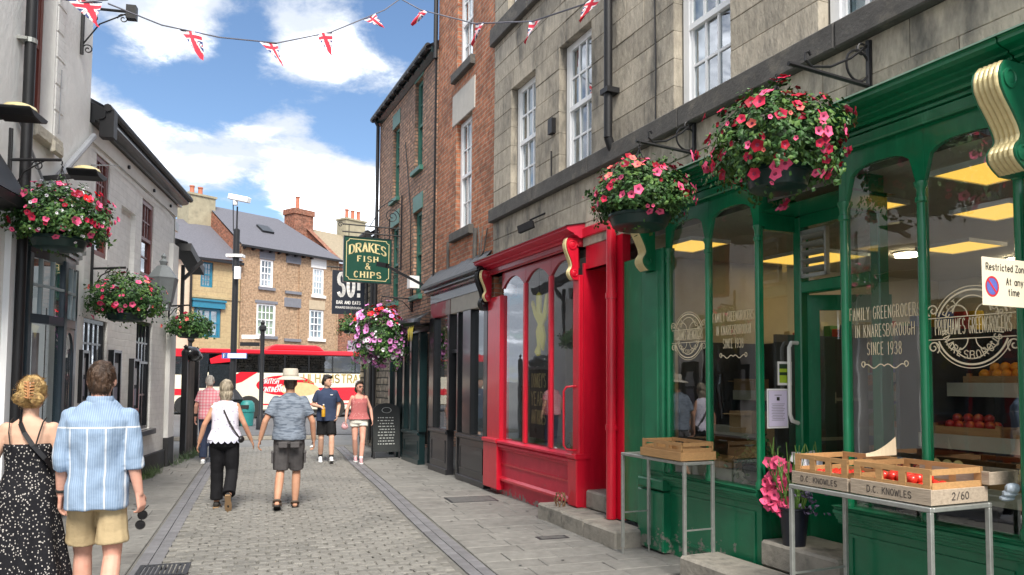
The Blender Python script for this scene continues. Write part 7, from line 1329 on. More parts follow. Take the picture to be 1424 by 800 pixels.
# chalk menu board
ab = thing('menu_board', 'black chalk menu board with arched top on the right pavement', 'menu board', FR, (-5.15, -.28, 0), rotz=FS.a); OFF[ab.name] = Vector()
M_CHB = mat('chalkboard', (.018, .022, .022), .55, var=.2); b = MB(); w = .29; top = [(w * math.cos(a), 1.02 + .16 * math.sin(a)) for a in [math.pi * i / 12 for i in range(13)]]
for sgn in (1, -1):
    tl = .16; f = MB(); prof = [(-w, .14), (w, .14)] + top; n = len(prof)
    vs = [(x, sgn * -(tl * (1 - z / 1.2)) - .015, z) for x, z in prof] + [(x, sgn * -(tl * (1 - z / 1.2)) + .015, z) for x, z in prof]
    f.add(vs, [tuple(range(n)), tuple(range(2 * n - 1, n - 1, -1))] + [(i, (i + 1) % n, (i + 1) % n + n, i + n) for i in range(n)]); pnl = sub(ab)(f.build('panel', M_CHB, ab)); OFF[pnl.name] = Vector()
    for sx in (-1, 1): f = MB(); f.bar((sx * (w - .02), sgn * -(tl * 1.0), .0), (sx * (w - .02), sgn * -(tl * .88), .15), .03); f.build('leg', M_BLACKM, ab)
    if sgn == 1:
        c_ = MB(); rngc = random.Random(4)
        def BP(X, Z): return (X, -(tl * (1 - Z / 1.2)) - .0175, Z)
        for r in range(10):
            z_ = .86 - r * .062; x_ = -.2 + rngc.uniform(0, .06)
            while x_ < .16: l = rngc.uniform(.02, .07); c_.add([BP(x_, z_), BP(x_ + l, z_), BP(x_ + l, z_ + .018), BP(x_, z_ + .018)], [(0, 1, 2, 3)]); x_ += l + rngc.uniform(.015, .03)
        for i in range(20): t0, t1 = 2 * math.pi * i / 20, 2 * math.pi * (i + 1) / 20; c_.add([BP(r * 1.7 * math.cos(t), 1.03 + r * math.sin(t)) for r, t in ((.055, t0), (.062, t0), (.062, t1), (.055, t1))], [(0, 1, 2, 3)])
        c_.build('chalk_writing', mat('chalk', (.55, .57, .55), .9, var=.3, vs=60), pnl, fixn=False)
# ================================================================ people
def skin_mat(nm, c): return mat(nm, c, .58, var=.16, vs=7, spec=.25, bump=.08, bs=110, col2=(c[0] * 1.02, c[1] * .78, c[2] * .74), c2s=5, c2lo=.48, c2hi=.75)
SK_F = skin_mat('skin_fair', (.58, .36, .26)); SK_P = skin_mat('skin_pink', (.60, .33, .25)); SK_T = skin_mat('skin_tan', (.48, .26, .17))
def cloth(nm, c, var=.12, vs=7, **k): return mat(nm, c, .85, var=var, vs=vs, spec=.2, bump=k.pop('bump', .25), bs=k.pop('bs', 26), **k)
def pattern(nm, base, fn):
    """Cloth with a woven or printed pattern: fn(nodes, links, x, y, z sockets) gives (mask socket, colour)."""
    m = cloth(nm, base); t = m.node_tree; b = t.nodes['Principled BSDF']; src = b.inputs['Base Color'].links[0].from_socket
    tc = t.nodes.new('ShaderNodeTexCoord'); sp = t.nodes.new('ShaderNodeSeparateXYZ'); t.links.new(tc.outputs['Object'], sp.inputs[0])
    def mth(op, a, bb=0, c=0):
        n = t.nodes.new('ShaderNodeMath'); n.operation = op
        for i, x in enumerate((a, bb, c)):
            if isinstance(x, (int, float)): n.inputs[i].default_value = x
            else: t.links.new(x, n.inputs[i])
        return n.outputs[0]
    for mask, col in fn(t, mth, sp.outputs, tc):
        mx = t.nodes.new('ShaderNodeMix'); mx.data_type = 'RGBA'; t.links.new(mask, mx.inputs[0]); t.links.new(src, mx.inputs[6]); mx.inputs[7].default_value = (*col, 1); src = mx.outputs[2]
    t.links.new(src, b.inputs['Base Color']); return m
def stripes(per, w, col, ax=0, off=0):
    def f(t, mth, s, tc): return [(mth('MULTIPLY', mth('LESS_THAN', mth('FRACT', mth('ADD', mth('DIVIDE', s[ax], per), off)), w), .75), col)]
    return f
def f_shirt(t, mth, s, tc):
    nz = t.nodes.new('ShaderNodeTexNoise'); nz.inputs['Scale'].default_value = 5; t.links.new(tc.outputs['Object'], nz.inputs['Vector'])
    x = mth('ADD', s[0], mth('MULTIPLY', mth('SUBTRACT', nz.outputs[0], .5), .02))
    a = mth('LESS_THAN', mth('FRACT', mth('ADD', mth('DIVIDE', x, .105), .43)), .10); fine = mth('LESS_THAN', mth('FRACT', mth('DIVIDE', x, .013)), .3)
    yoke = mth('LESS_THAN', mth('ABSOLUTE', mth('SUBTRACT', s[2], 1.335)), .005)
    low = mth('LESS_THAN', s[2], 1.335)
    return [(mth('MULTIPLY', fine, .22), (.55, .66, .78)), (mth('MULTIPLY', mth('MULTIPLY', a, low), .6), (.72, .74, .76)), (mth('MULTIPLY', yoke, .8), (.72, .74, .76))]
def f_check(t, mth, s, tc):
    a = mth('LESS_THAN', mth('FRACT', mth('DIVIDE', s[0], .06)), .45); c = mth('LESS_THAN', mth('FRACT', mth('DIVIDE', s[2], .06)), .45); return [(mth('MULTIPLY', a, .5), (.62, .10, .16)), (mth('MULTIPLY', c, .5), (.62, .10, .16))]
def f_vor(scale, thr, col, amt=.9):
    def f(t, mth, s, tc):
        v = t.nodes.new('ShaderNodeTexVoronoi'); v.inputs['Scale'].default_value = scale; mp = t.nodes.new('ShaderNodeMapping'); mp.inputs['Scale'].default_value = (1, 1, .8); t.links.new(tc.outputs['Object'], mp.inputs[0]); t.links.new(mp.outputs[0], v.inputs['Vector'])
        return [(mth('MULTIPLY', mth('LESS_THAN', v.outputs['Distance'], thr), amt), col)]
    return f
def f_heather(t, mth, s, tc):
    n = t.nodes.new('ShaderNodeTexNoise'); n.inputs['Scale'].default_value = 30; n.inputs['Detail'].default_value = 5; mp = t.nodes.new('ShaderNodeMapping'); mp.inputs['Scale'].default_value = (.35, .35, 1.6); t.links.new(tc.outputs['Object'], mp.inputs[0]); t.links.new(mp.outputs[0], n.inputs['Vector'])
    mr = t.nodes.new('ShaderNodeMapRange'); mr.inputs[1].default_value = .45; mr.inputs[2].default_value = .6; t.links.new(n.outputs[0], mr.inputs[0]); return [(mth('MULTIPLY', mr.outputs[0], .8), (.075, .095, .13))]
V = Vector
def limb(b, p, q, r0, r1, rm=None, n=12, flat=False):
    p, q = V(p), V(q); d = (q - p); L = d.length; d.normalize(); P = []; R = []; rm = rm or (r0 + r1) / 2
    for a in (0.05, .35, .7): P.append(p - d * r0 * (1 - a) * .9); R.append(r0 * math.sin(math.acos(max(0, (1 - a) * .99))))
    for f in (0, .2, .4, .6, .8, 1): P.append(p.lerp(q, f)); R.append(r0 * (1 - f) * (1 - 2 * f) + rm * 4 * f * (1 - f) + r1 * f * (2 * f - 1))
    for a in (() if flat else (.3, .65, .95)): P.append(q + d * r1 * a * .9); R.append(r1 * math.sin(math.acos(min(.99, a))))
    b.tube(P, R, n)
def loft(b, rings, n=22):
    vs = []; fs = []; k = len(rings)
    for (cx, cy, z, rx, ry) in rings:
        for i in range(n):
            a = 2 * math.pi * i / n; c_, s_ = math.cos(a), math.sin(a); e = .85; vs.append((cx + rx * math.copysign(abs(c_) ** e, c_), cy + ry * math.copysign(abs(s_) ** e, s_), z))
    for j in range(k - 1):
        for i in range(n): fs.append((j * n + i, j * n + (i + 1) % n, (j + 1) * n + (i + 1) % n, (j + 1) * n + i))
    fs.append(tuple(range(n - 1, -1, -1))); fs.append(tuple((k - 1) * n + i for i in range(n))); b.add(vs, fs)
TMP = bpy.data.scenes.new('workbench')
def push(me, fn):
    n = len(me.vertices); co = np.empty(n * 3, 'f'); no = np.empty(n * 3, 'f'); me.vertices.foreach_get('co', co); me.vertices.foreach_get('normal', no); co = co.reshape(-1, 3); no = no.reshape(-1, 3)
    d = np.array([fn(V(c)) for c in co.tolist()], 'f'); me.vertices.foreach_set('co', (co + no * d[:, None]).ravel()); me.update()
def melt(b, name, m, parent, voxel, smooth=4, disp=None, label=None):
    me = bpy.data.meshes.new('tmp'); me.from_pydata(b.v, [], b.f)
    bm = bmesh.new(); bm.from_mesh(me); bmesh.ops.recalc_face_normals(bm, faces=bm.faces); bm.to_mesh(me); bm.free()
    o = bpy.data.objects.new(name, me); TMP.collection.objects.link(o); r = o.modifiers.new('r', 'REMESH'); r.mode = 'VOXEL'; r.voxel_size = voxel
    if smooth: s = o.modifiers.new('s', 'SMOOTH'); s.factor = .5; s.iterations = smooth
    TMP.view_layers[0].update(); ev = o.evaluated_get(TMP.view_layers[0].depsgraph); nm = bpy.data.meshes.new_from_object(ev); o.modifiers.clear(); o.data = nm; TMP.collection.objects.unlink(o); COL.objects.link(o)
    if disp:
        push(nm, disp)
    nm.materials.clear(); nm.materials.append(m); nm.shade_smooth(); o.parent = parent
    if label: o['label'] = label
    return o
def folds(amp, seed=0, fx=9, fz=3.2):
    def f(c): return amp * (noise.noise(V((c.x * fx + seed, c.y * fx, c.z * fz))) + .6 * noise.noise(V((c.x * fx * 2 + seed, c.y * 14, c.z * 11 + 3 * c.x))))
    return f
def hand(b, wr, d, nrm, s, curl=.5, flip=1):
    """Palm, four unequal bent fingers and a thumb; nrm looks out of the palm, flip picks the thumb side."""
    d = V(d).normalized(); nrm = V(nrm); nrm = (nrm - d * nrm.dot(d)).normalized(); t = d.cross(nrm) * flip; w = V(wr)
    for o in (-.027, -.009, .009, .027): limb(b, w + t * o * .6 * s, w + d * .085 * s + t * o * s, .014 * s, .0125 * s, n=8)
    for o, L in ((.029, .070), (.010, .080), (-.010, .074), (-.029, .056)):
        k = w + d * .088 * s + t * o * s; a1 = curl * .7; d1 = (d * math.cos(a1) + nrm * math.sin(a1)); m = k + d1 * L * .52 * s; a2 = curl * 1.7; d2 = (d * math.cos(a2) + nrm * math.sin(a2)); limb(b, k, m, .0098 * s, .0088 * s, n=8); limb(b, m, m + d2 * L * .5 * s, .0088 * s, .0072 * s, n=8)
    k = w + d * .025 * s + t * .028 * s; m = k + (d * .62 + t * .62 + nrm * .3).normalized() * .042 * s; limb(b, k, m, .013 * s, .011 * s, n=8); limb(b, m, m + (d * .9 + t * .15 + nrm * .4).normalized() * .034 * s, .0105 * s, .008 * s, n=8)
J0 = dict(hL=(-.085, 0, .92), hR=(.085, 0, .92), kL=(-.09, .03, .50), kR=(.09, .03, .50), aL=(-.09, 0, .085), aR=(.09, 0, .085), sL=(-.162, -.005, 1.405), sR=(.162, -.005, 1.405), eL=(-.225, -.03, 1.15), eR=(.225, -.03, 1.15), wL=(-.245, .04, .90), wR=(.245, .04, .90), pL=0, pR=0)
def person(lab, at, heading, H, pose, skin, voxel=.010, female=False, build=1.0, curl=.55, headyaw=0, headtilt=0, face=False, group=None, palms=((1, 0, 0), (-1, 0, 0)), fits=None):
    p = thing('person', lab, 'person', at=(at[0], at[1], 0), rotz=R_(heading - 90), group=group); OFF[p.name] = V(); s = H / 1.75; p.scale = (s, s, s); J = {**J0, **pose}; b = MB(); w = build
    if female: J['sL'] = pose.get('sL', (-.138, -.005, 1.40)); J['sR'] = pose.get('sR', (.138, -.005, 1.40))
    sh = .155 if female else .172
    if female: loft(b, [(0, .0, .80, .06, .06), (0, 0, .86, .15, .11), (0, -.01, .94, .172 * w, .125), (0, -.005, 1.02, .155 * w, .115), (0, .0, 1.10, .125 * w, .095), (0, .0, 1.20, .13 * w, .095), (0, .015, 1.28, .145 * w, .115), (0, .0, 1.36, .152, .095), (0, -.01, 1.42, .125, .072), (0, -.015, 1.455, .08, .058), (0, -.01, 1.48, .05, .05)])
    else: loft(b, [(0, .0, .80, .06, .06), (0, 0, .86, .14, .11), (0, -.01, .94, .160 * w, .12 * w), (0, 0, 1.02, .152 * w, .112 * w), (0, .0, 1.10, .15 * w, .108 * w), (0, .0, 1.20, .158 * w, .112 * w), (0, .0, 1.30, .172 * w, .118 * w), (0, -.005, 1.38, .178, .108), (0, -.01, 1.43, .148, .082), (0, -.015, 1.465, .095, .068), (0, -.01, 1.49, .06, .056)])
    rn = .050 if female else .060
    limb(b, (0, -.012, 1.44), (0, .010, 1.57), rn, rn * .95)
    hc = V((0, .022, 1.64)); yw = R_(headyaw); fw = V((-math.sin(yw), math.cos(yw), 0)); sd = V((math.cos(yw), math.sin(yw), 0))
    b.ball(hc - fw * .012, .076, .092, .112, 18, 12); b.ball(hc + fw * .030 + V((0, 0, -.055)), .056, .058, .062, 14, 9); b.ball(hc + fw * .02 + V((0, 0, -.01)), .068, .07, .09, 14, 9)
    if face:
        limb(b, hc + fw * .092 + V((0, 0, .004)), hc + fw * .108 + V((0, 0, -.030)), .008, .013, n=8); limb(b, hc + fw * .084 + sd * -.02 + V((0, 0, -.066)), hc + fw * .084 + sd * .02 + V((0, 0, -.066)), .009, .009, n=8); b.ball(hc + fw * .068 + V((0, 0, -.100)), .026, .022, .018, 10, 6)
        for k in (-1, 1): limb(b, hc + fw * .083 + sd * k * .018 + V((0, 0, .028)), hc + fw * .07 + sd * k * .05 + V((0, 0, .026)), .009, .008, n=8)
    for k in (-1, 1): b.ball(hc + sd * k * .076 - fw * .005 + V((0, 0, -.012)), .014, .022, .032, 10, 6)
    lw_ = .92 if female else 1.0
    for a in 'LR':
        limb(b, J['s' + a], J['e' + a], .052 * lw_ * (w ** .5), .038 * lw_, .044 * lw_); limb(b, J['e' + a], J['w' + a], .039 * lw_, .026 * lw_, .036 * lw_); limb(b, J['h' + a], J['k' + a], .085 * (w ** .5), .054, .074); limb(b, J['k' + a], J['a' + a], .053, .036, .055)
        sgn = -1 if a == 'L' else 1; d = V(J['w' + a]) - V(J['e' + a]); hand(b, J['w' + a], J.get('d' + a, d), palms[0 if a == 'L' else 1], 1.0 if not female else .9, curl if not isinstance(curl, tuple) else curl[0 if a == 'L' else 1], -1 if a == 'L' else 1)
        A = V(J['a' + a]); pt = J['p' + a]; f = V((0, math.cos(pt), math.sin(-pt))); u = V((0, math.sin(pt), math.cos(pt)))
        limb(b, A - f * .035 - u * .045, A + f * .10 - u * .055, .034, .030, n=10); limb(b, A + f * .10 - u * .057, A + f * .165 - u * .06, .031, .022, n=10)
    body = melt(b, 'body', skin, p, voxel, 3); sub(p)(body)
    return p, J, hc, fw, sd
def foot_axes(J, a): A = V(J['a' + a]); pt = J['p' + a]; return A, V((0, math.cos(pt), -math.sin(pt))), V((0, math.sin(pt), math.cos(pt)))
def shoe(p, J, a, m, ms, voxel=.010, high=.0, open_=False):
    A, f, u = foot_axes(J, a); b = MB(); s = MB(); x = V((1, 0, 0))
    if open_:
        for t in (.0, .07, .135): q = A + f * t - u * (.045 + .0 * t); b.tube([q + (x * .046 * math.cos(c) + u * .040 * math.sin(c)) for c in [math.pi * i / 8 for i in range(9)]], .014, 6)
        b.tube([A - f * .045 + x * .035 - u * .0, A - f * .06 - u * .0, A - f * .045 - x * .035 - u * .0], .016, 6); b.tube([A + x * .045 - u * .02, A - f * .04 + x * .036 - u * .0], .012, 6); b.tube([A - x * .045 - u * .02, A - f * .04 - x * .036], .012, 6); sh_ = b.build('sandal', m, p, smooth=True)
    else:
        limb(b, A - f * .038 - u * .038, A + f * .11 - u * .050, .042, .037, n=12); limb(b, A + f * .10 - u * .053, A + f * .168 - u * .057, .038, .028, n=12); limb(b, A - u * .03, A + f * .02 - u * (-.005 - high), .040, .040, n=12); sh_ = melt(b, 'shoe', m, p, voxel, 3)
    sub(p)(sh_); pr = [(-.075, .030), (-.05, .040), (.02, .036), (.10, .046), (.16, .042), (.20, .024), (.205, 0)]
    n_ = [(q, r) for q, r in pr]; ring_ = [(q, r) for q, r in n_] + [(q, -r) for q, r in reversed(n_[:-1])]
    vs = [A + f * q + x * r - u * .068 for q, r in ring_] + [A + f * q + x * r - u * .086 for q, r in ring_]; k = len(ring_)
    s.add(vs, [tuple(range(k)), tuple(range(2 * k - 1, k - 1, -1))] + [(i, (i + 1) % k, (i + 1) % k + k, i + k) for i in range(k)]); s.build('sole', ms, sh_)
def upper(p, J, m, nm, z0=.86, sleeve='L', w=1.0, grow=.016, voxel=.010, top=1.475, amp=.006, seed=0, female=False, flare=0, rolled=False, neck=True, label=None):
    b = MB(); g = grow
    R = [(0, 0, z0, (.160 + flare) * w + g, (.118 + flare * .7) * w + g), (0, -.005, max(z0 + .03, .97), (.160 + flare * .7) * w + g, .120 * w + g), (0, 0, 1.08, (.142 if female else .155) * w + g, (.102 if female else .112) * w + g), (0, 0, 1.2, (.138 if female else .162) * w + g, (.105 if female else .118) * w + g), (0, .005 if female else 0, 1.30, (.150 if female else .174) * w + g, .120 + g), (0, -.005, 1.38, (.150 if female else .176) + g, .106 + g)]
    if top > 1.4: R += [(0, -.01, 1.43, (.118 if female else .140) + g * .8, .080 + g), (0, -.015, top, .085 if female else .092, .068 + g * .4)]
    loft(b, R)
    for a in 'LR':
        S, E, W = V(J['s' + a]), V(J['e' + a]), V(J['w' + a])
        if sleeve == 'short': limb(b, S, S.lerp(E, .72), .056 + g * .5, .055 + g * .7, .055 + g * .6, flat=True)
        if sleeve == 'roll': limb(b, S, E, .056 + g * .5, .046 + g * .5, .052 + g * .5); b.lathe([(.050, -.05), (.057, -.045), (.060, .0), (.056, .03), (.045, .035)], E.lerp(W, .12), 16, (E - W).normalized())
        if sleeve == 'cap': limb(b, S * .92 + V((0, 0, .11)), S.lerp(E, .10), .046 + g * .4, .048, n=12)
    if neck: b.lathe([(.078, -.01), (.076, .03), (.068, .032)], (0, -.008, top - .01), 18)
    return melt(b, nm, m, p, voxel, 3, folds(amp, seed), label)
def legs(p, J, m, nm, ztop=1.0, to='knee', w=1.0, g=.016, frac=.8, voxel=.010, amp=.006, seed=0, hem=None, female=False):
    b = MB(); loft(b, [(0, 0, .80, .10, .09), (0, 0, .85, .155 * w + g, .115 * w + g), (0, -.01, .94, (.172 if female else .162) * w + g, .124 * w + g), (0, 0, ztop, (.15 if female else .155) * w + g, .112 * w + g)])
    for a in 'LR':
        h, k, an = V(J['h' + a]), V(J['k' + a]), V(J['a' + a])
        if to == 'knee': limb(b, h, h.lerp(k, frac), .088 * w + g, (hem or .082) + g, .085 * w + g, flat=True)
        else: limb(b, h, k, .088 * w + g, .070 + g, .082 * w + g); limb(b, k, k.lerp(an, .93), .070 + g, (hem or .066) + g, .068 + g, flat=True)
    return melt(b, nm, m, p, voxel, 2, folds(amp, seed, 8, 5))
def hair_short(p, hc, fw, m, voxel=.008, vol=1.0, label=None, front=.015, back=-.055):
    b = MB(); b.ball(hc - fw * .016 + V((0, 0, .022)), .083 * vol, .096 * vol, .108 * vol, 18, 12); b.ball(hc - fw * .045 + V((0, 0, -.03)), .072 * vol, .062, .080, 14, 9); o = melt(b, 'hair', m, p, voxel, 2)
    kill = [v.index for v in o.data.vertices if (v.co - hc).dot(fw) > front + max(0, (v.co.z - hc.z - .03)) * 1.3 or (v.co - hc).z < back - .035]
    bm = bmesh.new(); bm.from_mesh(o.data); bm.verts.ensure_lookup_table(); bmesh.ops.delete(bm, geom=[bm.verts[i] for i in kill], context='VERTS'); bm.to_mesh(o.data); bm.free()
    push(o.data, lambda c: .005 * noise.noise(c * 55) + .006 * noise.noise(V((c.x * 40, c.y * 40, c.z * 12))))
    return o
def strands(p, o, m, n, L, w, flow, seed, name='hair_strands'):
    """Loose locks lying on a hair mesh, following flow(point) over the surface."""
    rng = random.Random(seed); vs = o.data.vertices; b = MB()
    for _ in range(n):
        v = vs[rng.randrange(len(vs))]; P = v.co.copy(); N = v.normal.copy(); T = V(flow(P)); T = T - N * T.dot(N)
        if T.length < 1e-4: continue
        T.normalize(); T = (T + V((rng.gauss(0, .22), rng.gauss(0, .22), rng.gauss(0, .22)))); T = (T - N * T.dot(N)).normalized(); S = N.cross(T); l = L * rng.uniform(.5, 1.2); ww = w * rng.uniform(.6, 1.3); lift = rng.uniform(.0, .006); pts = []
        for k in range(5):
            f = k / 4; q = P + T * l * f + N * (.0015 + lift * 4 * f * (1 - f) * .5 + lift * f * f - .35 * l * f * f * .5); pts += [q - S * ww * (1 - .7 * f), q + S * ww * (1 - .7 * f)]
        b.add(pts, [(2 * k, 2 * k + 1, 2 * k + 3, 2 * k + 2) for k in range(4)])
    return b.build(name, m, p, kind='stuff', fixn=False)
def hairmat(nm, c, c2): return mat(nm, c, .42, var=.4, vs=30, col2=c2, c2s=16, c2lo=.42, c2hi=.62, stretch=(1.6, 1.6, .35), bump=.5, bs=70, spec=.4)
def strap(b, pts, w, th=.003, outward=None):
    pts = [V(p) for p in pts]
    for a, c in zip(pts[:-1], pts[1:]): b.bar(a, c, w, th, up=((a + c) / 2 - V((0, 0, ((a + c) / 2).z))).normalized())
def gp(u, d):                                   # ground point at pixel column u and depth d
    r = ray(u, 530); return EYE + r * (d / r.y)
# -- blonde woman in the long dress
q = gp(45, 4.95)
p, J, hc, fw, sd = person('blonde woman with a claw clip walking away in a long black speckled dress', q, 106, 1.68, dict(eL=(-.225, -.01, 1.16), wL=(-.25, .05, .93), eR=(.215, -.02, 1.16), wR=(.235, .05, .92), aL=(-.1, .1, .085), kL=(-.1, .1, .5)), SK_F, .0075, True, curl=.5)
M_SPK = pattern('black_speckled_dress', (.010, .010, .013), f_vor(62, .26, (.50, .47, .44)))
b = MB(); g = .012; loft(b, [(0, .0, .02, .34, .30), (0, .0, .3, .285, .25), (0, 0, .6, .235, .20), (0, -.005, .82, .20, .16), (0, -.01, .95, .182 + g, .13 + g), (0, 0, 1.03, .158 + g, .118 + g), (0, 0, 1.10, .130 + g, .098 + g), (0, 0, 1.2, .134 + g, .10 + g), (0, .01, 1.275, .148 + g, .116 + g), (0, .02, 1.30, .146 + g, .105 + g)], 30)
melt(b, 'dress', M_SPK, p, .012, 2, lambda c: (.022 * math.sin(math.atan2(c.y, c.x) * 9 + c.z * 2.0) * max(0, min(1, (.98 - c.z) / .7)) + .003 * noise.noise(c * 9)))
b = MB()
for k in (-1, 1): strap(b, [(k * .075, -.132, 1.29), (k * .092, -.117, 1.38), (k * .10, -.082, 1.445), (k * .10, -.01, 1.475)], .010)
b.build('dress_strap', M_INK, p); b = MB(); strap(b, [(-.05, -.035, 1.492), (-.035, -.088, 1.44), (.0, -.122, 1.38), (.06, -.134, 1.29), (.13, -.115, 1.2), (.17, -.03, 1.1)], .03, .005); b.build('bag_strap', M_BLACKM, p)
HB = hairmat('blonde_hair', (.50, .33, .13), (.24, .14, .055)); b = MB(); b.ball(hc - fw * .012 + V((0, 0, .018)), .087, .102, .110, 18, 12); b.ball(hc - fw * .085 + V((.0, 0, .005)), .062, .045, .075, 14, 9); b.ball(hc - fw * .095 + V((-.045, 0, -.035)), .048, .04, .045, 12, 8); b.ball(hc - fw * .095 + V((.05, 0, -.04)), .05, .04, .045, 12, 8); b.ball(hc - fw * .05 + V((0, 0, -.06)), .07, .05, .045, 12, 8)
h = melt(b, 'hair', HB, p, .006, 2, lambda c: .006 * math.sin(70 * (c.x + .5 * c.z) + 6 * noise.noise(c * 18)) * .6 + .005 * noise.noise(c * 45)); bm = bmesh.new(); bm.from_mesh(h.data); bmesh.ops.delete(bm, geom=[v for v in bm.verts if (v.co - hc).dot(fw) > .055 and v.co.z < hc.z + .07], context='VERTS'); bm.to_mesh(h.data); bm.free()
strands(p, h, HB, 700, .06, .0022, lambda c: (hc - fw * .12 + V((0, 0, .0))) - c, 3); strands(p, h, hairmat('pale_blonde_lock', (.62, .45, .20), (.42, .28, .11)), 300, .06, .002, lambda c: (hc - fw * .12) - c, 4)
b = MB(); cc = hc - fw * .135 + V((.012, 0, .03))
for k in range(6): z_ = .05 - k * .02; b.tube([cc + V((-.028, .012, z_)), cc + V((-.008, -.008, z_ - .006)), cc + V((.012, -.008, z_ - .010)), cc + V((.028, .014, z_ - .006))], .006, 6)
b.tube([cc + V((0, -.008, .055)), cc + V((.004, -.012, 0)), cc + V((.006, -.008, -.06))], .009, 6); b.build('claw_clip', mat('tortoiseshell', (.42, .2, .09), .25, var=.7, vs=40), p, smooth=True)
# -- man in the blue striped shirt
q = gp(141, 4.95)
p, J, hc, fw, sd = person('man walking away in a blue striped shirt and khaki shorts', q, 108, 1.78, dict(eL=(-.200, -.03, 1.14), wL=(-.215, .03, .90), eR=(.205, -.05, 1.14), wR=(.25, -.02, .895), aL=(-.10, .16, .085), kL=(-.10, .14, .50), aR=(.10, -.20, .12), kR=(.10, .0, .50), pR=.45), SK_P, .007, curl=(.6, .85), palms=((1, 0, 0), (-.8, .5, 0)))
SHIRT = pattern('blue_striped_shirt', (.215, .30, .43), f_shirt); upper(p, J, SHIRT, 'shirt', .815, 'roll', .95, .026, .008, 1.50, .015, 4, flare=.006)
b = MB(); b.lathe([(.080, -.02), (.082, .012), (.074, .030), (.064, .028), (.068, -.01)], (0, -.006, 1.505), 22); b.build('collar', SHIRT, p, smooth=True)
legs(p, J, cloth('khaki_cotton', (.42, .325, .19), bump=.3), 'shorts', .90, 'knee', .94, .012, .80, .009, .008, 2, hem=.090)
for a in 'LR': shoe(p, J, a, M_WHITE, M_WHITE)
h = hair_short(p, hc, fw, hairmat('dark_brown_hair', (.075, .042, .025), (.035, .02, .013)), .006, 1.0); strands(p, h, MATS['dark_brown_hair'], 1500, .028, .0016, lambda c: V((.3, .2, -1)) + fw * (.6 if c.z > hc.z + .07 else 0), 5)
b = MB(); e, w_ = V(J['eL']), V(J['wL']); b.lathe([(.034, -.008), (.036, 0), (.034, .008)], w_.lerp(e, .12), 14, (e - w_).normalized()); b.build('wristband', M_INK, p)
hp = V((.27, .06, .775)); wld = Matrix.Rotation(R_(18), 3, 'Z') @ (hp * (1.78 / 1.75)) + V((q.x, q.y, 0)); sg_ = thing('sunglasses', 'dark sunglasses dangling from the hand of the man in blue stripes', 'sunglasses', at=tuple(wld), rotz=R_(18)); OFF[sg_.name] = V(); b = MB()
for k in (0, 1):
    cz0 = -.035 - k * .066; b2 = MB(); b2.lathe([(.001, -.003), (.026, -.002), (.028, .0), (.026, .002), (.001, .003)], (-.008 - k * .012, 0, cz0), 16, (0, 1, 0)); b2.build('lens', mat('dark_lens', (.008, .008, .01), .1), sg_); b.tube([V((-.008 - k * .012 + .030 * math.cos(i * .449), 0, cz0 + .030 * math.sin(i * .449))) for i in range(15)], .003, 5)
b.bar((-.012, 0, -.065), (-.018, 0, -.072), .006); b.bar((-.008, 0, -.01), (.02, .05, .02), .005); b.build('frame', M_INK, sg_)
# -- grey haired woman in the white scalloped top
q = gp(315, 9.72)
p, J, hc, fw, sd = person('grey blonde woman walking away in a white scalloped top and black trousers', q, 104, 1.66, dict(eL=(-.26, -.05, 1.15), wL=(-.33, .0, .90), eR=(.25, -.02, 1.15), wR=(.34, .06, .92), aL=(-.10, .10, .085), kL=(-.10, .08, .50), aR=(.10, -.28, .21), kR=(.10, .04, .50), pR=1.05), SK_T, .009, True, 1.08, curl=.45)
M_BLKT = cloth('black_crepe', (.010, .010, .012)); legs(p, J, M_BLKT, 'trousers', .96, 'ankle', 1.06, .014, voxel=.011, amp=.008, seed=6, hem=.072, female=True)
TOP = pattern('white_sprigged_top', (.66, .64, .74), f_vor(20, .16, (.17, .16, .25), .8)); b = MB(); g = .02; n_ = 34; base_ = len(b.v)
upper(p, J, TOP, 'top', .94, 'cap', 1.12, .018, .010, 1.47, .006, 8, True, flare=.03, neck=False)
b = MB()
for k in range(17):
    a0, a1 = 2 * math.pi * k / 17, 2 * math.pi * (k + 1) / 17; m_ = 5
    for j in range(m_):
        t0, t1 = a0 + (a1 - a0) * j / m_, a0 + (a1 - a0) * (j + 1) / m_; d0, d1 = .035 * math.sin(math.pi * j / m_), .035 * math.sin(math.pi * (j + 1) / m_); rx_2, ry_2 = .226, .182
        for (r, zt, zb0, zb1) in ((0, .955, .93 - d0, .93 - d1),): b.quad((rx_2 * math.cos(t0), ry_2 * math.sin(t0), zt), (rx_2 * math.cos(t1), ry_2 * math.sin(t1), zt), (rx_2 * math.cos(t1), ry_2 * math.sin(t1), zb1), (rx_2 * math.cos(t0), ry_2 * math.sin(t0), zb0))
        for zz, d in ((.985, .5), (1.0, -.0)): pass
b.build('scalloped_hem', pattern('blue_embroidery', (.62, .62, .74), f_vor(30, .25, (.25, .30, .48), .6)), p, fixn=False)
b = MB(); strap(b, [(-.07, -.02, 1.485), (-.05, -.10, 1.43), (.0, -.135, 1.33), (.06, -.148, 1.2), (.13, -.150, 1.08), (.19, -.10, .98)], .022, .005); b.build('bag_strap', M_INK, p); b = MB(); b.ball((.215, -.06, .945), .045, .08, .05, 12, 8); b.build('bag', mat('black_leather', (.012, .012, .013), .4), p, smooth=True)
for a in 'LR': shoe(p, J, a, M_INK, mat('tan_sole', (.30, .19, .10), .8, var=.2))
GH = hairmat('grey_blonde_hair', (.42, .36, .27), (.20, .165, .12)); b = MB(); b.ball(hc - fw * .012 + V((0, 0, .018)), .088, .104, .112, 18, 12); b.ball(hc - fw * .035 + V((0, 0, -.07)), .090, .075, .085, 16, 10); b.ball(hc - fw * .04 + V((0, 0, -.13)), .075, .055, .045, 14, 8)
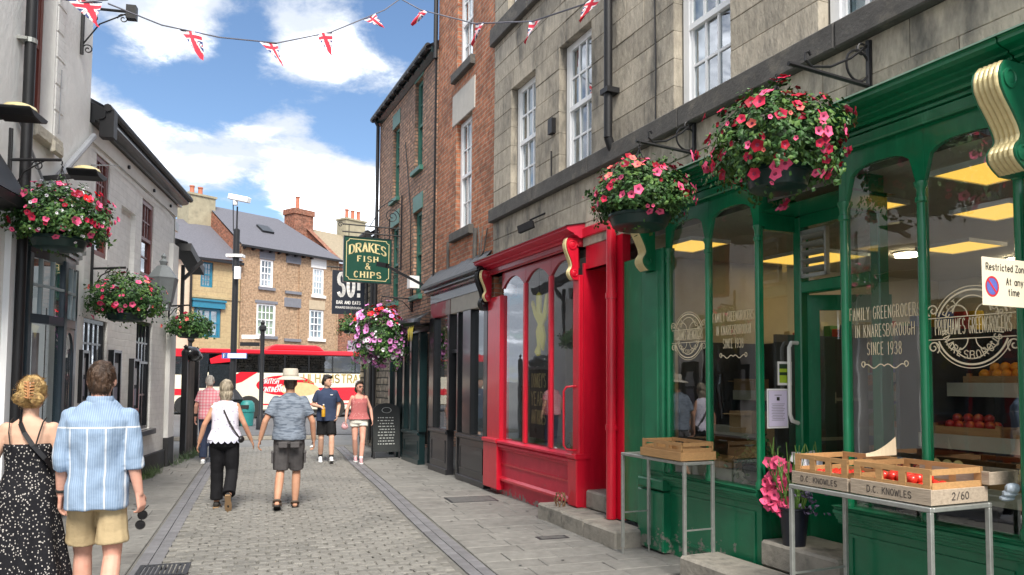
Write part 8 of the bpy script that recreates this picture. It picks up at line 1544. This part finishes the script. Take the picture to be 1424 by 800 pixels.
h = melt(b, 'hair', GH, p, .008, 2, lambda c: .008 * noise.noise(V((c.x * 38, c.y * 38, c.z * 9)))); bm = bmesh.new(); bm.from_mesh(h.data); bmesh.ops.delete(bm, geom=[v for v in bm.verts if (v.co - hc).dot(fw) > .05 and v.co.z < hc.z + .07], context='VERTS'); bm.to_mesh(h.data); bm.free()
strands(p, h, GH, 500, .07, .003, lambda c: V((0, 0, -1)), 6)
# -- man in the sun hat
q = gp(404, 9.72)
p, J, hc, fw, sd = person('man walking away in a pale brimmed hat, grey tee and cargo shorts', q, 106, 1.75, dict(eL=(-.30, -.05, 1.14), wL=(-.36, .0, .90), eR=(.29, -.03, 1.13), wR=(.31, .05, .88), aL=(-.13, -.14, .13), kL=(-.10, .05, .50), aR=(.09, .10, .085), kR=(.10, .12, .50), pL=.35), SK_T, .009, False, 1.12, curl=.7)
upper(p, J, pattern('heather_grey_tee', (.20, .235, .29), f_heather), 'tee_shirt', .90, 'short', 1.14, .024, .010, 1.485, .009, 3, flare=.01)
legs(p, J, cloth('charcoal_cotton', (.085, .08, .082), bump=.3), 'shorts', .95, 'knee', 1.10, .014, .98, .010, .007, 5, hem=.082)
b = MB(); b.box(-.215, -.19, -.08, .04, .60, .74); b.box(.19, .215, -.08, .04, .60, .74); b.box(-.22, -.185, -.085, .045, .72, .755); b.box(.185, .22, -.085, .045, .72, .755); b.box(-.13, -.02, -.155, -.14, .80, .875); b.box(.02, .13, -.155, -.14, .80, .875); b.build('cargo_pocket', MATS['charcoal_cotton'], p, bevel=.008)
for a in 'LR': shoe(p, J, a, mat('brown_strap', (.075, .05, .035), .6), M_INK, open_=True)
hair_short(p, hc, fw, hairmat('grey_brown_hair', (.12, .085, .06), (.06, .04, .03)), .008, .98)
hc2 = V((0, .01, 1.70)); b = MB(); b.lathe([(.093, 0), (.19, -.028), (.195, -.022), (.10, .022), (.097, .10), (.085, .125), (.045, .118), (.001, .110)], hc2, 26); b.build('sun_hat', cloth('pale_straw', (.50, .46, .39), bump=.4, bs=60), p, smooth=True); b = MB(); b.lathe([(.101, .012), (.103, .03), (.100, .042)], hc2, 26); b.build('hat_band', cloth('stone_band', (.34, .31, .26)), p, smooth=True)
# -- man in the pink check shirt
q = gp(292, 14.9)
p, J, hc, fw, sd = person('white haired man in a pink checked shirt and jeans walking away', q, 106, 1.74, dict(eL=(-.24, -.03, 1.15), wL=(-.26, .05, .90)), SK_P, .011, False, 1.15)
upper(p, J, pattern('pink_check_shirt', (.66, .42, .44), f_check), 'shirt', .88, 'short', 1.15, .018, .012, 1.485, .006, 1); legs(p, J, cloth('dark_denim', (.03, .04, .075)), 'jeans', .95, 'ankle', 1.08, .014, voxel=.012, hem=.062)
for a in 'LR': shoe(p, J, a, M_WHITE, M_WHITE, .012)
hair_short(p, hc, fw, hairmat('white_hair', (.62, .58, .52), (.45, .40, .35)), .009, 1.0)
b = MB(); e, w_ = V(J['eL']), V(J['wL']); b.lathe([(.036, -.03), (.04, 0), (.036, .03)], w_.lerp(e, .3), 12, (e - w_).normalized()); b.build('wristband', M_INK, p)
# -- young man with the bottle
q = gp(455, 15.15)
p, J, hc, fw, sd = person('dark haired young man walking towards us in a navy tee holding a bottle', q, -73, 1.76, dict(eR=(.27, -.04, 1.16), wR=(.13, .20, 1.13), eL=(-.25, -.06, 1.15), wL=(-.21, .08, .95), aL=(-.10, .18, .10), kL=(-.10, .16, .5), aR=(.10, -.12, .10), kR=(.10, .06, .5), pL=-.3), SK_F, .010, headyaw=55, face=True, palms=((1, 0, 0), (-.3, .2, -1)), curl=(.6, 1.2))
upper(p, J, cloth('navy_tee', (.035, .05, .095)), 'tee_shirt', .84, 'short', 1.06, .020, .011, 1.485, .009, 9, flare=.015); legs(p, J, cloth('black_shorts_cloth', (.010, .010, .011)), 'shorts', .93, 'knee', 1.02, .016, .86, .011, .006, 7, hem=.085)
for a in 'LR':
    A, f, u = foot_axes(J, a); b = MB(); k = V(J['k' + a]); limb(b, A, A.lerp(k, .2), .043, .045); b.build('sock', M_INK, p, smooth=True); shoe(p, J, a, M_WHITE, M_WHITE, .010)
hm = hairmat('black_hair', (.014, .011, .010), (.03, .024, .02)); hair_short(p, hc, fw, hm, .008, 1.06, front=.03); b = MB(); b.ball(hc + fw * .055 + V((0, 0, .085)), .062, .05, .035, 12, 8); b.ball(hc + V((0, 0, .105)), .075, .075, .035, 12, 8); melt(b, 'fringe', hm, p, .008, 1, lambda c: .010 * noise.noise(c * 40))
b = MB()
for k in (-1, 1): b.ball(hc + fw * .076 + sd * k * .030 + V((0, 0, .004)), .011, .011, .007, 8, 5); b.bar(hc + fw * .085 + sd * k * .016 + V((0, 0, .026)), hc + fw * .074 + sd * k * .048 + V((0, 0, .026)), .006)
b.build('eyes', M_INK, p); b = MB(); limb(b, hc + fw * .092 - sd * .022 + V((0, 0, -.066)), hc + fw * .092 + sd * .022 + V((0, 0, -.066)), .006, .006, n=8); b.build('mouth', mat('lip', (.40, .14, .12), .5), p); MB().box(-.11, -.06, .136, .14, 1.36, 1.375).build('chest_badge', M_PAPER, p)
hp = V((.075, .27, 1.02)); hw_ = Matrix.Rotation(R_(-163), 3, 'Z') @ hp + V((q.x, q.y, 0)); bt = thing('drink_bottle', 'amber drink bottle held by the young man in the navy tee', 'bottle', at=tuple(hw_), rotz=0); OFF[bt.name] = V(); MB().lathe([(.036, -.08), (.038, -.07), (.038, .06), (.018, .11), (.015, .15)], n=14).build('bottle', mat('amber_drink', (.50, .27, .02), .12), bt, smooth=True); MB().lathe([(.017, .15), (.017, .172)], n=12).build('cap', M_PAPER, bt)
# -- woman in the pink top
q = gp(500, 15.2)
p, J, hc, fw, sd = person('woman walking towards us in a dusty pink top and white shorts', q, -75, 1.65, dict(eL=(-.25, -.01, 1.15), wL=(-.28, .06, .92), eR=(.25, -.02, 1.15), wR=(.28, .08, .93), aL=(-.05, .16, .09), kL=(-.08, .13, .5), aR=(.05, -.14, .10), kR=(.08, .03, .5), hL=(-.085, 0, .92)), SK_P, .010, True, 1.12, headyaw=30, face=True)
upper(p, J, pattern('dusty_pink_top', (.42, .13, .13), f_vor(26, .2, (.62, .40, .36), .6)), 'top', .93, 'none', 1.14, .016, .011, 1.36, .008, 12, True, flare=.03, neck=False); legs(p, J, cloth('white_lace', (.66, .64, .58)), 'shorts', .95, 'knee', 1.10, .016, .35, .011, .008, 3, hem=.095, female=True)
b = MB()
for k in (-1, 1): strap(b, [(k * .09, .125, 1.35), (k * .10, .07, 1.455), (k * .10, -.01, 1.485)], .014, .004)
b.build('top_strap', MATS['dusty_pink_top'], p)
for a in 'LR':
    A, f, u = foot_axes(J, a); b = MB(); k = V(J['k' + a]); limb(b, A, A.lerp(k, .14), .042, .043); b.build('sock', M_PAPER, p, smooth=True); shoe(p, J, a, mat('pink_shoe', (.55, .30, .32), .6), M_PAPER)
hm = hairmat('dark_brown_hair_long', (.03, .018, .013), (.06, .035, .025)); hair_short(p, hc, fw, hm, .008, 1.05, front=.035, back=-.09); b = MB(); b.ball(hc - fw * .05 + V((0, 0, -.07)), .085, .05, .08, 12, 8); b.ball(hc + fw * .03 + V((0, 0, .095)), .07, .06, .03, 12, 8); melt(b, 'fringe', hm, p, .008, 1)
b = MB(); b.bar(hc + fw * .085 - sd * .06 + V((0, 0, .004)), hc + fw * .085 + sd * .06 + V((0, 0, .004)), .035, .012); b.build('sunglasses', M_INK, p); b = MB()
for k in range(6): a = k * 1.047; b.ball(hc - fw * .0 + sd * .05 + V((.028 * math.cos(a), 0, .10 + .028 * math.sin(a))), .022, .02, .022, 8, 5)
b.build('hair_flower', M_WPET, p, smooth=True); b = MB(); limb(b, hc + fw * .092 - sd * .02 + V((0, 0, -.066)), hc + fw * .092 + sd * .02 + V((0, 0, -.066)), .006, .006, n=8); b.build('mouth', MATS['lip'], p)
ww = V(J['wR']); hw_ = Matrix.Rotation(R_(-165), 3, 'Z') @ ((ww + V((.02, .02, -.12))) * (1.65 / 1.75)) + V((q.x, q.y, 0)); hb3 = thing('handbag', 'small dusty pink bag held by the woman in white shorts', 'bag', at=tuple(hw_), rotz=R_(-165)); OFF[hb3.name] = V(); b = MB(); b.ball((0, 0, -.03), .07, .045, .06, 12, 8); b.build('pouch', MATS['pink_shoe'], hb3, smooth=True); b = MB(); b.tube([(-.05, 0, .01), (-.02, 0, .06), (.02, 0, .06), (.05, 0, .01)], .008, 6); b.build('handle', MATS['pink_shoe'], hb3)

bpy.data.scenes.remove(TMP)
